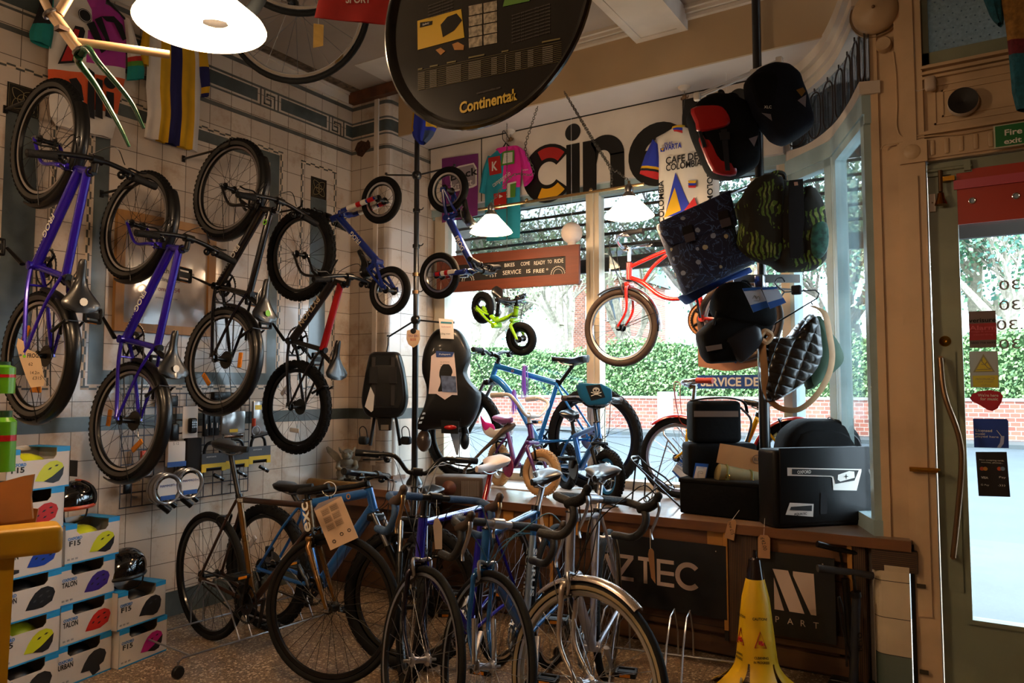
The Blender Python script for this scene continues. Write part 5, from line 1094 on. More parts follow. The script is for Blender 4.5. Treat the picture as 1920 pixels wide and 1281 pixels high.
def cable_coil(px, py, label):
    q = pg(px, py); t = thing('coiled_cable_lock', label, 'bike lock', pg.M @ V3((q[0], q[1], .06)), 'bicycle locks on the grid'); T = pg.M @ Matrix.Translation((q[0], q[1], .07)); g = G(T)
    for i in range(4): g.torus((0, 0, -.03+.02*i), (0, 0, 1), .085-.004*(i % 2), .0085, mat('clear_cable', '#a7a9ae', .15, .5), 28, 8)
    g.build('cable', t); g = G(T); g.lathe([(0, .032), (.062, .032), (.062, .028)], PAPER, 24); g.box2((-.045, -.06, .033), (.045, -.035, .035), BLU); g.text('MAMMOTH', (0, .02, .034), (1, 0, 0), (0, 1, 0), .014, BLU); g.build('card', t)
    g = G(T); g.tube([(-.03, -.08, 0), (.02, -.13, .02)], .02, BLACK, 10); g.tube([(.03, -.075, 0), (.07, -.11, 0)], .014, BLACK, 10); g.build('lock_head', t)
cable_coil(295, 915, 'coiled silver cable lock with white card, left of the low pair'); cable_coil(337, 905, 'coiled silver cable lock with card, right of the low pair')
def hung(px0, px1, name, label, cat, m, th=.03, z=.02, extra=None, group='packets hung on the grid'):
    a_, b_ = pg(*px0), pg(*px1); cx_, cy_ = (a_[0]+b_[0])/2, (a_[1]+b_[1])/2; t = thing(name, label, cat, pg.M @ V3((cx_, cy_, z)), group); g = G(); g.rbox((cx_, cy_, z+th/2), (abs(b_[0]-a_[0]), abs(a_[1]-b_[1]), th), .006, m, pg.M, seg=2); g.build('pack', t)
    if extra: g = G(pg.M @ Matrix.Translation((cx_, cy_, z+th))); extra(g); g.build('label_card', t)
    return t
SLV = mat('silver_packet', '#9c9a98', .2, .6)
hung((333, 762), (360, 820), 'digital_lock_packet', 'curled clear packet holding a black combination padlock above the hanging inner tube', 'packet', PAPER, .004, .05, lambda g: (g.rbox((0, -.02, .02), (.05, .09, .035), .012, BLACK), [g.box((-.012+.012*(i % 3), -.0-.014*(i//3), .04), (.008, .008, .004), STEEL) for i in range(9)]))
hung((340, 822), (365, 900), 'folded_inner_tube', 'black folded rubber tube hanging on the grid between the locks', 'tube', KC, .04)
hung((407, 772), (450, 812), 'accessory_packet', 'silver and yellow accessory packet on the upper right of the grid', 'packet', SLV, .02, .03, lambda g: (g.box((0, -.05, .001), (.06, .02, .002), BXY), g.cyl((-.08, -.085, .01), (.06, -.085, .01), .009, CHROME, 8)))
hung((466, 752), (492, 815), 'accessory_packet', 'silver packet with yellow label and black strap at the right end of the grid', 'packet', SLV, .02, .03, lambda g: (g.box((-.02, .07, .002), (.05, .03, .002), BXY), g.torus((-.05, -.08, .02), (0, 0, 1), .03, .004, STEEL, 18, 6), g.cyl((-.08, -.12, .02), (.05, -.1, .02), .012, BLACK, 8), g.cyl((-.06, -.0, .01), (-.06, -.05, .01), .012, mat('orange_tape', '#c8401c', .5), 8)))
hung((304, 828), (336, 872), 'lock_box', 'white and blue boxed lock on the grid beside the purple bike wheel', 'packet', PAPER, .03, .03, lambda g: (g.box((0, -.06, .001), (.12, .03, .002), BLU), g.text('S 12', (-.01, .06, .003), (1, 0, 0), (0, 1, 0), .015, DARKINK)))
for i, (px, py) in enumerate(((378, 790), (388, 788), (398, 788))): hung((px-4, py-28), (px+4, py+28), 'bicycle_pump', ('slim black hand pump, one of three side by side on the grid'), 'pump', BLACK, .02, .03, lambda g: g.box((0, -.03, .001), (.006, .03, .002), PAPER), 'slim black pumps on the grid')
hung((258, 845), (275, 868), 'orange_cable_lock', 'small orange headed cable lock on the grid seen through the purple bike wheel', 'bike lock', mat('orange_plastic', '#e0481c', .4), .02, .02, lambda g: g.torus((0, -.07, 0), (0, 0, 1), .035, .004, STEEL, 18, 6))
hung((308, 742), (325, 762), 'saddle_bag_clip', 'small black bracket hung at the top of the grid', 'bracket', BLACK, .04, .01)
hung((316, 795), (328, 825), 'black_cable_loop', 'thick black cable loop hung on the grid beside the purple bike wheel', 'bike lock', BLACK, .03, .01)
hung((392, 735), (424, 752), 'black_pump_head', 'black pump heads hung at the top right of the grid behind the black bike wheel', 'pump', BLACK, .04, .01)
hung((230, 905), (242, 925), 'small_black_packet', 'small black packet hung at the bottom left corner of the grid', 'packet', BLACK, .02, .0)
# helmet boxes
BWH = mat('box_white_card', '#c3bdb8', .55, noise=.05, scale=3); BBL = mat('box_blue_edge', '#1083c4', .5); OXB = mat('oxford_blue_print', '#1b6fb8', .5)
HCOL = dict(yellow=mat('helmet_yellow', '#b9c21c', .35), red=mat('helmet_red', '#b02018', .35), blue=mat('helmet_blue', '#143a9c', .35), black=mat('helmet_black', '#17171a', .35), purple=mat('helmet_purple', '#35207a', .35), pink=mat('helmet_pink', '#b01878', .35))
bdir = V3((-.18, .984, 0)).normalized(); bnrm = V3((bdir.y, -bdir.x, 0))
def hbox(o, wd, h_, dp, model, col, label, trim2=False):
    T = frame(o, bdir, (0, 0, 1)); t = thing('helmet_box', label, 'box', o, 'stacked helmet boxes'); g = G(T)
    cut0, cut1, cz_ = wd*.2, wd*.78, h_*.72; e = .022
    fpts = [(0, 0), (wd, 0), (wd, h_), (cut1, h_), (cut1, cz_+.015), (cut1-.015, cz_), (cut0+.015, cz_), (cut0, cz_+.015), (cut0, h_), (0, h_)]
    g.poly([(x, y, -.002) for x, y in fpts], BWH, depth=.002)
    g.box2((0, 0, -dp), (.003, h_, 0), BWH); g.box2((wd-.003, 0, -dp), (wd, h_, 0), BWH); g.box2((0, 0, -dp), (wd, h_, -dp+.003), BWH); g.box2((0, 0, -dp), (wd, .003, 0), BWH)
    g.box2((0, h_-.003, -dp), (cut0, h_, 0), BBL); g.box2((cut1, h_-.003, -dp), (wd, h_, 0), BBL)
    g.box2((0, h_-e, 0), (cut0, h_, .001), BBL); g.box2((cut1, h_-e, 0), (wd, h_, .001), BBL); g.box2((0, 0, 0), (wd, .007, .001), BBL); g.box2((0, h_*.0, -dp), (-.001, .02, -dp+.05), BBL)
    g.box2((cut0*.7, h_-.02, -dp+.01), (cut1*1.05, h_-.0, -dp+.016), BWH)
    g.text('OXFORD', (wd*.17, h_*.64, .0), (1, 0, 0), (0, 1, 0), .014, OXB, .04, width=wd*.25); g.text(model, (wd*.17, h_*.52, .0), (1, 0, 0), (0, 1, 0), .024, DARKINK, .03, width=wd*(.26 if len(model) > 3 else .2))
    for k in range(3): g.box((wd*(.07+.07*k), h_*.13, .001), (.012, .008, .001), mat('box_grey_print', '#8d8c90', .6))
    hm = HCOL[col]; cx_, cy_ = wd*.67, h_*.36; a_ = [(-.30, -.12), (-.22, .04), (-.12, .17), (.0, .24), (.14, .25), (.26, .19), (.30, .10), (.24, -.06), (.05, -.14), (-.12, -.14)]
    sc_ = wd*.78; lo = [(-.12, -.14), (.05, -.06), (.18, .03), (.30, .12), (.28, -.04), (.2, -.16), (.08, -.19)]
    g.poly([(cx_+x*sc_, cy_+y*sc_, .0012) for x, y in a_], hm); 
    if model == 'F15': g.poly([(cx_+x*sc_, cy_+y*sc_, .0018) for x, y in lo], HCOL['black'])
    if model != 'URBAN':
        for x, y, w_, r_ in ((-.12, .02, .09, .6), (.0, .1, .11, .45), (.14, .15, .1, .2), (.02, -.02, .1, .4), (.17, .04, .09, .2)):
            if model == 'F15' and y < .1: continue
            c, s_ = math.cos(r_), math.sin(r_); g.poly([(cx_+(x+dx*c-dy*s_)*sc_, cy_+(y+dx*s_+dy*c)*sc_, .0022) for dx, dy in ((-w_/2, 0), (0, .018), (w_/2, 0), (0, -.018))], HCOL['black'] if col != 'black' else mat('vent_grey', '#3a3a3e', .5))
    else: g.poly([(cx_+x*sc_, cy_+y*sc_, .0016) for x, y in ((-.28, -.13), (-.1, -.13), (-.02, -.26), (.03, -.26), (.06, -.16), (.16, -.2), (.14, -.1), (-.1, -.08))], HCOL['black'])
    g.build('carton', t)
    g = G(T); g.ball((wd*.49, h_*.55, -dp*.5), (wd*.38, h_*.36, dp*.38), HCOL[col] if col in ('yellow',) else HCOL['black'], n=20, k=10); hl = g.build('helmet', label=f'{col} helmet showing through the cut-out of its box' , cat='helmet')
    bpy.data.objects.remove(hl)
    g = G(T); g.ball((wd*.49, h_*.5, -dp*.5), (wd*.36, h_*.36, dp*.36), HCOL[col] if col in ('yellow',) else HCOL['black'], n=20, k=10); g.build('helmet_inside', t)
    return t
HB = .181; cC_ = onz(0, 232, 1252)-bdir*.045; wdC = .285; dpB = .2
cB_ = onz(0, 116, 1292)-bdir*.03; cA_ = cB_-bdir*.30+bnrm*.03
def stack(o, lst, lab, w_=wdC):
    for i, (mo, co, dx, tx) in enumerate(lst): hbox(o+V3((0, 0, i*HB))+bdir*dx, w_, HB-.001, dpB, mo, co, tx)
stack(cC_, [('F15', 'pink', .015, 'white F15 helmet box with a pink helmet picture, bottom of the right stack'), ('F15', 'black', 0, 'white F15 helmet box with a black helmet picture, under the loose glossy helmet')], 'C')
stack(cB_, [('URBAN', 'black', -.005, 'white URBAN helmet box with a black skate helmet picture, bottom of the middle stack'), ('TALON', 'red', .012, 'white TALON helmet box with a red helmet picture in the middle stack'), ('TALON', 'purple', -.0, 'white TALON helmet box with a purple helmet picture'), ('F15', 'yellow', .02, 'white F15 box with a yellow helmet picture, topping the middle stack')], 'B')
stack(cA_, [('URBAN', 'black', 0, 'helmet box with a black round helmet, bottom of the stack behind the yellow bin'), ('F15', 'yellow', -.0, 'helmet box with a yellow strapped helmet picture, second from the floor behind the bin'), ('TALON', 'black', 0, 'helmet box with a black helmet picture behind the yellow bin'), ('TALON', 'blue', 0, 'helmet box with a blue helmet picture just under the bin lid'), ('TALON', 'red', .0, 'helmet box with a red helmet picture above the bin lid'), ('F15', 'yellow', .02, 'white F15 box with a yellow helmet picture, topping the tallest stack')], 'A')
def helmet(c, R_, label, m, m2, vents=True, tag=True, rot=0.):
    t = thing('bicycle_helmet', label, 'helmet', c); T = Matrix.Translation(c) @ Matrix.Rotation(rot, 4, 'Z'); g = G(T); n = 28; k = 12; vs = []
    def sp_(th, ph): r = V3((R_*1.22*math.sin(th)*math.cos(ph), R_*.92*math.sin(th)*math.sin(ph), R_*1.0*math.cos(th))); r.x += .02*math.cos(th); return r
    g.grid(lambda u_, v_: sp_(v_*PI*.56, u_*2*PI), n, k, m); g.grid(lambda u_, v_: sp_(v_*PI*.56, u_*2*PI)*.9, n, k, mat('helmet_foam', '#1c1c1e', .9))
    g.tube([sp_(PI*.56, a*2*PI/30)*.96 for a in range(30)], .011, m2, 8, closed=True); g.build('shell', t)
    if vents:
        g = G(T)
        for a in (-.75, -.38, 0, .38, .75):
            for th in (.45, .95, 1.3):
                for ph0 in (0, PI):
                    p = sp_(th, ph0+a*1.1); q = sp_(th+.28, ph0+a*1.05); d_ = (q-p).normalized(); nn = p.normalized(); g.ball((0, 0, 0), (.03, .011, .006), KC, frame((p+q)/2, d_, nn.cross(d_)), n=10, k=6)
        for a in (-.18, .18): g.tube([sp_(.12+i*.16, a) *1.012 for i in range(9)], .006, m2, 6)
        g.build('vents', t)
    if tag: g = G(T); g.box((-.0, .0, R_+.06), (.002, .11, .075), mat('black_header_card', '#1d1b1c', .6)); g.build('header_card', t)
    g = G(T)
    for s_ in (-1, 1): g.tube(catmull([(0.04, s_*R_*.85, -.0), (.03, s_*R_*.75, -.07), (0, s_*.02, -.1)], 4), .004, KC, 5)
    g.build('chin_strap', t); return t
GLK = mat('gloss_black_shell', '#0b0b0d', .08, coat=1.)
def boxtop(o, n): return o+bdir*.14-bnrm*.1+V3((0, 0, n*HB))
p = boxtop(cC_, 2); helmet(p+V3((-.0, -.03, .075)), .108, 'glossy black helmet resting on the right stack of boxes', GLK, BLACK, False, False, 2.0)
p = boxtop(cB_, 4); helmet(p+V3((.0, -.03, .085)), .10, 'vented black helmet with header card sitting on the middle stack of boxes', GLK, mat('orange_side', '#b3401c', .3), True, True, 1.7)
# wheelie bin, near the camera at the left
BIN = mat('yellow_bin_plastic', '#c9960e', .45, noise=.25, scale=5, bump=.1)
q = ondepth(1.62, 120, 985); t = thing('wheelie_bin', 'yellow plastic wheelie bin at the left edge with cardboard sticking out', 'bin', (q.x-.3, q.y-.1, 0)); a = YAW+.66; bx = V3((math.cos(a), math.sin(a), 0)); T = frame(V3((q.x, q.y, 0)), bx, (0, 0, 1))
zt = q.z; g = G(T); W_ = .5; g.loft([[V3((x, y, z)) for x, z in ((-W_, -.03), (-.085-(1-j)*.015, -.03), (-.085-(1-j)*.03, -.5), (-W_, -.5))] for j, y, i in ((0, .05, 0), (1, zt-.06, 0))], BIN); g.rbox((-.27, zt-.03, -.045), (.54, .06, .09), .012, BIN); g.build('body', t)
g = G(T); g.rbox((-.33, zt+.008, -.27), (.42, .02, .42), .008, BIN); g.build('lid', t)
g = G(T)
for s_ in (-.42, -.15): g.cyl((-W_+.02, .1, s_), (-W_+.02, .1, s_+.05), .1, BLACK, 20)
g.build('wheel', t)
CARD = mat('brown_cardboard', '#a9713c', .8, noise=.15, scale=6)
pc = facepl(1.72, 40, 930); g = G(); pc.poly(g, [(-60, 945), (0, 905), (48, 892), (66, 889), (60, 930), (64, 972), (-60, 990)], CARD, 0, .006); pc.poly(g, [(-60, 1000), (20, 955), (58, 958), (52, 985), (-60, 1010)], CARD, -.03, .004); g.build('cardboard_scrap', label='torn brown cardboard sticking up behind the yellow bin lid', cat='cardboard')
# shelf with green cans at the left edge
CANG = mat('green_can', '#4e8f12', .3, coat=.4); p = ondepth(2.35, 0, 800)
t = thing('display_shelf', 'dark green display shelf at the left edge of the picture', 'shelf', (p.x-.2, p.y, 0)); sh_x = V3((math.cos(YAW), math.sin(YAW), 0)); 
def L2(px, py, d=2.35): return ondepth(d, px, py)
a_ = L2(22, 745); g = G(); T = frame(V3((a_.x, a_.y, 0)), sh_x, (0, 0, 1)); zs1, zs2 = L2(10, 738).z, L2(10, 884).z
SHG = mat('dark_green_shelf', '#0f3d1c', .5)
for zz in (zs1, zs2, .75, .5, .2): g.box2((-.45, zz-.018, -.22), (-.0, zz, .02), SHG)
g.box2((-.45, 0, -.24), (-.02, 1.6, -.22), SHG); g.box2((-.45, 0, -.22), (-.43, 1.6, .02), SHG); g.build('shelf_unit', t)
def can(px, py_base, h_, r_, label, nm='spray_can', m=CANG, zz=None):
    b_ = L2(px, py_base); t = thing(nm, label, 'can', (b_.x, b_.y, zz), None); T2 = Matrix.Translation((b_.x, b_.y, zz)); g = G(T2); g.lathe([(0, 0), (r_, 0), (r_, h_*.82), (r_*.55, h_*.9), (0, h_*.9)], m, 20); g.lathe([(r_+.0005, h_*.5), (r_+.0005, h_*.6)], REDR, 20); g.text('X', (0, 0, .01), (1, 0, 0), (0, 0, 1), .0001, WHITE); g.build('can_body', t); g = G(T2); g.lathe([(0, h_), (r_*.6, h_), (r_*.6, h_*.88)], SHG, 14); g.build('cap', t)
can(3, 735, .1, .036, 'short green bottle on the upper green shelf', 'oil_bottle', zz=zs1); can(6, 880, .19, .032, 'tall green spray can on the lower green shelf', zz=zs2)
g = G(T); g.box2((-.2, zs2-.15, -.1), (-.02, zs2-.04, .0), mat('black_carton', '#14100e', .6)); g.text('dirt', T @ V3((-.06, zs2-.1, 0)) if False else (-.06, zs2-.1, .0), (1, 0, 0), (0, 1, 0), .04, BXY, .02, off=.001); g.box2((-.2, .75, -.1), (-.02, .76, 0), BPLAST); g.build('cleaner_carton', label='black carton with yellow lettering below the lower green shelf', cat='box')
# ================================================================ hanging things and things on the bench
# big round tyre-brand tray sign, close to the camera
Yd_ = 1.47
def disc_fit():
    xL, xR, zB = ony(Yd_, 728, 60), ony(Yd_, 1119, 40), ony(Yd_, 905, 243); R_ = (xR.x-xL.x)/2; return (xL.x+xR.x)/2, zB.z+R_, R_
dx_, dz_, dR = disc_fit()
DK = mat('tray_black_enamel', '#0c0a09', .22, coat=.6); CY = mat('continental_yellow', '#c9a51a', .4); TXG = mat('tray_grey_print', '#4e473c', .6); TXY = mat('tray_yellow_print', '#5c5014', .5)
t = thing('round_tray_sign', 'large round black tyre advert tray hanging close to the viewer', 'sign', (dx_, Yd_, dz_)); T = frame((dx_, Yd_, dz_), (1, 0, 0), (0, 0, 1)); g = G(T); g.lathe([(0, 0), (dR-.026, 0), (dR-.02, .006), (dR-.014, .014), (dR-.006, .018), (dR, .014), (dR, .006), (dR-.014, -.006), (0, -.006)], DK, 72); g.build('tray', t)
pd = Pl((dx_, Yd_-.0005, dz_), (1, 0, 0)); z72 = lambda x, y: (720+.2135*x, .2135*y)
g = G(); X_ = lambda *p: z72(*p)
pd.text(g, 'Continental', X_(900, 895), .03, CY, bold=.03, width=.16); pd.poly(g, [X_(1120, 830), X_(1160, 820), X_(1150, 850), X_(1175, 880), X_(1130, 890), X_(1140, 860)], CY, .002)
pd.text(g, 'www.conti-online.com', X_(920, 795), .006, TXG, width=.07)
def quad(pts, m, off=.001): pd.poly(g, [X_(*p) for p in pts], m, off)
quad([(295, 185), (680, 80), (708, 330), (298, 440)], CY); quad([(500, 220), (560, 150), (640, 120), (690, 180), (620, 270), (520, 330)], DK, .0016); quad([(320, 200), (430, 185), (425, 220), (318, 245)], DK, .0016); pd.text(g, 'Safety', X_(372, 214), .007, WHITE, .0022, width=.022)
PHT = mat('tray_photo_grey', '#a79c86', .5, noise=.6, scale=90)
for i in range(4):
    for j in range(2): a0, b0 = 745+j*130, 55+i*95-j*25; quad([(a0, b0), (a0+118, b0-24), (a0+120, b0+62), (a0+3, b0+84)], PHT)
quad([(600, 390), (650, 370), (705, 400), (700, 440), (620, 440)], mat('amber_print', '#a8701c', .5)); quad([(455, 440), (500, 420), (540, 450), (500, 485)], mat('amber_print', '', .5) if False else MATS['amber_print']); quad([(1045, 60), (1060, 0), (1290, -40), (1280, 10)], mat('green_print', '#4f7d1c', .5))
for i in range(9): y = 110+i*30; pd.text(g, 'tyre cover grip puncture rolling tread casing', X_(1290, y-20), .0048, TXG, width=.105)
for i in range(5): pd.text(g, 'better protection for the everyday rider', X_(500, 130-i*28-0), .0045, TXG, width=.08)
for i in range(11):
    y = 600+i*17; quad([(300, y+22), (1560, y-235), (1560, y-232), (300, y+25)], TXY)
for cx_, cw in ((330, 60), (435, 60), (615, 130), (800, 110), (970, 50), (1070, 12), (1180, 50), (1290, 50), (1440, 90)):
    for i in range(9): y = 640+i*17-(cx_-330)*.208; quad([(cx_-cw/2, y+cw*.1), (cx_+cw/2, y-cw*.1), (cx_+cw/2, y+9-cw*.1), (cx_-cw/2, y+9+cw*.1)], TXG, .0014)
for cx_, cw in ((320, 40), (440, 70), (595, 80), (815, 140), (1065, 60), (1470, 160)): y = 605-(cx_-320)*.208; quad([(cx_-cw/2, y), (cx_+cw/2, y-cw*.2), (cx_+cw/2, y+14-cw*.2), (cx_-cw/2, y+14)], TXY, .0015)
g.build('print', t)
g = G(); 
for s_ in (-1, 1): g.tube([(dx_+s_*.08, Yd_+.004, dz_+dR*.9), (dx_+s_*.05, Yd_+.01, ZC)], .0012, STEEL, 4)
g.build('hanging_wire', t)
# green and white framed bunting flag, road wheels hung from the ceiling
pr_ = facepl(2.3, 665, 20, -6); t = thing('red_banner', 'red cloth banner with white lettering hanging at the top of the picture', 'banner', pr_.w(665, 0)); g = G(); cloth(g, pr_, [((630, -120), (760, -110)), ((605, -30), (745, -20)), ((590, 34), (728, 48))], .006, lambda u_, v_: mat('red_banner_cloth', '#a01a14', .85, noise=.2, scale=12), .004, 3); g.build('cloth', t); g = G(); pr_.text(g, 'SPORT', (674, 2), .026, WHC, .012, bold=.02, width=.078, rot=-.05); g.build('lettering', t)
def hang_wheel(px, py, d, r, label, yaw, lean, S, tag_=False):
    c = ondepth(d, px, py); t = thing('spare_road_wheel', label, 'wheel', c, 'road wheels hung from the ceiling'); a = YAW+math.radians(yaw); x = V3((math.cos(a), math.sin(a), 0)); y = V3((-x.y, x.x, 0)); T = frame(c, x, y) @ Matrix.Rotation(lean, 4, 'X')
    add_wheel(t, T, r, .0125, S, False, 'rim_and_hub')
    g = G(T); g.cyl((0, -.09, 0), (0, -.05, 0), .012, BLACK, 8); g.tube([(0, .07, 0), (.0, .085, .0), (.05, .085, .01)], .006, BLACK, 6); g.build('quick_release', t)
    g = G(); top = T @ V3((0, 0, r)); g.tube([top-V3((0, 0, .02)), V3((top.x, top.y, ZC))], .002, BLACK, 4); g.build('hook', t); return t
RM = dict(rim=ALLOY, brake_track=CHROME, spoke=SPK, spokes=24, hub=BLACK)
hang_wheel(556, 14, 3.32, .335, 'black and silver road wheel hanging from the ceiling beside the big lamp', -4, .12, RM)
hang_wheel(560, -118, 3.2, .335, 'second road wheel hanging higher, cut by the top of the picture', 6, .1, RM)
g = G(); c = ondepth(2.5, 400, -62); g.torus(c, ray(400, -62).cross(V3((0, 0, 1))).cross(ray(400, -62))*.0+V3((-.35, .5, .35)), .17, .022, RUBBER, 48, 10); o = g.build('loose_tyre', label='loose black tyre hanging above the big lamp at the top edge', cat='tyre')
pt_ = facepl(3.2, 597, 68, 10); t = thing('price_tag', 'yellowed paper price tag hanging from the ceiling road wheel', 'tag', pt_.w(597, 45)); g = G(); pt_.poly(g, [(588, 44), (607, 47), (606, 86), (587, 90)], mat('old_paper', '#a8823c', .7, noise=.2, scale=30), 0, .001); g.build('paper', t); g = G(); g.cyl(pt_.w(597, 46), pt_.w(597, 34), .0008, WHITE, 4); g.build('string', t)
# frame with green fork, hanging top left
pk = facepl(2.25, 150, 80, 22); t = thing('spare_frameset', 'white frame with dark green fork hanging at the top left', 'bicycle frame', pk.w(140, 80)); WP = mat('ivory_frame_paint', '#c9ab88', .35, coat=.4); GRN = mat('dark_green_fork_paint', '#12442a', .25, coat=.7); g = G()
Wk = lambda x, y, o=0.: pk.w(*z40(x, y), o)
g.tube([Wk(150, -60), Wk(225, 90)], .012, WP, 12); g.tube([Wk(240, 100), Wk(460, 400)], .0175, WP, 14); g.tube([Wk(440, 335), Wk(640, 350, -.01), Wk(1180, 395, -.04)], .0125, WP, 12); g.tube([Wk(300, 110), Wk(400, -60), Wk(520, -260)], .0145, WP, 12); g.torus(Wk(235, 110), Wk(460, 400)-Wk(240, 100), .019, .006, STEEL, 18, 6); g.torus(Wk(470, 405), Wk(460, 400)-Wk(240, 100), .019, .006, STEEL, 18, 6)
g.box(Wk(330, 250, .012), (.03, .03, .012), mat('brown_badge', '#4a2c18', .6), None); g.build('frame_tubes', t)
g = G(); g.tube(catmull([Wk(480, 430), Wk(540, 420, .03), Wk(640, 560, .05), Wk(880, 850, .05), Wk(990, 1070, .05)], 5), [.013-.0004*i for i in range(21)], GRN, 10); g.tube(catmull([Wk(460, 450), Wk(450, 470, -.03), Wk(580, 640, -.05), Wk(760, 950, -.05), Wk(850, 1135, -.05)], 5), [.013-.0004*i for i in range(21)], GRN, 10); g.build('fork', t)
g = G(); p = Wk(520, -260); g.tube([p, V3((p.x, p.y, ZC))], .0015, STEEL, 4); g.build('hanging_wire', t)
# lamps in view
LB = ondepth(2.45, 378, 0)
lampBig = pendant('pendant_lamp', 'big white glowing dome lamp at the top left', LB.x, LB.y, ondepth(2.45, 378, 50).z, .205, .13, None, power=22)
g = G(); g.tube([(LB.x, LB.y, ondepth(2.45, 378, 50).z+.2), (LB.x, LB.y, ZC)], .004, BLACK, 6); g.build('cord', lampBig)
YL = 3.9
lampA, lampB = ony(YL, 921, 436), ony(YL, 1180, 406)
for p, R_, lb in ((lampA, .135, 'white cone lamp on the brass bar in front of the cyan jersey'), (lampB, .14, 'white cone lamp on the brass bar beside the Colombia jersey')):
    pendant('bar_lamp', lb, p.x, p.y, p.z, R_, .11, None, 'cone lamps on the brass bar', 13)
t = thing('lamp_bar', 'long brass lamp bar hung on chains in front of the window sign', 'lamp bar', ((lampA.x+lampB.x)/2, YL, lampA.z+.15)); g = G(); e0, e1 = ony(YL, 897, 388), ony(YL, 1207, 351); zb3 = (e0.z+e1.z)/2
BRL = mat('satin_brass', '#b09468', .25, .9); g.cyl((e0.x, YL, zb3), (e1.x, YL, zb3), .009, BRL, 10)
for p in (lampA, lampB): g.cyl((p.x, YL, p.z+.17), (p.x, YL, zb3+.03), .008, BRL, 8)
for px, py in ((988, 379), (1108, 359)): q = ony(YL, px, py); g.ball((q.x, YL, zb3+.012), .012, BRL)
g.build('bar', t)
def chain(pts, name='chain', parent=None, r_=.012, m=None, **k):
    m = m or STEEL; g = G(); P = catmull(pts, 12); d_ = [0]
    for a_, b_ in zip(P[:-1], P[1:]): d_.append(d_[-1]+(b_-a_).length)
    n = int(d_[-1]/(r_*1.7)); j = 0
    for i in range(n):
        s_ = d_[-1]*(i+.5)/n
        while j < len(d_)-2 and d_[j+1] < s_: j += 1
        c = P[j].lerp(P[j+1], (s_-d_[j])/max(1e-6, d_[j+1]-d_[j])); tg = (P[j+1]-P[j]).normalized(); n1 = tg.orthogonal().normalized(); n1 = n1 if i % 2 else tg.cross(n1)
        g.tube([c+tg*math.cos(a)*r_*1.15+n1*math.sin(a)*r_*.62 for a in [2*PI*q/8 for q in range(8)]], r_*.17, m, 4, closed=True)
    return g.build(name, parent, **k)
hk = V3((ony(YL, 1058, 172).x, YBEAM-.04, ZS+.04)); hkp = ony(4.2, 1058, 172)
CHN = mat('dull_chain', '#6a655c', .4, .9)
chain([hkp, ony(4.05, 1110, 262), ony(3.95, 1143, 315), ony(YL, 1147, 350)], parent=t, m=CHN); chain([hkp, ony(4.0, 1140, 305), ony(3.95, 1158, 322), V3((lampB.x, YL, zb3+.03))], parent=t, m=CHN)
chain([ony(4.1, 1008, 200), ony(4.0, 995, 240), ony(3.95, 985, 280), ony(3.95, 1000, 325), ony(3.93, 960, 330), V3((lampA.x, YL, zb3+.03))], parent=t, m=CHN)
# paper lantern seen against the window
g = G(); p = ony(4.6, 1072, 437); g.lathe([(.012, -.075)]+[(.075*math.cos(a)*(1+.02*math.cos(a*18)), .075*math.sin(a)) for a in [-1.4+2.8*i/18 for i in range(19)]], mat('lantern_paper', '#d6c6ba', .8, emit=.0), 22, Matrix.Translation(p)); g.cyl(p+V3((0, 0, -.09)), p+V3((0, 0, -.065)), .03, mat('lantern_cap', '#c0b0a4', .7), 14); g.tube([p+V3((0, 0, .07)), V3((p.x, p.y, ZS))], .001, WHITE, 4); o = g.build('paper_lantern', label='small round white paper lantern hanging in front of the shutter', cat='lantern')
# purple banner, chalkboard
pb_ = winpl(YW-.1); t = thing('shop_banner', 'purple fabric banner with white outlined logo hung left of the white sign board', 'banner', pb_.w(865, 300)); g = G(); PB = mat('purple_banner', '#74256f', .8, noise=.1, scale=8); cloth(g, pb_, [((829, 298), (897, 288)), ((829, 350), (897, 340)), ((829, 400), (896, 390)), ((829, 418), (896, 404))], .006, lambda u_, v_: PB, .003); g.build('cloth', t)
g = G(); WB = mat('banner_white', '#d4c9c9', .7); pb_.poly(g, [(862, 312), (890, 306), (896, 316), (896, 348), (889, 352), (848, 362), (845, 330), (850, 318)], WB, .012); pb_.poly(g, [(863, 315), (889, 309), (893, 318), (893, 345), (886, 349), (850, 358), (848, 330), (853, 321)], mat('banner_grey', '#8c8088', .7), .0125); pb_.text(g, 'Black', (872, 327), .062, KC, .014, bold=.02, width=.26, rot=.05); pb_.text(g, 'smart', (868, 347), .045, WB, .014, bold=.01, width=.2, rot=.05)
g.build('logo', t)
pc2 = winpl(4.5); t = thing('chalkboard_sign', 'wood framed chalkboard sign reading all our new bikes come ready to ride', 'sign', pc2.w(960, 540)); MAH = plank('mahogany_frame', '#6e3016', '#43200f', 'x', ('z', 5), .65, 0)
zc_ = lambda x, y: (840+.1936*x, 450+.1936*y)
tl, tr2, br_, bl = zc_(-90, 175), zc_(1283, 45), zc_(1283, 430), zc_(-90, 520); itl, itr, ibr, ibl = zc_(100, 250), zc_(1155, 160), zc_(1155, 330), zc_(100, 412)
g = G(); pc2.poly(g, [tl, tr2, itr, itl], MAH, 0, .025); pc2.poly(g, [tr2, br_, ibr, itr], MAH, 0, .025); pc2.poly(g, [br_, bl, ibl, ibr], MAH, 0, .025); pc2.poly(g, [bl, tl, itl, ibl], MAH, 0, .025); g.build('frame', t)
g = G(); pc2.poly(g, [itl, itr, ibr, ibl], mat('blackboard', '#171413', .7, noise=.3, scale=8), .002, .012); g.build('board', t)
CH = mat('chalk', '#cfc8bd', .9); g = G(); sl = -.005
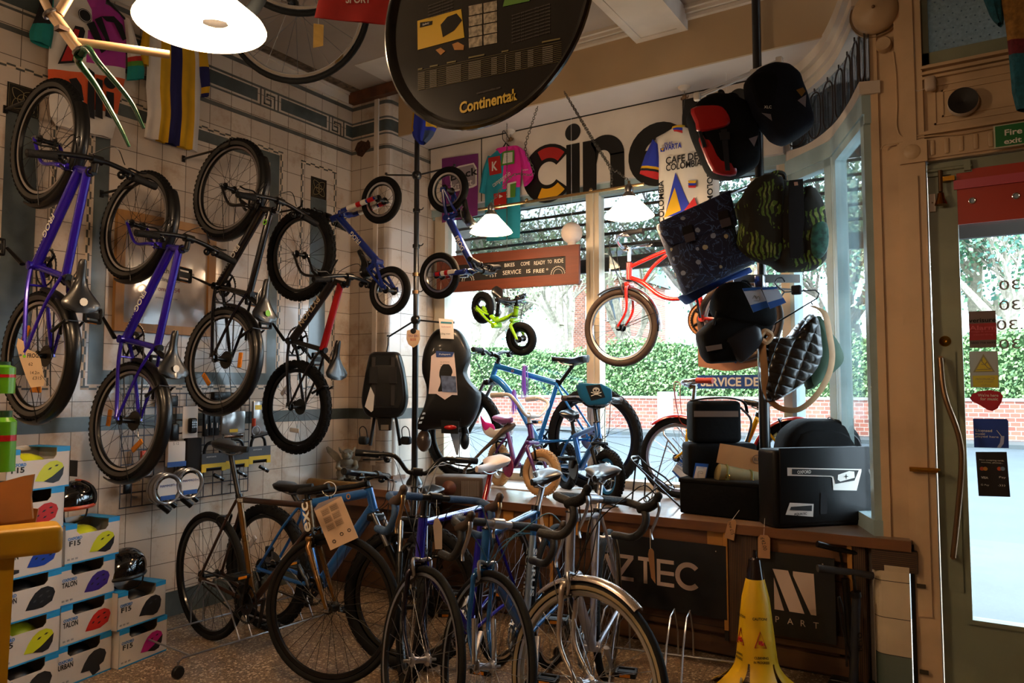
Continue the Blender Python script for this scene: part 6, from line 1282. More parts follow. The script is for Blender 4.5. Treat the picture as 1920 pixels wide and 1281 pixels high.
for tx, p, w_, h_ in (('ALL OUR NEW', (310, 300), .21, .030), ('BIKES', (607, 245), .085, .026), ('COME', (760, 232), .075, .026), ('READY', (898, 224), .09, .027), ('TO', (995, 213), .034, .024), ('RIDE', (1085, 206), .07, .027), ('* 1ST', (430, 345), .10, .028), ('SERVICE', (630, 315), .155, .03), ('IS', (790, 305), .032, .026), ('FREE *', (910, 300), .12, .028)): pc2.text(g, tx, zc_(*p), h_, CH, .016, width=w_, rot=sl)
for cx_, cy_ in ((205, 400), (1075, 335)):
    q = pc2(*zc_(cx_, cy_))
    for R_ in (.052, .036): g.tube([pc2.M @ V3((q[0]+R_*math.cos(a), q[1]+R_*math.sin(a), .016)) for a in [PI*i/16 for i in range(17)]], .0013, CH, 4)
    for i in range(14): a = PI*(i+.5)/14; g.tube([pc2.M @ V3((q[0]+r2*math.cos(a), q[1]+r2*math.sin(a), .016)) for r2 in (.053, .059)], .0016, CH, 4)
g.build('chalk_writing', t)
chain([pc2.w(956, 470, .04), V3((pc2.w(956, 470).x, 4.46, 3.0)), V3((pc2.w(956, 470).x, 4.46, ZS))], parent=t, r_=.008, m=CHN)
chain([pc2.w(955, 540, .04), ony(4.42, 953, 560), ony(4.4, 950, 576)], name='chain', r_=.009, m=CHN, label='short chain holding the green balance bike', cat='chain')
# ceiling hooks with hangers
def chook(px, py, label):
    p = onz(ZS, px, py); t = thing('ceiling_hook', label, 'hook', (p.x, p.y, ZS-.02)); g = G(Matrix.Translation((p.x, p.y, ZS))); g.lathe([(0, -.03), (.018, -.028), (.022, -.02), (.035, -.014), (.04, 0)], WPAINT, 20); g.build('rose', t); g = G(Matrix.Translation((p.x, p.y, ZS)))
    g.cyl((0, 0, -.03), (0, 0, -.05), .004, STEEL, 6); g.ball((0, 0, -.065), (.016, .008, .018), BRZ); g.tube(catmull([(0, 0, -.07), (.02, 0, -.075), (.025, 0, -.06)], 4), .004, BRZ, 6); g.tube(catmull([(0, 0, -.07), (-.02, 0, -.08), (-.02, 0, -.065)], 4), .004, BRZ, 6); g.build('hook', t); return V3((p.x, p.y, ZS-.08))
h1 = chook(957, 245, 'white ceiling rose with brass hook above the cyan jersey'); h2 = chook(1283, 163, 'white ceiling rose with brass hook above the Colombia jersey')
pj = winpl(h1.y); t = thing('cycling_jersey', 'cyan and pink jersey with cursive lettering hanging from a ceiling hook', 'jersey', pj.w(950, 300), 'cycling jerseys on display'); z76 = lambda x, y: (760+.2966*x, 180+.2966*y)
g = G(); cloth(g, pj, [(z76(600, 345), z76(720, 320)), (z76(530, 400), z76(760, 345)), (z76(510, 500), z76(745, 470)), (z76(515, 640), z76(735, 600)), (z76(515, 780), z76(740, 760)), (z76(525, 920), z76(735, 900))], .05, lambda u_, v_: PKC if (u_ > .55 and v_ < .55) or (v_ < .06 and u_ > .4) else CYC, .006); JO = .058
def jp(pts, m, off=JO): pj.poly(g, [z76(*p) for p in pts], m, off)
jp([(550, 405), (625, 390), (635, 500), (560, 515)], SR); pj.text(g, 'K', z76(592, 455), .07, WHC, JO+.001, bold=.03, width=.05); jp([(640, 365), (715, 355), (715, 440), (630, 455)], GRC); jp([(650, 375), (705, 367), (704, 430), (642, 442)], WHC, JO+.001)
pj.text(g, 'campagnolo', z76(635, 540), .05, WHC, JO+.001, width=.17, rot=.45); jp([(585, 630), (665, 615), (667, 720), (590, 730)], SR)
for yy in (645, 705): jp([(620, yy-12), (645, yy), (620, yy+12)], WHC, JO+.001)
jp([(668, 565), (728, 550), (720, 650), (665, 655)], WHC); jp([(690, 570), (728, 560), (720, 650), (690, 652)], GRC, JO+.001)
g.build('body', t)
g = G(); cloth(g, pj, [(z76(535, 385), z76(575, 395)), (z76(500, 480), z76(550, 480)), (z76(480, 615), z76(520, 625))], .05, lambda u_, v_: CYC, .004, nu=6, nv=6); g.build('sleeve', t)
g = G(); cloth(g, pj, [(z76(725, 330), z76(765, 350)), (z76(745, 430), z76(800, 430)), (z76(760, 580), z76(822, 510))], .05, lambda u_, v_: PKC, .004, nu=6, nv=6); pj.text(g, 'Campus', z76(782, 480), .018, WHC, .06, width=.06, rot=-.05); g.build('sleeve', t)
g = G(); cloth(g, pj, [(z76(585, 345), z76(715, 325)), (z76(610, 385), z76(690, 345))], .06, lambda u_, v_: PKC, .003, nu=6, nv=3); g.build('collar', t)
g = G(); q = pj.w(*z76(650, 330), .03); g.tube(catmull([q+V3((-.15, 0, -.07)), q+V3((-.03, 0, .0)), q+V3((0, 0, .03)), q+V3((.03, 0, 0)), q+V3((.15, 0, -.07))], 4), .005, BPLAST, 6); g.tube(catmull([q+V3((0, 0, .03)), q+V3((-.03, 0, .07)), q+V3((-.02, 0, .13)), V3((h1.x, h1.y, h1.z))], 5), .003, BPLAST, 5); g.build('coat_hanger', label='black coat hanger holding the cyan and pink jersey', cat='hanger')
Yj = 4.32; pj = winpl(Yj); t = thing('cycling_jersey', 'white Cafe de Colombia jersey with blue and yellow triangles hanging in the window', 'jersey', pj.w(1290, 300), 'cycling jerseys on display'); z18 = lambda x, y: (1180+.2342*x, 120+.2342*y)
g = G(); rows = [(z18(350, 540), z18(470, 520)), (z18(210, 610), z18(690, 600)), (z18(240, 700), z18(720, 700)), (z18(250, 900), z18(730, 900)), (z18(255, 1100), z18(735, 1100)), (z18(262, 1300), z18(735, 1300)), (z18(290, 1400), z18(725, 1380))]
cloth(g, pj, rows, .06, lambda u_, v_: WHC, .006); JO = .068
jp2 = lambda pts, m, off=JO: pj.poly(g, [z18(*p) for p in pts], m, off)
jp2([(330, 1180), (400, 890), (510, 1150), (440, 1230), (320, 1240)], BLC); jp2([(310, 1250), (395, 1010), (445, 1190)], YLC, JO+.001); jp2([(470, 1190), (550, 1085), (575, 1160)], RDC, JO+.001); jp2([(280, 700), (318, 690), (315, 725), (282, 728)], BLC); jp2([(284, 704), (314, 695), (300, 722)], YLC, JO+.001)
pj.text(g, 'VARTA', z18(382, 685), .034, BLC, JO, bold=.03, width=.105); pj.text(g, 'PILAS', z18(345, 660), .017, BLC, JO, bold=.02, width=.05)
pj.text(g, 'CAFE DE', z18(450, 778), .045, KC, JO, bold=.02, width=.20, rot=.0); pj.text(g, 'COLOMBIA', z18(465, 832), .042, KC, JO, bold=.02, width=.22); pj.text(g, 'COLOMBIA', z18(280, 1120), .035, KC, JO-.012, bold=.02, width=.26, rot=PI/2); pj.text(g, 'COLOMBIA', z18(670, 1050), .035, KC, JO-.01, bold=.02, width=.26, rot=-PI/2)
for zz, m in ((955, YLC), (975, BLC), (992, RDC)): jp2([(500, zz), (565, zz), (560, zz+20), (505, zz+20)], m)
g.build('body', t)
g = G(); cloth(g, pj, [(z18(205, 615), z18(250, 660)), (z18(140, 740), z18(258, 760)), (z18(110, 830), z18(255, 840)), (z18(98, 885), z18(250, 900)), (z18(100, 890), z18(245, 935))], .06, lambda u_, v_: BLC if v_ < .52 else YLC if v_ < .62 else KC if v_ < .68 else RDC, .004, nu=8, nv=12); g.build('sleeve', t)
g = G(); cloth(g, pj, [(z18(355, 530), z18(460, 505)), (z18(370, 560), z18(470, 580))], .07, lambda u_, v_: YLC if v_ < .35 else BLC if v_ < .6 else RDC, .002, nu=6, nv=6); g.build('collar', t)
g = G(); q = pj.w(*z18(440, 520), .03); g.tube(catmull([q+V3((-.17, 0, -.05)), q, q+V3((.17, 0, -.05))], 4), .006, BPLAST, 6); g.tube(catmull([q, q+V3((0, 0, .06)), q+V3((.0, .02, .12)), h2], 4), .003, BPLAST, 5); g.build('coat_hanger', label='black coat hanger holding the Colombia jersey', cat='hanger')
# blue and yellow jersey on the left pole top
# ---------------- left display pole
PB0 = onz(ZB, 777, 908); PX, PY = PB0.x, PB0.y; POLE = mat('black_pole_paint', '#101012', .3, coat=.3)
t = thing('display_pole', 'black display pole with hooked arms at the left end of the bench', 'pole', (PX, PY, ZB)); g = G(Matrix.Translation((PX, PY, 0))); g.cyl((0, 0, ZB+.02), (0, 0, ZS-.0), .0185, POLE, 16); g.cyl((0, 0, ZB+.02), (0, 0, 1.75), .0225, POLE, 16); g.lathe([(.06, ZB), (.055, ZB+.02), (.035, ZB+.05), (.026, ZB+.1), (.022, ZB+.12)], POLE, 20); g.build('upright', t)
def onp(px, py): return onplane((PX, PY, 0), V3((-math.sin(YAW), math.cos(YAW), 0)), px, py)
for (cx_, cy_), arms in (((783, 329), ((724, 328), (852, 312))), ((777, 600), ((728, 632), (850, 607)))):
    g = G(); c = onp(cx_, cy_); c.x, c.y = PX, PY; g.ball(c, .036, POLE)
    for a_ in arms: e = onp(*a_); g.cyl(c, e, .0065, POLE, 8); g.cyl(e, e+V3((0, 0, .015)), .01, POLE, 8)
    g.build('arm_hub', t)
for py in (462, 515, 548, 395):
    g = G(); c = onp(780, py); c.x, c.y = PX, PY; g.cyl(c-V3((0, 0, .012)), c+V3((0, 0, .012)), .026, POLE if py < 500 else BRZ, 14); g.tube(catmull([c+V3((.025, 0, 0)), c+V3((.06, -.01, .0)), c+V3((.075, -.015, .01))], 4), .004, POLE, 6); g.build('clamp', t)
ptag = facepl(5.0, 775, 635); t = thing('shield_tag', 'cream shield shaped tag reading tiny bike beer hung on the left pole', 'tag', ptag.w(775, 635)); g = G(); pw = Pl(V3((PX, PY, 1.6))-_F*.06, _R); pw.poly(g, [(763, 620), (770, 618), (779, 618), (787, 620), (788, 636), (784, 646), (775, 652), (766, 646), (762, 636)], mat('cream_card', '#c9ad92', .6), 0, .003); pw.text(g, 'TINY BIKE', (775, 630), .017, mat('purple_ink', '#6a2a6a', .6), .004, width=.075); pw.text(g, 'BEER', (775, 637), .017, REDR, .004, width=.04); q = pw(775, 621); g.lathe([(0, .0), (.02, 0)], KC, 14, pw.M @ Matrix.Translation((q[0], q[1], .0045))); g.build('card', t)
# blue yellow garment at the pole top
pq = Pl(V3((PX, PY, 2.8))-_F*.02, _R); g = G(); t = thing('cycling_jersey', 'small dark blue and yellow jersey bundled on top of the left display pole', 'jersey', pq.w(795, 240), 'cycling jerseys on display'); cloth(g, pq, [((778, 180), (812, 180)), ((776, 215), (820, 225)), ((773, 245), (820, 245)), ((776, 262), (812, 262)), ((786, 272), (800, 272))], .09, lambda u_, v_: YLC if (u_ < .12 and v_ < .6) or (u_ > .6 and .3 < v_ < .5) else (mat('grey_blue_cloth', '#3a4660', .9) if u_ > .55 and v_ > .55 else BLC), .01, nu=12, nv=10); g.build('cloth', t)
# child seats
def R2(px, py, d): return ondepth(d, px, py)
ps = Pl(V3((PX, PY, 1.3))-_F*.10, _R); z66 = lambda x, y: (660+.2342*x, 600+.2342*y)
t = thing('child_bike_seat', 'small black front child seat with footrests hanging left of the pole', 'child seat', ps.w(725, 700), 'child seats on the left pole'); SB = mat('child_seat_plastic', '#0a0a0b', .45, coat=.1, spec=.3); g = G()
bag(g, ps, [(z66(190, 258), z66(370, 258), .03), (z66(160, 275), z66(400, 275), .07), (z66(135, 380), z66(430, 380), .09), (z66(110, 520), z66(452, 520), .10), (z66(95, 620), z66(462, 620), .12), (z66(100, 700), z66(452, 700), .14), (z66(130, 765), z66(415, 765), .13), (z66(190, 785), z66(360, 785), .08)], SB, p=3); g.build('shell', t)
g = G(); ps.poly(g, [z66(*p) for p in ((195, 300), (370, 300), (420, 450), (430, 600), (400, 700), (150, 700), (120, 600), (140, 430))], mat('seat_pad', '#0a0a0a', .9), .135, .008); g.build('seat_pad', t)
for x in (205, 355): g = G(); ps.poly(g, [z66(x-14, 305), z66(x+14, 305), z66(x+12, 680), z66(x-16, 680)], mat('strap_grey', '#2c2724', .8), .146, .004); ps.poly(g, [z66(x-30, 380), z66(x+28, 380), z66(x+30, 510), z66(x-32, 510)], mat('strap_pad', '#1d1a18', .9), .15, .012); g.build('strap', t)
g = G(); ps.poly(g, [z66(*p) for p in ((140, 690), (185, 535), (215, 600), (205, 720), (190, 732))], PAPER, .165, .002); g.build('leaflet', t)
g = G(); ps.poly(g, [z66(*p) for p in ((220, 782), (335, 782), (325, 880), (235, 880))], SB, .03, .06); ps.poly(g, [z66(*p) for p in ((250, 835), (310, 835), (310, 875), (250, 875))], STEEL, .09, .004); g.build('bracket', t)
for sx, fx in ((195, 110), (360, 445)):
    g = G(); g.tube([ps.w(*z66(sx, 760), .06), ps.w(*z66((sx*2+fx)/3-(-8 if fx > 300 else 8), 1000), .06)], .014, SB, 10, flat=.6); a_ = ps.w(*z66(fx, 960), .07); g.rbox(a_, (.07, .05, .055), .015, SB); g.tube(catmull([a_+V3((-.034, 0, .02)), a_+V3((-.03, -.01, .075)), a_+V3((0, -.01, .095)), a_+V3((.03, -.01, .075)), a_+V3((.034, 0, .02))], 4), .0035, SB, 6); g.build('footrest', t)
g = G(); g.tube([ps.w(*z66(290, 140)), ps.w(*z66(290, 200)), ps.w(*z66(285, 255), .03)], .006, POLE, 6); g.build('hanging_strap', t)
t = thing('child_bike_seat', 'large black rear child seat with a white cardboard leaflet hanging right of the pole', 'child seat', ps.w(850, 730), 'child seats on the left pole'); g = G()
bag(g, ps, [(z66(690, 75), z66(850, 75), .05), (z66(635, 140), z66(895, 120), .12), (z66(590, 240), z66(950, 220), .16), (z66(575, 330), z66(965, 310), .18), (z66(575, 430), z66(920, 420), .17), (z66(610, 520), z66(960, 500), .17), (z66(615, 600), z66(1045, 590), .2), (z66(590, 700), z66(1030, 700), .22), (z66(545, 800), z66(985, 800), .22), (z66(530, 880), z66(940, 860), .16)], SB, p=2.4, z0=-.02); g.build('shell', t)
g = G(); ps.poly(g, [z66(*p) for p in ((700, 270), (835, 270), (850, 420), (862, 600), (820, 598), (765, 635), (700, 590), (640, 590), (655, 400), (660, 300))], mat('leaflet_card', '#d5c0ba', .6), .205, .003); ps.poly(g, [z66(*p) for p in ((695, 260), (838, 270), (820, 305), (700, 308))], mat('leaflet_navy', '#1a3a78', .5), .209, .001); ps.text(g, 'Polisport', z66(765, 288), .014, WHITE, .211, width=.075); ps.poly(g, [z66(*p) for p in ((735, 450), (850, 455), (858, 580), (745, 575))], mat('leaflet_photo', '#5a6a8c', .6, noise=.6, scale=30), .209, .001)
for i in range(5): ps.text(g, 'fits all frames', z66(765, 345+i*18), .006, DARKINK, .209, width=.06)
g.build('leaflet', t)
g = G(); ps.poly(g, [z66(*p) for p in ((718, 10), (830, 20), (835, 170), (735, 165))], PAPER, .215, .002); ps.poly(g, [z66(*p) for p in ((735, 35), (820, 40), (820, 52), (735, 48))], mat('label_teal', '#2a7d90', .5), .218, .001); ps.text(g, 'front fix mounted', z66(775, 75), .01, mat('pink_ink', '#a0304c', .6), .218, width=.06); ps.text(g, '22kg max', z66(770, 130), .014, DARKINK, .218, width=.065); g.build('price_card', t)
g = G(); ps.poly(g, [z66(*p) for p in ((740, 790), (875, 800), (870, 895), (742, 890))], SB, .2, .05); q = ps(*z66(812, 845)); g.ball((q[0], q[1], .255), (.042, .016, .01), REFR, ps.M); g.build('rear_reflector', t)
for sd, (a_, b_) in enumerate((((660, 700), (590, 960)), ((900, 760), (910, 960)))):
    g = G(); g.tube([ps.w(*z66(*a_), .1), ps.w(*z66(b_[0], b_[1]-60), .1)], .022, SB, 10); q = ps(*z66(*b_)); g.ball((q[0], q[1], .1), (.05 if sd == 0 else .032, .075 if sd == 0 else .06, .05), mat('footrest_grey', '#4a3a30', .3, coat=.4) if sd == 0 else SB, ps.M, n=16, k=10); g.build('footrest', t)
for i, yy in enumerate((735, 770, 805)): g = G(); ps.poly(g, [z66(*p) for p in ((595-i*14, yy), (618-i*14, yy-4), (614-i*14, yy+12), (590-i*14, yy+16))], mat('slot_pale', '#b8c8d8', .6), .2, .002); g.build('side_slot', t)
g = G(); ps.poly(g, [z66(*p) for p in ((800, 890), (885, 890), (865, 1065), (850, 1065))], mat('grey_seat_tongue', '#8a98a8', .5), .16, .008); g.tube([ps.w(*z66(885, 780), .2), ps.w(*z66(870, 1200), .18)], .0025, BLACK, 5); g.build('mounting_tongue', t)
# ---------------- right display pole and what hangs on it
PR0 = onz(ZB, 1437, 962); RX, RY = PR0.x, PR0.y
t = thing('display_pole', 'tall black display pole hung with bags at the right of the bench', 'pole', (RX, RY, ZB)); g = G(Matrix.Translation((RX, RY, 0))); g.cyl((0, 0, ZB+.02), (0, 0, ZC), .024, POLE, 18); g.cyl((0, 0, ZB+.02), (0, 0, 1.9), .029, POLE, 18); g.lathe([(.03, ZB+.12), (.034, ZB+.1), (.034, ZB+.02), (.03, ZB)], POLE, 18); g.build('upright', t)
g = G(Matrix.Translation((RX, RY, 0)))
for k in range(3): a = k*2*PI/3+.5; g.tube([(math.cos(a)*.03, math.sin(a)*.03, ZB+.09), (math.cos(a)*.09, math.sin(a)*.09, ZB+.03), (math.cos(a)*.12, math.sin(a)*.12, ZB+.008)], .012, POLE, 8, flat=.5)
g.build('foot', t)
CLR = mat('clear_acrylic', '#cfc8c0', .12, .0, coat=1., spec=.8)
po = lambda off=0.: Pl(V3((RX, RY, 2))-_F*off, _R)
P0 = po(.0)
g = G(); a_, b_ = P0.w(1300, 192, .05), P0.w(1462, 122, .05); 
for dz in (0, .018): g.cyl(a_+V3((0, 0, dz)), b_+V3((0, 0, dz)), .006, CLR, 8)
for px, py in ((1303, 188), (1408, 145), (1455, 122)): g.rbox(P0.w(px, py, .05), (.035, .03, .045), .006, CLR)
g.build('upper_rail', t)
g = G(); 
for px, py in ((1424, 338), (1424, 345)): g.rbox(P0.w(px, py, .0), (.09, .08, .02), .008, CLR)
g.cyl(P0.w(1424, 342, .04), P0.w(1330, 385, .1), .007, STEEL, 8); g.build('clear_bracket', t)
g = G(); g.rbox(P0.w(1420, 530, .04), (.05, .05, .07), .01, STEEL); g.box2((0, 0, 0), (1, 1, 1), STEEL, frame(P0.w(1372, 532, .03), _R, (0, 0, 1)) @ Matrix.Diagonal((.36, .045, .006, 1))); g.cyl(P0.w(1400, 540, .03), P0.w(1490, 545, .03), .006, STEEL, 8); g.build('steel_arm', t)
BAGK = mat('black_bag_fabric', '#060607', .85, spec=.15, bump=.2, scale=30); BAGN = mat('navy_bag_fabric', '#060812', .8, spec=.2, bump=.2, scale=30); REDV = mat('red_tarpaulin', '#a01818', .3, coat=.4)
zr8 = z18
pA = po(.12); t = thing('pannier_bag', 'black pannier bag with shiny red front flap hanging from the upper rail', 'bag', pA.w(1330, 260)); g = G()
slab(g, pA, [zr8(*p) for p in ((430, 450), (520, 345), (620, 300), (760, 305), (880, 365), (930, 470), (975, 560), (988, 760), (985, 860), (860, 930), (790, 960), (640, 945), (590, 890), (520, 720), (470, 600))], BAGK, 0, .17, .02); g.build('body', t)
def puff(g, pl, pts, m, off, th): # padded panel
    c = V3((sum(pl(*p)[0] for p in pts)/len(pts), sum(pl(*p)[1] for p in pts)/len(pts), 0)); P = catmull([V3(pl(*p)+(0,)) for p in pts], 3, True); n = len(P); rings = []
    for s_, z in ((1, 0), (.97, th*.5), (.88, th*.85), (.6, th), (.25, th*1.05)): rings.append([c+(q-c)*s_+V3((0, 0, off+z)) for q in P])
    g.loft(rings, m, pl.M)
g = G(); puff(g, pA, [zr8(*p) for p in ((435, 450), (560, 425), (680, 440), (740, 545), (690, 600), (500, 630), (470, 560))], REDV, .16, .03); g.build('flap', t, label='shiny red roll flap')
g = G(); puff(g, pA, [zr8(*p) for p in ((510, 640), (700, 610), (750, 610), (790, 800), (790, 950), (640, 940), (590, 890), (540, 780))], REDV, .14, .03); g.build('front_panel', t, label='shiny red front panel')
g = G(); pA.poly(g, [zr8(*p) for p in ((655, 620), (700, 615), (725, 935), (690, 935))], KC, .185, .004); pA.poly(g, [zr8(*p) for p in ((640, 650), (715, 645), (720, 700), (650, 705))], KC, .19, .01); pA.poly(g, [zr8(*p) for p in ((485, 630), (510, 630), (550, 740), (525, 755))], KC, .17, .01); g.build('strap', t)
g = G(); g.tube(catmull([pA.w(*zr8(700, 330), .07), pA.w(*zr8(690, 260), .07), pA.w(*zr8(720, 265), .07), pA.w(*zr8(740, 330), .07)], 4), .007, KC, 6); g.lathe([(0, 0), (.045, 0), (.045, .01)], KC, 20, pA.M @ Matrix.Translation(pA(*zr8(810, 310))+(.02,))); g.build('handle', t)
g = G(); pA.poly(g, [zr8(*p) for p in ((870, 690), (940, 665), (910, 750))], mat('reflective_grey', '#6f6a70', .3), .185, .002); g.build('reflective_patch', t)
t = thing('pannier_bag', 'dark black and navy pannier bag hanging highest on the black pole', 'bag', pA.w(1440, 200)); pB = po(.2); g = G()
slab(g, pB, [zr8(*p) for p in ((888, 180), (980, 100), (1080, 60), (1200, 75), (1290, 150), (1310, 220), (1350, 320), (1405, 520), (1400, 570), (1290, 650), (1200, 690), (1110, 650), (1060, 580), (960, 500), (905, 330))], BAGN, 0, .17, .02); g.build('body', t)
g = G(); puff(g, pB, [zr8(*p) for p in ((900, 190), (1080, 160), (1100, 300), (1060, 460), (960, 440), (920, 330))], BAGK, .15, .03); g.build('flap', t)
g = G(); pB.poly(g, [zr8(*p) for p in ((1240, 400), (1305, 355), (1300, 450))], MATS['reflective_grey'], .185, .002); pB.poly(g, [zr8(*p) for p in ((1230, 320), (1280, 300), (1300, 330), (1270, 370))], mat('dull_gold_tab', '#6a4c14', .5), .185, .002); pB.poly(g, [zr8(*p) for p in ((970, 490), (1040, 500), (1050, 550))], MATS['reflective_grey'], .175, .002); pB.text(g, 'XLC', zr8(1010, 452), .014, WHITE, .19); g.build('marks', t)
# floral navy double pannier
FLO = mat('floral_navy_fabric', '#111a3c', .6); nt, b, N, L, Mh, MIX = nodes(FLO)
tc = N('TexCoord'); vo = N('TexVoronoi'); vo.inputs['Scale'].default_value = 17; nz = N('TexNoise'); nz.inputs['Scale'].default_value = 9; nz.inputs['Detail'].default_value = 4; nz.inputs['Distortion'].default_value = 2.5; L(tc.outputs['Object'], vo.inputs['Vector']); L(tc.outputs['Object'], nz.inputs['Vector'])
a1 = Mh('LESS_THAN', Mh('ABSOLUTE', Mh('SUBTRACT', nz.outputs[0], .5)), .012); a2 = Mh('LESS_THAN', vo.outputs['Distance'], Mh('MULTIPLY', nz.outputs[0], .42)); sc_ = N('SeparateColor'); L(vo.outputs['Color'], sc_.inputs[0])
c = MIX(a1, lin('#161d3c'), lin('#4a6498')); c = MIX(Mh('MULTIPLY', a2, Mh('GREATER_THAN', sc_.outputs[0], .55)), c, lin('#8e9ab4')); c = MIX(Mh('MULTIPLY', a2, Mh('GREATER_THAN', sc_.outputs[1], .82)), c, lin('#b0ab94')); L(c, b.inputs['Base Color'])
zf = lambda x, y: (1200+.2811*x, 340+.2811*y)
pF = po(.15); t = thing('floral_pannier', 'dark navy floral patterned double pannier hanging tilted below the Colombia jersey', 'bag', pF.w(1310, 470)); g = G()
slab(g, pF, [zf(*p) for p in ((92, 310), (550, 105), (625, 480), (745, 560), (275, 775))], FLO, .0, .14); g.build('main_bag', t)
g = G(); slab(g, pF, [zf(*p) for p in ((265, 760), (745, 560), (770, 600), (600, 660), (330, 820))], mat('blue_bag_base', '#1c4fa8', .6, noise=.3, scale=14), -.12, .13); g.build('rear_bag', t)
g = G(); slab(g, pF, [zf(*p) for p in ((105, 390), (160, 470), (600, 330), (560, 150), (550, 105), (95, 310))], FLO, .13, .02, .01)
for (x, y) in ((285, 420), (515, 325)): pF.poly(g, [zf(x-40, y-20), zf(x+25, y-40), zf(x+35, y+10), zf(x-25, y+30)], mat('buckle_grey', '#4a4650', .4), .156, .006); pF.poly(g, [zf(x-50, y-70), zf(x+10, y-90), zf(x+20, y-35), zf(x-40, y-15)], KC, .154, .006)
g.build('flap', t)
# tropical pattern jacket-like backpack
TRO = mat('tropical_leaf_fabric', '#2a2414', .8); nt, b, N, L, Mh, MIX = nodes(TRO)
tc = N('TexCoord'); wv = N('TexWave'); wv.inputs['Scale'].default_value = 16; wv.inputs['Distortion'].default_value = 9; wv.inputs['Detail Scale'].default_value = .8; nz = N('TexNoise'); nz.inputs['Scale'].default_value = 11; nz.inputs['Detail'].default_value = 3; L(tc.outputs['Object'], wv.inputs['Vector']); L(tc.outputs['Object'], nz.inputs['Vector'])
m1 = Mh('GREATER_THAN', nz.outputs[0], .53); m2 = Mh('GREATER_THAN', wv.outputs['Fac'], .45); c = MIX(Mh('MULTIPLY', m1, m2), lin('#1f1c10'), lin('#5f7a2c')); c = MIX(Mh('MULTIPLY', Mh('GREATER_THAN', nz.outputs[0], .62), m2), c, lin('#8a9c4c')); L(c, b.inputs['Base Color'])
pT = po(.2); t = thing('patterned_backpack', 'dark backpack with green tropical leaf pattern hanging on the black pole', 'bag', pT.w(1445, 430)); g = G()
slab(g, pT, [zf(*p) for p in ((595, 190), (680, 90), (700, 30), (860, 20), (990, 65), (1110, 130), (1140, 230), (1165, 335), (1150, 480), (1140, 600), (1080, 622), (890, 628), (850, 585), (700, 540), (630, 490), (605, 430), (635, 300))], TRO, .02, .17, .02); g.build('body', t)
g = G(); puff(g, pT, [zf(*p) for p in ((600, 190), (700, 40), (870, 30), (870, 300), (850, 560), (680, 540), (615, 440), (640, 300))], TRO, .17, .035); g.build('left_panel', t)
g = G(); puff(g, pT, [zf(*p) for p in ((1020, 90), (1110, 140), (1150, 300), (1150, 560), (1060, 600), (1000, 560), (960, 330))], TRO, .16, .04); puff(g, pT, [zf(*p) for p in ((1045, 350), (1140, 330), (1150, 480), (1100, 560), (1040, 520))], mat('teal_leaf_patch', '#2f6a5a', .6, noise=.6, scale=40), .19, .02); g.build('right_panel', t)
g = G(); pT.poly(g, [zf(*p) for p in ((895, 70), (980, 60), (990, 330), (960, 560), (900, 560), (890, 300))], KC, .205, .012); pT.poly(g, [zf(*p) for p in ((922, 82), (945, 80), (948, 102), (925, 104))], mat('pink_label', '#c9a08a', .6), .218, .002); g.build('dark_opening', t)
g = G(); g.tube(catmull([pT.w(*zf(800, 40), .1), pT.w(*zf(840, -10), .12), pT.w(*zf(900, -5), .12), pT.w(*zf(920, 50), .1)], 5), .012, TRO, 8); g.build('top_loop', t)
# cluster of black bags with blue cards
pG = po(.08); LEA = mat('smooth_black_panel', '#15161a', .35)
t = thing('handlebar_bag', 'black handlebar bag with a smooth panel and grey stripe hanging above the service sign', 'bag', pG.w(1365, 620)); g = G()
slab(g, pG, [zf(*p) for p in ((350, 1025), (430, 950), (520, 890), (640, 870), (830, 900), (835, 990), (745, 1115), (620, 1210), (430, 1222), (385, 1170))], BAGK, 0, .18, .015); g.build('body', t)
g = G(); puff(g, pG, [zf(*p) for p in ((515, 1060), (700, 970), (745, 1080), (640, 1200), (590, 1210), (540, 1130))], LEA, .17, .03); pG.poly(g, [zf(*p) for p in ((375, 1115), (475, 1100), (480, 1130), (385, 1148))], mat('grey_reflective_band', '#6b5a50', .4), .195, .003); g.build('front_panel', t)
t = thing('saddle_bag', 'black rolled saddle bag tied below the steel arm of the pole', 'bag', pG.w(1360, 550)); g = G()
bag(g, pG, [(zf(500, 700), zf(640, 690), .08), (zf(450, 770), zf(700, 760), .14), (zf(430, 850), zf(840, 840), .16), (zf(450, 920), zf(850, 960), .14), (zf(560, 960), zf(800, 1000), .1)], BAGK, z0=.04); g.build('body', t); g = G(); g.tube([pG.w(*zf(470, 850), .16), pG.w(*zf(430, 980), .18)], .008, KC, 6); g.tube(catmull([pG.w(*zf(650, 760), .14), pG.w(*zf(640, 690), .1), pG.w(*zf(680, 690), .1), pG.w(*zf(700, 760), .14)], 4), .006, KC, 6); g.build('strap', t)
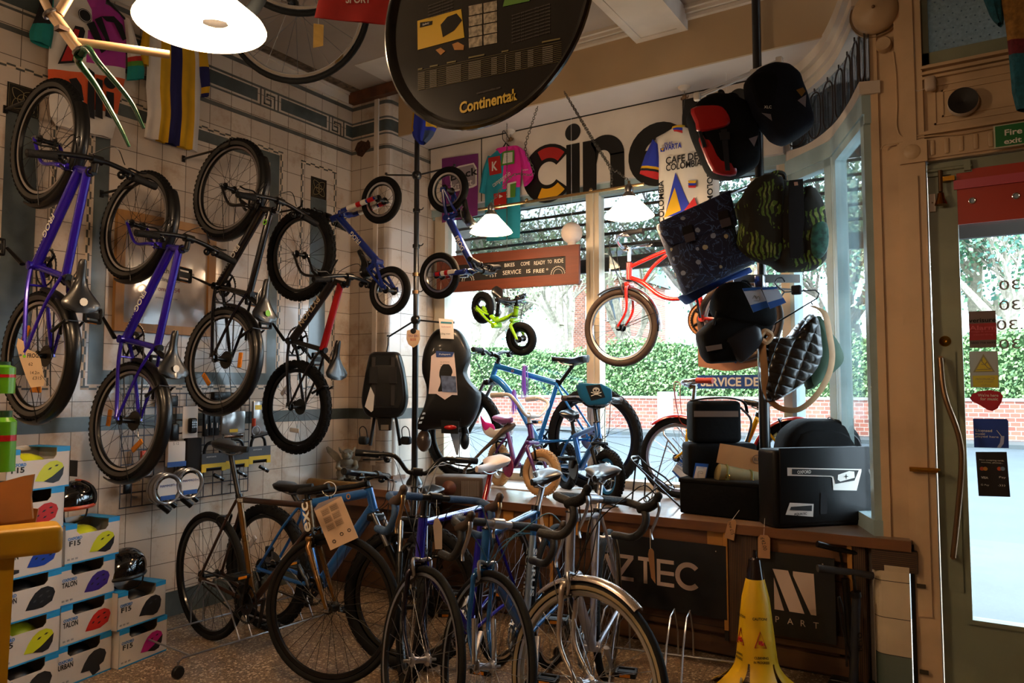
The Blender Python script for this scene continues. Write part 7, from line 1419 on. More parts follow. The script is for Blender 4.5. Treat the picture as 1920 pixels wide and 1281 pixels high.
for nm, q4, lb in (('blue and white card with a bag drawing, left of the two beneath the steel arm', ((590, 755), (700, 745), (758, 870), (660, 905)), 1), ('blue and white card with fine print, right of the two beneath the steel arm', ((705, 750), (800, 745), (860, 845), (760, 885)), 2)):
    t = thing('swing_card', nm, 'tag', pG.w(*zf(*q4[0]), .22), 'blue and white shop cards'); g = G(); pG.poly(g, [zf(*p) for p in q4], mat('card_pale_blue', '#a8b8d0', .5), .23+.01*lb, .002); a_, b_, c_, d_ = q4; mid = lambda p, q, k: (p[0]*(1-k)+q[0]*k, p[1]*(1-k)+q[1]*k); pG.poly(g, [zf(*mid(a_, d_, .7)), zf(*mid(b_, c_, .7)), zf(*c_), zf(*d_)], BLU, .233+.01*lb, .001); pG.poly(g, [zf(*a_), zf(*b_), zf(*mid(b_, c_, .12)), zf(*mid(a_, d_, .12))], BLU, .233+.01*lb, .001)
    m_ = mid(mid(a_, c_, .5), mid(b_, d_, .5), .5); pG.text(g, 'OXFORD', zf(*mid(mid(a_, b_, .5), m_, .2)), .008, OXB, .235+.01*lb, width=.04, rot=-.1); 
    if lb == 1: q = pG(*zf(*m_)); g.tube(catmull([pG.M @ V3((q[0]+x, q[1]+y, .236+.01*lb)) for x, y in ((-.02, .0), (-.01, .015), (.0, .0), (.01, .012), (.015, -.01), (-.015, -.012))], 4), .0008, DARKINK, 4)
    g.build('card', t)
pS = winpl(4.45); t = thing('service_sign', 'blue service dept sign hung below brown cardboard in the window', 'sign', pS.w(1370, 716)); g = G(); SGB = mat('sign_blue', '#14499c', .4); s0, s1 = pS(1308, 704), pS(1452, 702); hS = pS(1308, 704)[1]-pS(1308, 729)[1]
g.box2((s0[0], s0[1]-hS, 0), (s1[0], s0[1], .006), SGB, pS.M); g.build('board', t); g = G(); m_ = ((s0[0]+s1[0])/2, s0[1]-hS/2); g.text('SERVICE DEPT', pS.M @ V3((m_[0]+.005, m_[1], .006)), (1, 0, 0), (0, 0, 1), hS*.66, WHITE, .03, width=(s1[0]-s0[0])*.93); g.build('lettering', t)
for px in (1337, 1410): g = G(); g.tube([pS.w(px, 690, .003), pS.w(px, 704, .003)], .001, WHITE, 4); g.build('string', t)
t = thing('brown_cardboard', 'brown cardboard with blue crown edging hanging behind the black bags', 'cardboard', pS.w(1370, 650)); g = G(); pS.poly(g, [zf(*p) for p in ((385, 970), (500, 900), (780, 1020), (785, 1235), (640, 1265), (560, 1265), (390, 1235))], mat('pinkish_card', '#a8765c', .8), .0, .004); pS.poly(g, [zf(620, 1190), zf(750, 1120), zf(745, 1150), zf(720, 1150), zf(715, 1178), zf(690, 1172), zf(680, 1200), zf(655, 1190), zf(640, 1217)], SGB, .006, .002); g.build('panel', t)
g = G(); g.tube([pS.w(1370, 605, .0), V3((pS.w(1370, 605).x, 4.45, ZS))], .001, WHITE, 4); g.build('string', t)
# hanger with quilted shoulder bag
pH = po(.06); t = thing('coat_hanger', 'black metal hanger on the steel arm carrying the quilted bag', 'hanger', pH.w(1460, 560)); g = G(); g.tube(catmull([pH.w(*zf(*p), .06) for p in ((935, 745), (880, 700), (885, 665), (920, 655), (940, 680))], 4), .004, BLACK, 6); g.tube([pH.w(*zf(*p), .06) for p in ((835, 980), (1150, 790), (1165, 760), (1140, 735), (935, 750), (840, 880))], .0045, BLACK, 6); g.rbox(pH.w(*zf(1015, 735), .06), (.05, .03, .05), .008, KC); g.build('wire', t)
QU = mat('brown_quilted_nylon', '#1c1713', .25, coat=.3); nt, b, N, L, Mh, MIX = nodes(QU); tc = N('TexCoord'); sp = N('SeparateXYZ'); L(tc.outputs['Object'], sp.inputs[0])
s1_ = Mh('ABSOLUTE', Mh('SINE', Mh('MULTIPLY', Mh('ADD', sp.outputs[0], Mh('MULTIPLY', sp.outputs[2], -.35)), 45))); s2_ = Mh('ABSOLUTE', Mh('SINE', Mh('MULTIPLY', Mh('ADD', sp.outputs[2], Mh('MULTIPLY', sp.outputs[0], .35)), 60))); bp = N('Bump'); bp.inputs['Strength'].default_value = .9; bp.inputs['Distance'].default_value = .012; L(Mh('POWER', Mh('MULTIPLY', s1_, s2_), .5), bp.inputs['Height']); L(bp.outputs[0], b.inputs['Normal'])
pQ = po(.16); t = thing('quilted_shoulder_bag', 'brown quilted shoulder bag with tan strap hanging from the wire hanger', 'bag', pQ.w(1490, 670)); g = G()
puff(g, pQ, [zf(*p) for p in ((800, 1080), (880, 1040), (970, 1040), (1040, 960), (1130, 885), (1165, 930), (1180, 1060), (1185, 1180), (1120, 1300), (1020, 1390), (880, 1470), (830, 1460), (800, 1330), (790, 1200))], QU, .0, .12); g.build('body', t)
g = G(); puff(g, pQ, [zf(*p) for p in ((1160, 900), (1240, 980), (1310, 1080), (1342, 1180), (1310, 1250), (1200, 1340), (1120, 1390), (1100, 1250))], mat('green_canvas', '#2c4a34', .7, noise=.2, scale=12), -.02, .09); g.build('side_gusset', t)
TAN = mat('tan_strap', '#a07a52', .7, noise=.15, scale=15); g = G(); SP_ = catmull([pQ.w(*zf(*p), z) for p, z in (((1120, 840), .06), ((1150, 900), .15), ((1180, 1050), .16), ((1200, 1180), .15), ((1180, 1300), .14), ((1120, 1420), .12), ((1040, 1510), .08), ((960, 1525), .06), ((880, 1490), .04), ((820, 1400), .05), ((790, 1250), .09), ((775, 1130), .1), ((790, 1040), .06))], 5); g.tube(SP_, .02, TAN, 8, flat=.15); g.build('strap', t)
g = G(); g.tube([pQ.w(*zf(1120, 830), .06), pQ.w(*zf(1125, 812), .03)], .004, BLACK, 5); g.tube(catmull([pQ.w(*zf(*p), .1) for p in ((760, 1040), (790, 1010), (830, 1040), (800, 1080), (770, 1070))], 4), .016, TAN, 8); g.build('knot', t)
# ---------------- bags on the bench
def bagbox(name, label, px4, zb_, base, dp, yaw, m, r_=.02, ht_=None):
    pass
def fb(px0, px1, pyb, off=0., yaw=0., zb_=ZB):      # plane standing on height zb_, from pixel px0 to px1 at row pyb
    A_ = onz(zb_, px0, pyb[0]); B2 = onz(zb_, px1, pyb[1]); x = (B2-A_).normalized(); return Pl(A_, x), (B2-A_).length
pO, wO = fb(1478, 1652, (992, 983)); zo = lambda x, y: (1440+.1787*x, 840+.1787*y)
TARP = mat('black_tarpaulin', '#080708', .5, spec=.25, coat=.05, bump=.1, scale=12)
t = thing('messenger_bag', 'big shiny black OXFORD messenger bag standing on the bench beside the column', 'bag', pO.w(1560, 990)); g = G()
wq = pO(1652, 983)[0]; hq = pO(1455, 845)[1]; x0q = pO(1452, 900)[0]; x1q = pO(1642, 900)[0]
g.rbox((x0q*.5+x1q*.5, hq/2+.002, -.075), (x1q-x0q, hq, .15), .022, TARP, pO.M); g.build('body', t)
g = G(); Q_ = lambda pts, m, off: pO.poly(g, [zo(*p) for p in pts], m, off)
g.rbox((x0q*.5+x1q*.5+.002, hq*.55, .002), (x1q-x0q-.05, hq*.96, .012), .004, TARP, pO.M); g.build('flap', t)
g = G(); Q_([(188, 205), (965, 220), (965, 245), (915, 445), (670, 440), (660, 310), (640, 300), (190, 290)], WHITE, .0105); Q_([(235, 218), (935, 232), (890, 340), (690, 375), (675, 300), (650, 290), (235, 275)], DARKINK, .012); Q_([(715, 280), (830, 240), (885, 245), (890, 310), (740, 350), (712, 330)], WHITE, .0135); pO.text(g, 'OXFORD', zo(362, 250), .016, WHITE, .0135, bold=.03, width=.075)
q = pO(*zo(800, 297)); g.poly([(q[0]+r2*math.cos(a), q[1]+r2*math.sin(a), .0145) for a, r2 in [(PI/4*i, .014 if i % 2 == 0 else .004) for i in range(8)]], DARKINK, pO.M)
Q_([(170, 698), (215, 572), (465, 585), (460, 720)], WHITE, .0105); Q_([(212, 648), (225, 615), (445, 600), (443, 660)], DARKINK, .012); pO.text(g, 'AQUA15C', zo(325, 690), .013, DARKINK, .012, bold=.03, width=.07); Q_([(540, 465), (610, 465), (605, 690), (535, 690)], KC, .0105); g.build('print', t)
g = G(); g.rbox((x1q+.012, hq*.5, -.07), (.03, hq*.9, .12), .012, TARP, pO.M); g.tube(catmull([pO.w(1648, 880, -.02), pO.w(1668, 900, -.03), pO.w(1668, 950, -.03), pO.w(1655, 990, -.03)], 4), .012, KC, 8, flat=.4); g.rbox(pO.w(1652, 985, -.0), (.05, .03, .02), .006, KC); g.build('side_strap', t)
pK = Pl(onz(ZB, 1530, 958), _R); t = thing('backpack', 'black backpack standing behind the OXFORD bag', 'bag', pK.w(1530, 958)); g = G(); bag(g, pK, [((1500, 784), (1570, 785), .06), ((1480, 795), (1590, 798), .14), ((1462, 812), (1602, 815), .2), ((1455, 840), (1606, 845), .22), ((1452, 900), (1610, 905), .22), ((1455, 952), (1605, 952), .2)], BAGK, p=3.2, z0=-.1); g.build('body', t); g = G(); puff(g, pK, [(1485, 810), (1560, 806), (1590, 840), (1590, 880), (1480, 880)], BAGK, .1, .04); g.build('front_pocket', t); g = G(); g.tube(catmull([pK.w(1545, 790, .02), pK.w(1550, 782, .05), pK.w(1565, 800, .1), pK.w(1590, 820, .12), pK.w(1602, 850, .11)], 4), .003, mat('thin_grey_cord', '#8a8a90', .4), 5); g.build('zip_cord', t)
zg5 = lambda x, y: (1160+.2342*x, 680+.2342*y)
pz1, wz = fb(1275, 1420, (962, 978)); t = thing('storage_bag', 'black box shaped bag at the bottom of the bag pile on the bench', 'bag', pz1.w(1340, 970)); g = G(); x0q, x1q = pz1(1275, 930)[0], pz1(1424, 930)[0]; h1_ = pz1(1275, 895)[1]; g.rbox(((x0q+x1q)/2, h1_/2+.002, -.09), (x1q-x0q, h1_, .2), .012, BAGK, pz1.M); g.build('body', t); g = G(); g.rbox(((x0q+x1q)/2, h1_*.93, -.09), (x1q-x0q+.008, h1_*.14, .208), .008, BAGK, pz1.M); g.build('lid', t)
z1_ = ZB+h1_+.004; pz2 = Pl(pz1.w(1300, 960)*1.0, _R); t = thing('insulated_bag', 'black square bag with an OXFORD card in the middle of the bag pile', 'bag', pz2.w(1330, 880)); g = G(); x0q, x1q = pz2(1292, 880)[0], pz2(1422, 880)[0]; y0q = z1_-pz2.M.translation.z; y1q = pz2(1340, 832)[1]; g.rbox(((x0q+x1q)/2, (y0q+y1q)/2, -.09), (x1q-x0q, y1q-y0q, .17), .02, BAGK, pz2.M); g.build('body', t)
t = thing('trunk_bag', 'black bag with grey band topping the pile on the bench', 'bag', pz2.w(1345, 830)); g = G(); x0q, x1q = pz2(1300, 790)[0], pz2(1392, 790)[0]; y0t, y1t = y1q+.003, pz2(1345, 752)[1]; g.rbox(((x0q+x1q)/2, (y0t+y1t)/2, -.09), (x1q-x0q, y1t-y0t, .17), .025, BAGK, pz2.M); g.build('body', t)
g = G(); g.box2((x0q+.006, y0t+(y1t-y0t)*.62, -.006), (x1q-.02, y0t+(y1t-y0t)*.76, -.0025), mat('grey_reflective_band', '', .4) if False else MATS['grey_reflective_band'], pz2.M); g.build('reflective_band', t)
g = G(); g.tube(catmull([pz2.w(1300, 752, -.06), pz2.w(1330, 747, -.0), pz2.w(1370, 747, -.0), pz2.w(1400, 755, -.05), pz2.w(1410, 775, -.08)], 4), .01, KC, 8, flat=.5); g.tube(catmull([pz2.w(1395, 765, -.06), pz2.w(1412, 790, -.03), pz2.w(1405, 830, -.05)], 4), .012, KC, 8, flat=.5); g.build('strap', t)
t = thing('swing_card', 'small OXFORD card hanging on the square bag in the middle of the pile', 'tag', pz2.w(1313, 890)); g = G(); pz2.poly(g, [(1303, 868), (1328, 870), (1321, 908), (1297, 903)], BLU, .008, .001); pz2.poly(g, [(1305, 874), (1325, 876), (1320, 899), (1300, 896)], PAPER, .010, .001); pz2.text(g, 'OXFORD', (1314, 877), .006, OXB, .0115, width=.035); g.tube(catmull([pz2.M @ V3((pz2(1312, 888)[0]+x, pz2(1312, 888)[1]+y, .0115)) for x, y in ((-.012, -.02), (-.01, .01), (.01, .012), (.012, .0), (-.005, .004))], 4), .0007, DARKINK, 4); g.build('card', t)
KH = mat('khaki_canvas', '#6a5c34', .75, noise=.15, scale=14); pr5 = Pl(pz2.w(1385, 920, .05), _R); t = thing('bar_roll_bag', 'khaki roll bag with two buckled straps on a brown backing card', 'bag', pr5.w(1385, 920)); zq = lambda x, y: (1300+.134*x, 860+.134*y)
g = G(); a_, b_ = pr5.w(*zq(330, 170), .0), pr5.w(*zq(935, 330), .0); c0 = pr5.w(*zq(325, 200), .0); c1 = pr5.w(*zq(905, 325), 0); g.tube([c0, c0.lerp(c1, .03), c0.lerp(c1, .97), c1], [.040, .050, .050, .040], KH, 20); g.build('roll', t)
g = G(); dd = (c1-c0).normalized(); 
for k in (.2, .78): p = c0.lerp(c1, k); g.torus(p, dd, .0515, .0028, mat('olive_strap', '#5c5a24', .6), 28, 6); g.torus(p, dd, .0505, .006, MATS['olive_strap'], 28, 6)
for k in (.2, .78): p = c0.lerp(c1, k)-_F*.053; g.torus(p, _F, .01, .0018, BRS, 16, 5); g.box((0, -.03, 0), (.016, .04, .005), MATS['olive_strap'], frame(p-V3((0, 0, .0)), _R, (0, 0, 1)))
g.build('strap', t)
g = G(); pr5.poly(g, [(1352, 832), (1390, 838), (1430, 847), (1428, 890), (1345, 868)], CARD, -.02, .002); q = pr5(1421, 862); g.torus(pr5.M @ V3((q[0], q[1], -.016)), pr5.N, .022, .0012, DARKINK, 20, 4); pr5.text(g, 'BLB', (1421, 862), .018, DARKINK, -.016, bold=.01, width=.028); g.build('backing_card', t)
# metal luggage racks
zq6 = lambda x, y: (1020+.1562*x, 840+.1562*y)
def rack(o_pl, pts_w, m, name, label):
    t = thing(name, label, 'luggage rack', pts_w[0]); g = G()
    return t
RK = mat('black_rack_rod', '#15100f', .3, coat=.4); pr6 = Pl(onz(ZB, 1185, 948), _R)
W6 = lambda x, y, o=0.: pr6.w(*zq6(x, y), o)
t = thing('luggage_rack', 'black metal rear luggage rack leaning on the bag pile', 'luggage rack', W6(1040, 710), 'loose luggage racks on the bench'); g = G()
g.tube([W6(1640, 720, .06), W6(1040, 150, .06), W6(1030, 120, .04), W6(1060, 105, -.0), W6(1150, 110, -.06), W6(1270, 230, -.06), W6(1480, 370, -.06), W6(1600, 500, -.06)], .0055, RK, 8); g.tube([W6(1090, 180, .0), W6(1480, 500, .0)], .0045, RK, 6); g.tube([W6(1030, 150, .05), W6(1130, 145, -.05)], .0045, RK, 6); g.tube([W6(1290, 400, .06), W6(1360, 330, -.06)], .0045, RK, 6); g.tube([W6(1480, 500, .06), W6(1570, 470, -.06)], .0045, RK, 6); g.tube([W6(1130, 190, .02), W6(1500, 470, .02), W6(1560, 500, -.0)], .0045, RK, 6); g.rbox(W6(1640, 760, .05), (.03, .05, .05), .008, RK); g.build('platform', t)
for a_, f_, b_, o in (((1080, 200), (1040, 705), (1340, 460), .06), ((1240, 370), (1260, 680), (1420, 540), -.06)): g = G(); f0 = W6(f_[0], f_[1], o); f0.z = max(f0.z, ZB+.008); g.tube([W6(a_[0], a_[1], o), W6((a_[0]+f_[0])/2-22, f_[1]-90, o), f0, W6(b_[0], b_[1], o)], .005, RK, 8); g.torus(W6(f_[0]-5, f_[1]-45, o), pr6.N, .016, .004, RK, 16, 6); g.build('leg', t)
t = thing('luggage_rack', 'silver metal luggage rack with an OXFORD card standing behind the black rack', 'luggage rack', onz(ZB, 1250, 935), 'loose luggage racks on the bench'); ps6 = Pl(onz(ZB, 1250, 932), _R); W5 = lambda x, y, o=0.: ps6.w(*zg5(x, y), o); g = G()
g.tube([W5(580, 850, .05), W5(350, 575, .05), W5(350, 545, .03), W5(380, 520, -.03), W5(470, 505, -.05), W5(600, 640, -.05)], .0055, ALLOY, 8); g.tube([W5(375, 660, .05), W5(560, 850, .05)], .005, ALLOY, 6); g.tube([W5(430, 600, .0), W5(570, 760, .0)], .005, ALLOY, 6); g.tube([W5(500, 600, -.02), W5(590, 700, -.02)], .005, ALLOY, 6); g.build('platform', t)
g = G(); g.tube([W5(380, 620, .05), W5(310, 860, .05), W5(250, 1075, .05), W5(300, 1115, .05), W5(420, 1150, .05), W5(490, 1040, .05)], .0045, ALLOY, 7); g.tube([W5(560, 850, .0), W5(300, 1000, .0), W5(290, 1060, .0), W5(390, 1130, .0)], .0045, ALLOY, 7); g.build('leg', t)
g = G(); ps6.poly(g, [zg5(*p) for p in ((405, 860), (460, 770), (580, 870), (480, 940))], PAPER, .07, .002); ps6.poly(g, [zg5(*p) for p in ((455, 770), (465, 755), (590, 850), (580, 872))], BLU, .073, .001); ps6.poly(g, [zg5(*p) for p in ((405, 860), (412, 850), (490, 925), (480, 942))], BLU, .073, .001); ps6.text(g, 'OXFORD', zg5(500, 828), .018, OXB, .073, bold=.02, width=.10, rot=-.62); ps6.text(g, 'LUGGAGE RACK', zg5(485, 850), .008, DARKINK, .073, width=.08, rot=-.62); g.build('card', t)
# tags hanging over the bench edge
def btag(pts, label, tx, sp_, y=YB-.02):
    pg2 = winpl(y); t = thing('price_tag', label, 'tag', pg2.w(*pts[0]), 'brown price tags hanging over the bench edge'); g = G(); pg2.poly(g, pts, mat('manila_tag', '#a87e58', .75), 0, .001)
    m_ = (sum(p[0] for p in pts)/len(pts), sum(p[1] for p in pts)/len(pts)); pg2.text(g, tx, m_, .018, DARKINK, .002, width=.06, rot=-1.35); g.build('paper', t); g = G(); a_ = pg2.w(*sp_[0]); g.tube([a_]+[pg2.w(q[0], q[1], -.02) for q in sp_[1:]], .0009, WHITE, 4); g.build('string', t)
btag([(1358, 1008), (1365, 978), (1378, 974), (1381, 980), (1376, 1014)], 'brown price tag on string hanging left of the two at the bench edge', 'new £15', [(1372, 976), (1384, 958)])
btag([(1421, 1046), (1421, 1008), (1426, 1003), (1439, 1004), (1444, 1010), (1444, 1048)], 'brown price tag reading 42 hanging just above the yellow cone', '£42.00', [(1432, 1005), (1432, 973)])
# radio
pR = Pl(onz(ZB, 852, 932), (math.cos(-.15), math.sin(-.15), 0)); q0 = onz(ZB, 815, 935); q1 = onz(ZB, 850, 936); q2 = onz(ZB, 885, 928)
RW = mat('dark_radio_wood', '#4a3a30', .45, noise=.3, scale=14); ux = (q1-q0).normalized(); TT_ = frame(q0, (ux.x, ux.y, 0), (0, 0, 1)); t = thing('radio', 'old wooden radio with a round speaker lying on the bench', 'radio', q0); g = G(); wR = .3; hR = .13; g.rbox((wR/2, hR/2+.001, -.09), (wR, hR, .18), .008, RW, TT_); g.build('case', t)
g = G(); g.lathe([(0, .03), (.012, .028), (.035, .012), (.045, 0)], mat('brown_cone', '#5c3226', .5), 24, TT_ @ Matrix.Translation((.09, hR/2, .0))); g.build('round_speaker', t); g = G()
for i in range(14): g.box((.17+i*.008, hR/2, .002), (.003, hR*.7, .003), mat('radio_grille', '#8f8a84', .4), TT_)
g.build('grille', t)
# gargoyle statue
STN = mat('grey_stone', '#8f8776', .85, noise=.3, scale=25, bump=.4); s0 = onz(ZB, 650, 900); t = thing('gargoyle_statue', 'small grey stone winged gargoyle crouching in the corner of the bench', 'statue', s0); g = G(Matrix.Translation(s0) @ Matrix.Rotation(YAW+.25, 4, 'Z'))
B = lambda c, r_, M2=None: g.ball(c, r_, STN, M2, n=20, k=12)
B((0, 0, .012), (.075, .06, .014)); B((0, .0, .075), (.05, .045, .06)); B((0, -.005, .125), (.052, .042, .035)); B((.0, -.02, .185), (.040, .040, .042)); B((0, -.055, .178), (.022, .018, .014)); B((0, -.058, .166), (.018, .012, .006)); B((0, -.058, .190), (.01, .012, .012))
for s_ in (-1, 1):
    B((s_*.018, -.052, .198), (.009, .007, .007)); B((s_*.02, -.045, .209), (.018, .008, .006)); B((s_*.048, -.02, .05), (.03, .045, .034)); B((s_*.045, -.055, .018), (.025, .032, .016)); g.tube([(s_*.055, -.005, .13), (s_*.066, -.035, .095), (s_*.03, -.05, .07), (s_*.022, -.055, .028)], [.022, .018, .016, .015], STN, 12)
    for f in (-.014, 0, .014): B((s_*.045+f, -.085, .012), (.006, .012, .008)); B((s_*.022+f*.8, -.068, .02), (.005, .01, .006))
    g.tube([(s_*.036, -.01, .2), (s_*.052, 0, .222), (s_*.058, .01, .24)], [.015, .01, .003], STN, 8)
g.loft([[V3((x, y+dy, z)) for x, z in ((-.03, .13), (-.06, .19), (-.135, .245), (-.15, .235), (-.14, .2), (-.10, .155), (-.05, .1))] for dy, y in ((0, .03), (.014, .03))], STN); g.loft([[V3((x, y+dy, z)) for x, z in ((.03, .13), (.055, .17), (.10, .2), (.11, .17), (.08, .12), (.05, .1))] for dy, y in ((0, .03), (.014, .03))], STN)
st_ = g.build('figure', t); md = st_.modifiers.new('remesh', 'REMESH'); md.mode = 'VOXEL'; md.voxel_size = .0035; md.use_smooth_shade = True
sm_ = st_.modifiers.new('smooth', 'SMOOTH'); sm_.iterations = 2
# parts of the small bikes
def tassel(P_, px, py, m, n=34, ln=.2, off=0.):
    p = onplane(P_.matrix_world.translation, V3((-.4, 1, 0)).normalized(), px, py); g = G(); rnd = random.Random(px)
    for i in range(n):
        a = rnd.uniform(0, 2*PI); r1 = rnd.uniform(.004, .02); l_ = ln*rnd.uniform(.75, 1.05); q = V3((math.cos(a), math.sin(a), 0)); g.tube([p, p+q*r1+V3((0, 0, -.015)), p+q*(r1*1.3)+V3((0, 0, -l_*.5)), p+q*(r1*1.5+rnd.uniform(-.006, .006))+V3((0, 0, -l_))], .0017, m, 4, flat=.4)
    g.build('streamer', P_)
TAS = mat('purple_streamer', '#8a50c8', .3, coat=.3); tassel(k1, 984, 684, TAS, ln=.24); tassel(k1, 964, 730, TAS, ln=.17)
pk1 = Pl(k1.matrix_world.translation, _R)
g = G(); puff(g, pk1, [(905, 790), (925, 805), (958, 798), (960, 815), (930, 822), (908, 812)], WTUB, .04, .05); g.build('doll_seat', k1, label='white and pink doll seat'); g = G(); puff(g, pk1, [(901, 778), (910, 790), (925, 795), (928, 808), (908, 806)], PKC, .06, .03); g.build('doll_seat_back', k1, label='pink patterned doll seat back')
t = thing('wooden_paddle', 'dark brown wooden paddle shape propped between the childs bike and radio', 'paddle', onz(ZB, 880, 905)); pkk = Pl(onz(ZB, 900, 915), _R); g = G(); W9 = lambda x, y, o=0.: pkk.w(x, y, o); g.tube([W9(872, 880), W9(905, 845), W9(930, 822), W9(945, 808), W9(958, 800), W9(966, 795)], [.014, .018, .026, .04, .042, .02], mat('dark_paddle_wood', '#4a3a2c', .5, noise=.3, scale=10), 14, flat=.6); g.build('paddle_body', t); g = G(); g.tube([W9(872, 880), onz(ZB, 868, 905)], .012, MATS['dark_paddle_wood'], 10); g.build('shaft', t)
pk2 = Pl(k2.matrix_world @ V3((wbB-.05, 0, 0)), _R); g = G(); z86 = lambda x, y: (860+.25*x, 640+.25*y)
slab(g, pk2, [z86(*p) for p in ((870, 330), (890, 312), (1060, 318), (1140, 360), (1140, 440), (1090, 475), (960, 480), (900, 420))], mat('plate_blue', '#1c6f9e', .35, coat=.4), .05, .012, .01); pk2.poly(g, [z86(*p) for p in ((945, 335), (1050, 325), (1090, 420), (985, 445))], mat('plate_dark', '#1c1c20', .5), .0625, .001)
q = pk2(*z86(1022, 372)); 
def dsk(x, y, rx, ry, m, z): g.poly([(q[0]+x+rx*math.cos(a), q[1]+y+ry*math.sin(a), z) for a in [2*PI*i/18 for i in range(18)]], m, pk2.M)
dsk(0, .004, .021, .017, WHITE, .065); dsk(.0, -.016, .012, .009, WHITE, .065); dsk(-.008, .003, .0055, .0055, KC, .066); dsk(.008, .003, .0055, .0055, KC, .066); dsk(0, -.006, .002, .003, KC, .066)
for s_ in (-1, 1): g.tube([pk2.M @ V3((q[0]-s_*.03, q[1]-.03, .065)), pk2.M @ V3((q[0]+s_*.03, q[1]-.008, .065))], .0028, WHITE, 5)
g.build('number_plate', k2, label='blue handlebar plate with a white skull and crossbones')
# plastic document bag on the bronze bike, paper tags on the others
pd1 = Pl(BF1.matrix_world @ V3((.87, -.12, 0)), _R); t = thing('document_bag', 'clear plastic bag of printed instructions hanging from the bronze bike', 'bag', pd1.w(630, 940)); g = G(); pd1.poly(g, [(590, 958), (640, 931), (672, 1008), (620, 1032)], mat('instruction_paper', '#c9ac92', .35, coat=.6), 0, .004); pd1.poly(g, [(588, 956), (597, 944), (628, 932), (641, 930), (592, 959)], mat('clear_bag_edge', '#8c8794', .2, coat=.6), .0, .003)
for i in range(3):
    for j in range(2):
        a_ = (601+j*16+i*5, 958-j*9+i*14); pd1.poly(g, [a_, (a_[0]+14, a_[1]-7), (a_[0]+19, a_[1]+4), (a_[0]+5, a_[1]+11)], mat('print_box', '#a58c76', .5), .0048, .0004)
        for k in range(3): pd1.text(g, 'assembly guide text', (a_[0]+8+k, a_[1]+0+k*3), .006, DARKINK, .0056, width=.03, rot=.45)
for px, py in ((627, 1015), (641, 1001), (655, 994)): q = pd1(px, py); g.torus(pd1.M @ V3((q[0], q[1], .005)), pd1.N, .007, .0015, DARKINK, 12, 4)
g.build('sheet', t); g = G(); g.torus(pd1.w(617, 917, .0), pd1.N, .032, .002, WHITE, 24, 5); g.build('cable_tie', t)
def ptag_(P_, px4, label, m, d_off=.1, txt=None, ux_=.9):
    pl_ = Pl(P_.matrix_world @ V3((ux_, 0, 0))-_F*d_off, _R); t = thing('paper_tag', label, 'tag', pl_.w(*px4[0])); g = G(); pl_.poly(g, px4, m, 0, .0012)
    if txt: pl_.text(g, txt, (sum(p[0] for p in px4)/len(px4), sum(p[1] for p in px4)/len(px4)), .02, DARKINK, .002, width=.05, rot=-1.3)
    g.build('paper', t); g = G(); a_ = pl_.w((px4[0][0]+px4[1][0])/2, px4[0][1]+1, 0); g.tube([a_, a_+V3((0, 0, .07))], .001, WHITE, 4); g.build('string', t)
WT = mat('white_tag', '#b8a89c', .7); ptag_(BF4, [(815, 972), (822, 972), (829, 986), (829, 1030), (816, 1030), (812, 985)], 'long white paper tag hanging from the royal blue road bike bars', WT, .12)
ptag_(BF6, [(1217, 1030), (1222, 1028), (1226, 1034), (1229, 1095), (1221, 1084), (1215, 1040)], 'long brown paper tag hanging from the silver bike bars', MATS['manila_tag'], .1)
ptag_(BF5, [(1012, 965), (1017, 965), (1022, 998), (1014, 1000)], 'narrow pale tag on the seat cluster of the blue and silver bike', WT, -.5)
pfz = Pl(BW1.matrix_world @ V3((0, .07, .3)), _R); t = thing('frog_price_card', 'rounded cream price card hanging on the lower wheel of the leftmost wall bike', 'tag', pfz.w(60, 690)); g = G(); pfz.poly(g, [(34, 634), (44, 640), (46, 652), (68, 662), (76, 672), (84, 716), (82, 724), (58, 727), (50, 710), (38, 675), (31, 648)], mat('cream_price_card', '#cdb291', .6), 0, .0012); pfz.text(g, 'FROG', (62, 667), .02, DARKINK, .002, bold=.02, width=.05); pfz.text(g, '62', (58, 683), .014, DARKINK, .002); pfz.text(g, '14.2in', (66, 699), .014, DARKINK, .002, width=.04); pfz.text(g, '£315', (70, 709), .014, DARKINK, .002, width=.04); q = pfz(46, 668); g.ball((q[0], q[1], .0), (.01, .01, .002), GREEN, pfz.M); g.build('card', t)
# ---------------- floor things: wire bike racks, caution cone, pumps
WIRE = mat('zinc_wire', '#9a9a9e', .3, .9)
def floor_rack(T, slots, label, ln):
    t = thing('bike_rack', label, 'bike rack', T.translation, 'rolling wire bike racks'); 
    g = G(T)
    for x in (-.22, .22): g.tube([(x, -.12, .075), (x, -.1, .09), (x, ln, .09), (x, ln+.02, .075)], .005, WIRE, 7)
    for y in (-.06, ln*.5, ln-.04): g.cyl((-.22, y, .09), (.22, y, .09), .0045, WIRE, 6)
    g.build('rail', t)
    for y in slots:
        g = G(T)
        for s_ in (-.035, .035): g.tube([(-.22, y+s_, .09), (-.22, y+s_, .2), (-.12, y+s_, .33), (0.0, y+s_, .33), (.13, y+s_, .24), (.22, y+s_, .09)], .0045, WIRE, 6)
        g.build('wheel_holder', t)
    for x, y in ((-.22, -.12), (.22, -.12), (-.22, ln+.02), (.22, ln+.02)): g = G(T); g.cyl((x, y, .08), (x, y, .05), .006, STEEL, 6); g.lathe([(0, .012), (.026, .012), (.03, .006), (.03, -.006), (.026, -.012), (0, -.012)], BLACK, 16, Matrix.Translation((x, y, .031)) @ Matrix.Rotation(PI/2, 4, 'Y')); g.build('caster', t)
def rackM(P_, dy): return P_.matrix_world @ Matrix.Translation((-.0, dy, 0))
floor_rack(groundM(-3.42, 2.30, -4), [.235, .62], 'zinc wire rolling rack holding the bronze and blue bikes', .95)
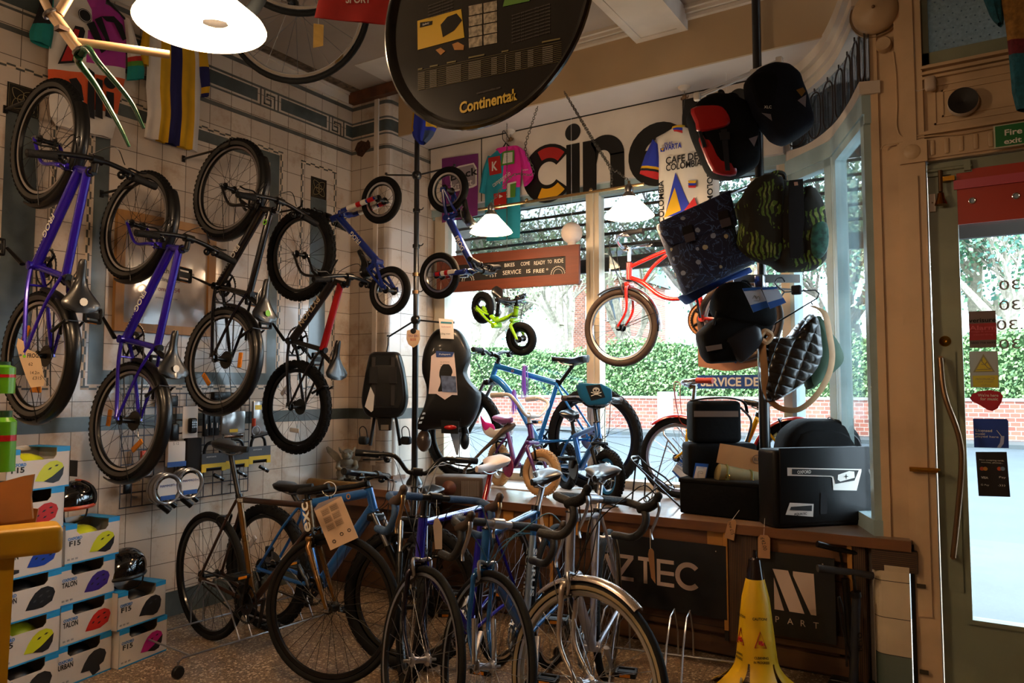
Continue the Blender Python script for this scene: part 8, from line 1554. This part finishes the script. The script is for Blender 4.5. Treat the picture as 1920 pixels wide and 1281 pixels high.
floor_rack(groundM(-1.55, 3.02, 102) @ Matrix.Rotation(PI, 4, 'Z') @ Matrix.Translation((-.15, -.1, 0)), [.2, .5], 'zinc wire rolling rack behind the silver touring bike', .8)
CNY = mat('cone_yellow', '#dcae08', .45, noise=.08, scale=6); c0 = onz(0, 1420, 1300); zt_c = onplane((c0.x, c0.y, 0), V3((_F.x, _F.y, 0)).normalized(), 1420, 1045).z; zk_ = onplane((c0.x, c0.y, 0), V3((_F.x, _F.y, 0)).normalized(), 1420, 1083).z
def rr_px(px0, px1, py): pl_ = Pl((c0.x, c0.y, 0), _R); return (pl_(px1, py)[0]-pl_(px0, py)[0])/2
t = thing('caution_cone', 'yellow caution cleaning in progress cone shaped like a banana peel by the bench', 'cone', c0); T = Matrix.Translation(c0); g = G(T); pts = [(rr_px(1367, 1472, 1270), .03), (rr_px(1384, 1462, 1240), None)]
hgt = lambda py: onplane((c0.x, c0.y, 0), V3((_F.x, _F.y, 0)).normalized(), 1420, py).z
prof = [(rr_px(1405, 1438, 1083), hgt(1083)), (rr_px(1396, 1446, 1120), hgt(1120)), (rr_px(1393, 1450, 1150), hgt(1150)), (rr_px(1389, 1456, 1200), hgt(1200)), (rr_px(1385, 1460, 1235), hgt(1235))]
g.lathe(prof+[(prof[-1][0]*.95, prof[-1][1]), (.02, prof[0][1]-.01)], CNY, 32)
rb = prof[-1][0]
for k in range(5):
    a0 = 2*PI*k/5+.2
    def fn(u_, v_): a = a0+(u_-.5)*(2*PI/5)*(.92-.45*v_**2); R_ = rb+(.13)*v_**2; return V3((math.cos(a)*R_, math.sin(a)*R_, hgt(1235)*(1-v_)+.004))
    g.grid(fn, 8, 8, CNY); g.grid(lambda u_, v_: fn(1-u_, v_)+V3((0, 0, .004)), 8, 8, CNY)
g.build('body', t)
g = G(T); g.lathe([(0, hgt(1032)), (.008, hgt(1032)), (.01, hgt(1045)), (rr_px(1412, 1434, 1048), hgt(1048)), (rr_px(1405, 1438, 1083)*1.03, hgt(1083)-.003), (0, hgt(1083))], mat('brown_black_tip', '#1d100c', .25, coat=.6), 28); g.build('tip', t)
g = G(T); va = math.atan2(-c0.y, -c0.x)
def on_cone(a, z): 
    for (r0_, z0_), (r1_, z1_) in zip(prof[:-1], prof[1:]):
        if z1_ <= z <= z0_: k = (z0_-z)/(z0_-z1_); return r0_*(1-k)+r1_*k
    return prof[-1][0]
CR = mat('warning_red', '#b3261c', .5)
for a in (va+.22, va-1.0, va+2.6):
    def at(z, da=0): r_ = on_cone(a, z)+.0025; return V3((math.cos(a+da)*r_, math.sin(a+da)*r_, z))
    tx_ = V3((-math.sin(a), math.cos(a), 0)); up_ = V3((0, 0, 1))
    for s_, z, h_, w_ in (('CAUTION!', hgt(1152), .012, .062), ('CLEANING', hgt(1221), .011, .06), ('IN PROGRESS', hgt(1229), .011, .066)): g.text(s_, at(z), tx_, up_, h_, KC, .03, width=w_, off=.002)
    zt3_ = hgt(1175); zb3_ = hgt(1204); g.tube([at(zt3_), at(zb3_, .3), at(zb3_, -.3)], .0025, CR, 6, closed=True); g.box(at((zt3_+zb3_*2)/3), (.014, .014, .014), CR); g.box(at((zt3_+zb3_*3)/4, .1), (.012, .012, .01), CR)
g.build('print', t)
pp_ = onz(0, 1600, 1300); PZ = lambda px, py: onplane((pp_.x, pp_.y, 0), V3((_F.x, _F.y, 0)).normalized(), px, py)
t = thing('floor_pump', 'dark steel track pump leaning beside the bench end with grey T handle', 'pump', (pp_.x, pp_.y, 0)); g = G(); b0 = V3((pp_.x, pp_.y, 0)); g.cyl(b0+V3((0, 0, .02)), PZ(1606, 1120), .019, mat('pump_grey', '#33343a', .35, .5), 16); g.cyl(PZ(1606, 1120), PZ(1604, 1110), .023, BLACK, 16); g.cyl(PZ(1606, 1120), PZ(1598, 1068), .007, BLACK, 8); g.text('BETO', PZ(1608, 1200)+_R*.0-_F*.021, (0, 0, 1), (-_R.x, -_R.y, 0), .022, BLACK, .02, width=.08); g.build('barrel', t)
g = G(); g.tube([PZ(1533, 1066), PZ(1534, 1066), PZ(1585, 1072), PZ(1600, 1073), PZ(1636, 1080)], [.017, .017, .016, .013, .017], mat('grey_rubber_handle', '#2c2a2a', .6), 12); g.build('handle', t); g = G(); g.rbox(b0+V3((0, 0, .012)), (.22, .1, .022), .008, BLACK); g.build('foot', t)
g = G(); g.tube(catmull([PZ(1600, 1250), PZ(1580, 1180), PZ(1572, 1120), PZ(1582, 1150), PZ(1588, 1250)], 5), .005, BLACK, 7); g.build('hose', t)
pp2 = pp_+V3((.02, .1, 0)); t = thing('floor_pump', 'black track pump standing behind the other with its long handle below the bench edge', 'pump', (pp2.x, pp2.y, 0)); b2_ = V3((pp2.x, pp2.y, 0)); PZ2 = lambda px, py: onplane((pp2.x, pp2.y, 0), V3((_F.x, _F.y, 0)).normalized(), px, py); g = G(); g.cyl(b2_+V3((-.03, 0, .02)), PZ2(1585, 1085), .016, BLACK, 14); g.cyl(PZ2(1585, 1085), PZ2(1575, 1035), .006, BLACK, 8); g.build('barrel', t); g = G(); g.tube([PZ2(1532, 1020), PZ2(1570, 1030), PZ2(1620, 1040)], [.015, .013, .008], BLACK, 12); g.build('handle', t); g = G(); g.rbox(b2_+V3((-.03, 0, .012)), (.2, .09, .022), .008, BLACK); g.build('foot', t)
# ---------------- things on the door and the wall over it
pD = winpl(yd+.02)
def sticker(label, pts, m, draw=None, name='window_sticker'):
    t = thing(name, label, 'sticker', pD.w(*pts[0]), 'stickers on the door glass'); g = G(); pD.poly(g, pts, m, .0, .0012); g.build('sheet', t)
    if draw: g = G(); draw(g); g.build('print', t)
S_ = lambda x, y: (1800+.3125*x, 560+.3125*y)
def d1(g):
    pD.poly(g, [S_(55, 152), S_(218, 145), S_(220, 245), S_(57, 252)], mat('alarm_red', '#9c1c24', .5), .002); pD.text(g, 'verisure', S_(133, 130), .018, KC, .0025, bold=.02, width=.10); pD.text(g, 'Alarm', S_(135, 175), .02, mat('alarm_pink', '#c9545c', .5), .0035, bold=.02, width=.10); pD.text(g, 'image & sound', S_(135, 198), .008, MATS['alarm_pink'], .0035, width=.09); pD.text(g, 'recording', S_(140, 217), .009, MATS['alarm_pink'], .0035, width=.07); pD.text(g, '0800 756 6699', S_(137, 265), .009, KC, .0025, width=.09)
sticker('grey and red verisure alarm sticker, topmost on the door glass', [S_(52, 78), S_(213, 72), S_(220, 292), S_(58, 297)], mat('alarm_grey', '#6b5a58', .5), d1)
YST = mat('sticker_yellow', '#c9be3c', .5)
def d2(g):
    a_, b_, c_ = S_(140, 332), S_(78, 443), S_(210, 440); pD.poly(g, [a_, b_, c_], mat('sticker_olive', '#8c8a6a', .6), .002); pD.poly(g, [S_(141, 350), S_(92, 436), S_(196, 434)], YST, .003); P = lambda x, y: pD.w(*S_(x, y), .004)
    g.tube([P(128, 375), P(150, 398), P(165, 415), P(185, 422)], .0016, MATS['sticker_olive'], 4); g.tube([P(128, 395), P(150, 396), P(160, 380)], .0014, MATS['sticker_olive'], 4); g.ball(P(130, 370), .003, MATS['sticker_olive']); g.tube([P(100, 426), P(188, 424)], .0014, MATS['sticker_olive'], 4)
    pD.poly(g, [S_(75, 463), S_(228, 460), S_(230, 532), S_(78, 530)], YST, .002); pD.text(g, 'Caution', S_(150, 480), .013, MATS['sticker_olive'], .003, width=.07, mirror=True); pD.text(g, 'Slippery floor', S_(152, 500), .008, MATS['sticker_olive'], .003, width=.06, mirror=True); pD.text(g, 'surface', S_(155, 518), .007, MATS['sticker_olive'], .003, width=.035, mirror=True)
sticker('pale sticker with a yellow slipping triangle and mirrored caution text', [S_(55, 318), S_(225, 315), S_(237, 538), S_(63, 532)], mat('sticker_pale', '#a9b5bc', .5), d2)
def d3(g): pD.text(g, "We're here", S_(168, 580), .013, WHITE, .003, bold=.01, width=.075); pD.text(g, 'for music', S_(175, 602), .013, WHITE, .003, bold=.01, width=.065)
sticker("red blob shaped sticker reading We're here for music", [(1800+.3125*x, 560+.3125*y) for x, y in ((58, 598), (75, 572), (120, 555), (180, 548), (240, 560), (258, 585), (250, 620), (225, 660), (195, 675), (165, 668), (120, 640), (75, 618))], mat('sticker_red', '#b3142c', .45), d3)
def d4(g):
    for i, s_ in enumerate(('Licensed', 'music', 'played here')): pD.text(g, s_, S_(143-(0 if i else 0)+(-22 if i == 1 else 18 if i == 2 else 0), 792+i*19), .011, WHITE, .003, bold=.01, width=(.06, .036, .085)[i])
    pD.poly(g, [S_(245, 825), S_(266, 825), S_(262, 870), S_(245, 895), S_(222, 893), S_(240, 865)], mat('sticker_lilac', '#a8b4e0', .5), .002); g.tube([pD.w(*S_(220, 790), .003), pD.w(*S_(250, 828), .003)], .0012, WHITE, 4)
sticker('blue square sticker reading Licensed music played here', [S_(78, 720), S_(280, 722), S_(290, 735), S_(293, 898), S_(85, 893)], mat('sticker_blue', '#1440a4', .45), d4)
def d5(g):
    pD.text(g, 'Now accepting cards,', S_(190, 971), .008, WHITE, .003, width=.09); pD.text(g, 'watches, phones...', S_(192, 985), .008, WHITE, .003, width=.08)
    for x, y, a_, b_ in ((132, 1021, '#b0401c', '#d08a2c'), (236, 1021, '#b0401c', '#5a7a9c')):
        for dx, cc in ((0, a_), (20, b_)): q = pD(*S_(x+dx, y)); g.lathe([(0, 0), (.0085, 0)], mat('dot'+cc, cc, .5), 16, pD.M @ Matrix.Translation((q[0], q[1], .003+dx*.00002)))
    pD.text(g, 'VISA', S_(148, 1074), .010, WHITE, .003, bold=.03, width=.026); pD.text(g, 'Pay', S_(255, 1074), .010, WHITE, .003, width=.024); pD.text(g, 'G Pay', S_(150, 1119), .009, WHITE, .003, width=.03); pD.text(g, '.)))', S_(250, 1121), .009, WHITE, .003, width=.026)
sticker('black card payment sticker, lowest on the door glass', [S_(93, 920), S_(280, 920), S_(302, 1190), S_(112, 1185)], mat('sticker_black', '#0c0c14', .4), d5)
t = thing('opening_hours', 'grey mirrored opening hour numerals on the door glass', 'lettering', pD.w(1895, 535))
for (px, py) in ((1898, 534), (1898, 572), (1893, 609), (1898, 645)):
    g = G(); pD.text(g, '.30', (px, py), .042, mat('grey_vinyl', '#8c8c90', .6), .002, width=.095, mirror=True); g.build('numeral', t)
t = thing('red_poster', 'orange red cardboard strip with metal eyelets at the top of the door glass', 'poster', pD.w(1800, 400)); pP = winpl(yd-.006); g = G(); ORG = mat('orange_red_vinyl', '#b03018', .4, noise=.1, scale=4); zp1, zp0 = pP(1791, 321)[1], pP(1795, 422)[1]; xp0 = pP(1789, 370)[0]; g.box2((xp0, zp0, 0), (.5, zp1, .004), ORG, pP.M); g.box2((xp0, pP(1791, 357)[1], .004), (.5, pP(1791, 340)[1], .014), mat('pink_fold', '#c04a5c', .35, coat=.3), pP.M); g.build('strip', t); g = G()
for px, py in ((1823, 377), (1905, 368)): q = pP(px, py); g.torus(pP.M @ V3((q[0], q[1], .006)), pP.N, .012, .0032, CHROME, 20, 8); g.lathe([(0, 0), (.0105, 0)], mat('eyelet_sky', '#8aa0b8', .5), 16, pP.M @ Matrix.Translation((q[0], q[1], .0045)))
g.build('eyelet', t)
pE = winpl(YD-.04); t = thing('fire_exit_sign', 'green Fire exit sign above the door', 'sign', pE.w(1870, 255)); g = G(); e0, e1 = pE(1864, 279), pE(1864, 236); g.box2((e0[0], e0[1], -.02), (e0[0]+.28, e1[1], .0), mat('sign_edge_white', '#b8b8a0', .5), pE.M); g.box2((e0[0]+.006, e0[1]+.005, 0), (e0[0]+.275, e1[1]-.005, .002), mat('sign_green', '#0d6a2c', .4), pE.M); g.build('plate', t); g = G(); pE.text(g, 'Fire', (1900, 247), .026, WHITE, .003, bold=.02, width=.062); pE.text(g, 'exit', (1899, 264), .022, WHITE, .003, bold=.02, width=.062); g.build('lettering', t)
pW = winpl(YD-.02); p = pW.w(1806, 193); t = thing('round_speaker', 'round dark speaker with cream rim over the door', 'speaker', p); RR_ = (pW(1835, 193)[0]-pW(1776, 193)[0])/2; g = G(); T = frame(p, (1, 0, 0), (0, 0, 1)); g.lathe([(RR_*.98, .035), (RR_, .03), (RR_*1.03, .0)], WPAINT, 36, T); g.build('rim', t); g = G(); g.lathe([(0, .018), (RR_*.98, .033)], mat('speaker_mesh', '#17100c', .6, noise=.3, scale=200), 36, T); g.build('mesh', t)
p = pW.w(1745, 160); t = thing('motion_sensor', 'small white motion sensor on the wall left of the round speaker', 'sensor', p); g = G(); g.rbox(p+V3((0, -.02, 0)), (.045, .04, .065), .012, mat('sensor_white', '#b8a594', .4)); g.build('housing', t); g = G(); g.tube(catmull([p+V3((-.02, 0, -.01)), pW.w(1718, 170, .0), pW.w(1705, 150, 0), pW.w(1715, 110, 0), pW.w(1710, 40, 0)], 4), .0025, WPAINT, 5); g.build('cable', t)
p = onplane((0, YD-.01, 0), V3((0, 1, 0)), 1641, 25); t = thing('alarm_bell', 'large cream painted round alarm bell at the top of the column', 'bell', p); g = G(); T = frame(p, (1, 0, .0), (0, 0, 1)); Rb = .10; g.lathe([(0, .07), (.012, .07), (.03, .062), (.07, .05), (.095, .03), (Rb, .01), (Rb, 0)], CREAM, 36, T); g.lathe([(Rb*1.12, .0), (Rb*1.12, -.02), (0, -.02)], CREAM, 36, T); g.ball(T @ V3((0, 0, .075)), .008, BRZ); g.build('dome', t)
p = onplane((0, YD-.01, 0), V3((0, 1, 0)), 1657, 84); t = thing('junction_box', 'small round cream painted junction cover below the alarm bell', 'junction box', p); g = G(); g.lathe([(0, .02), (.03, .02), (.034, .014), (.034, -.02)], CREAM, 24, frame(p, (1, 0, 0), (0, 0, 1))); g.build('cover', t)
for pts, lb in (([(1675, 98), (1680, 140), (1682, 200), (1682, 240), (1695, 258), (1735, 252)], 'cream painted cable running down the column from the bell'), ([(1652, 280), (1660, 272), (1690, 268), (1740, 256), (1800, 252), (1865, 240)], 'cream painted cable running across above the door')):
    g = G(); g.tube(catmull([pW.w(px, py, .004) for px, py in pts], 5), .0035, CREAM, 6); g.build('wall_cable', label=lb, cat='cable')
# knitted garment at the top right
pN = winpl(YD-.2); KN1 = mat('teal_knit', '#155464', .95, noise=.35, scale=50, bump=.8); KN2 = mat('ochre_knit', '#8a6228', .95, noise=.35, scale=50, bump=.8); KN3 = mat('dark_red_knit', '#5c1420', .95, noise=.35, scale=50, bump=.8)
t = thing('knitted_jumper', 'chunky teal, ochre and dark red knitted jumper sleeve at the top right corner', 'jumper', pN.w(1900, 80)); g = G(); cloth(g, pN, [((1860, -60), (2010, -60)), ((1875, 0), (2010, 0)), ((1885, 55), (2010, 60)), ((1890, 100), (2000, 100)), ((1897, 180), (1990, 180)), ((1905, 212), (1985, 212))], .07, lambda u_, v_: KN2 if v_ < .52 else KN3 if v_ < .62 else KN1, .006, nu=14, nv=40); g.build('sleeve', t); g = G(); cloth(g, pN, [((1832, -40), (1885, -60)), ((1842, 0), (1880, 10)), ((1858, 40), (1882, 45)), ((1870, 50), (1880, 52))], .05, lambda u_, v_: KN1, .004, nu=8, nv=8); g.build('cuff', t); g = G(); g.tube([pN.w(1930, -60, .03), V3((pN.w(1930, -60).x, YD-.2, ZC))], .002, KC, 4); g.build('string', t)
# wall hooks of the wall bikes
for bk, nm in ((BW1, 'leftmost purple bike'), (BW2, 'purple bike by the poster'), (BW3, 'glossy black bike'), (BW4, 'black and red mountain bike')):
    M_ = bk.matrix_world; hub = M_ @ V3((1.0, 0, .297)); top = V3((hub.x-.05, hub.y, hub.z+.245)); t = thing('wall_hook', 'black wall hook holding the upper wheel of the '+nm, 'hook', (XW, hub.y, top.z), 'bike hooks on the wall'); g = G(); g.tube([V3((XW-.0, hub.y, top.z)), V3((top.x, hub.y, top.z)), V3((top.x+.04, hub.y, top.z+.012)), V3((top.x+.05, hub.y, top.z+.05))], .007, BLACK, 8); g.build('arm', t); g = G(); g.box((XW+.004, hub.y, top.z), (.008, .02, .04), BLACK); g.build('plate', t)
# added pendants behind the viewer, never seen, put in to light the room
for i, (x, y) in enumerate(((-.9, -1.2), (-3.0, -.2))): pendant('pendant_lamp', ('added white dome lamp, unseen, lighting the room from behind the viewer, near the right', 'added white dome lamp, unseen, lighting the room from behind the viewer, near the left wall')[i], x, y, 2.75, .205, .13, None, power=26)
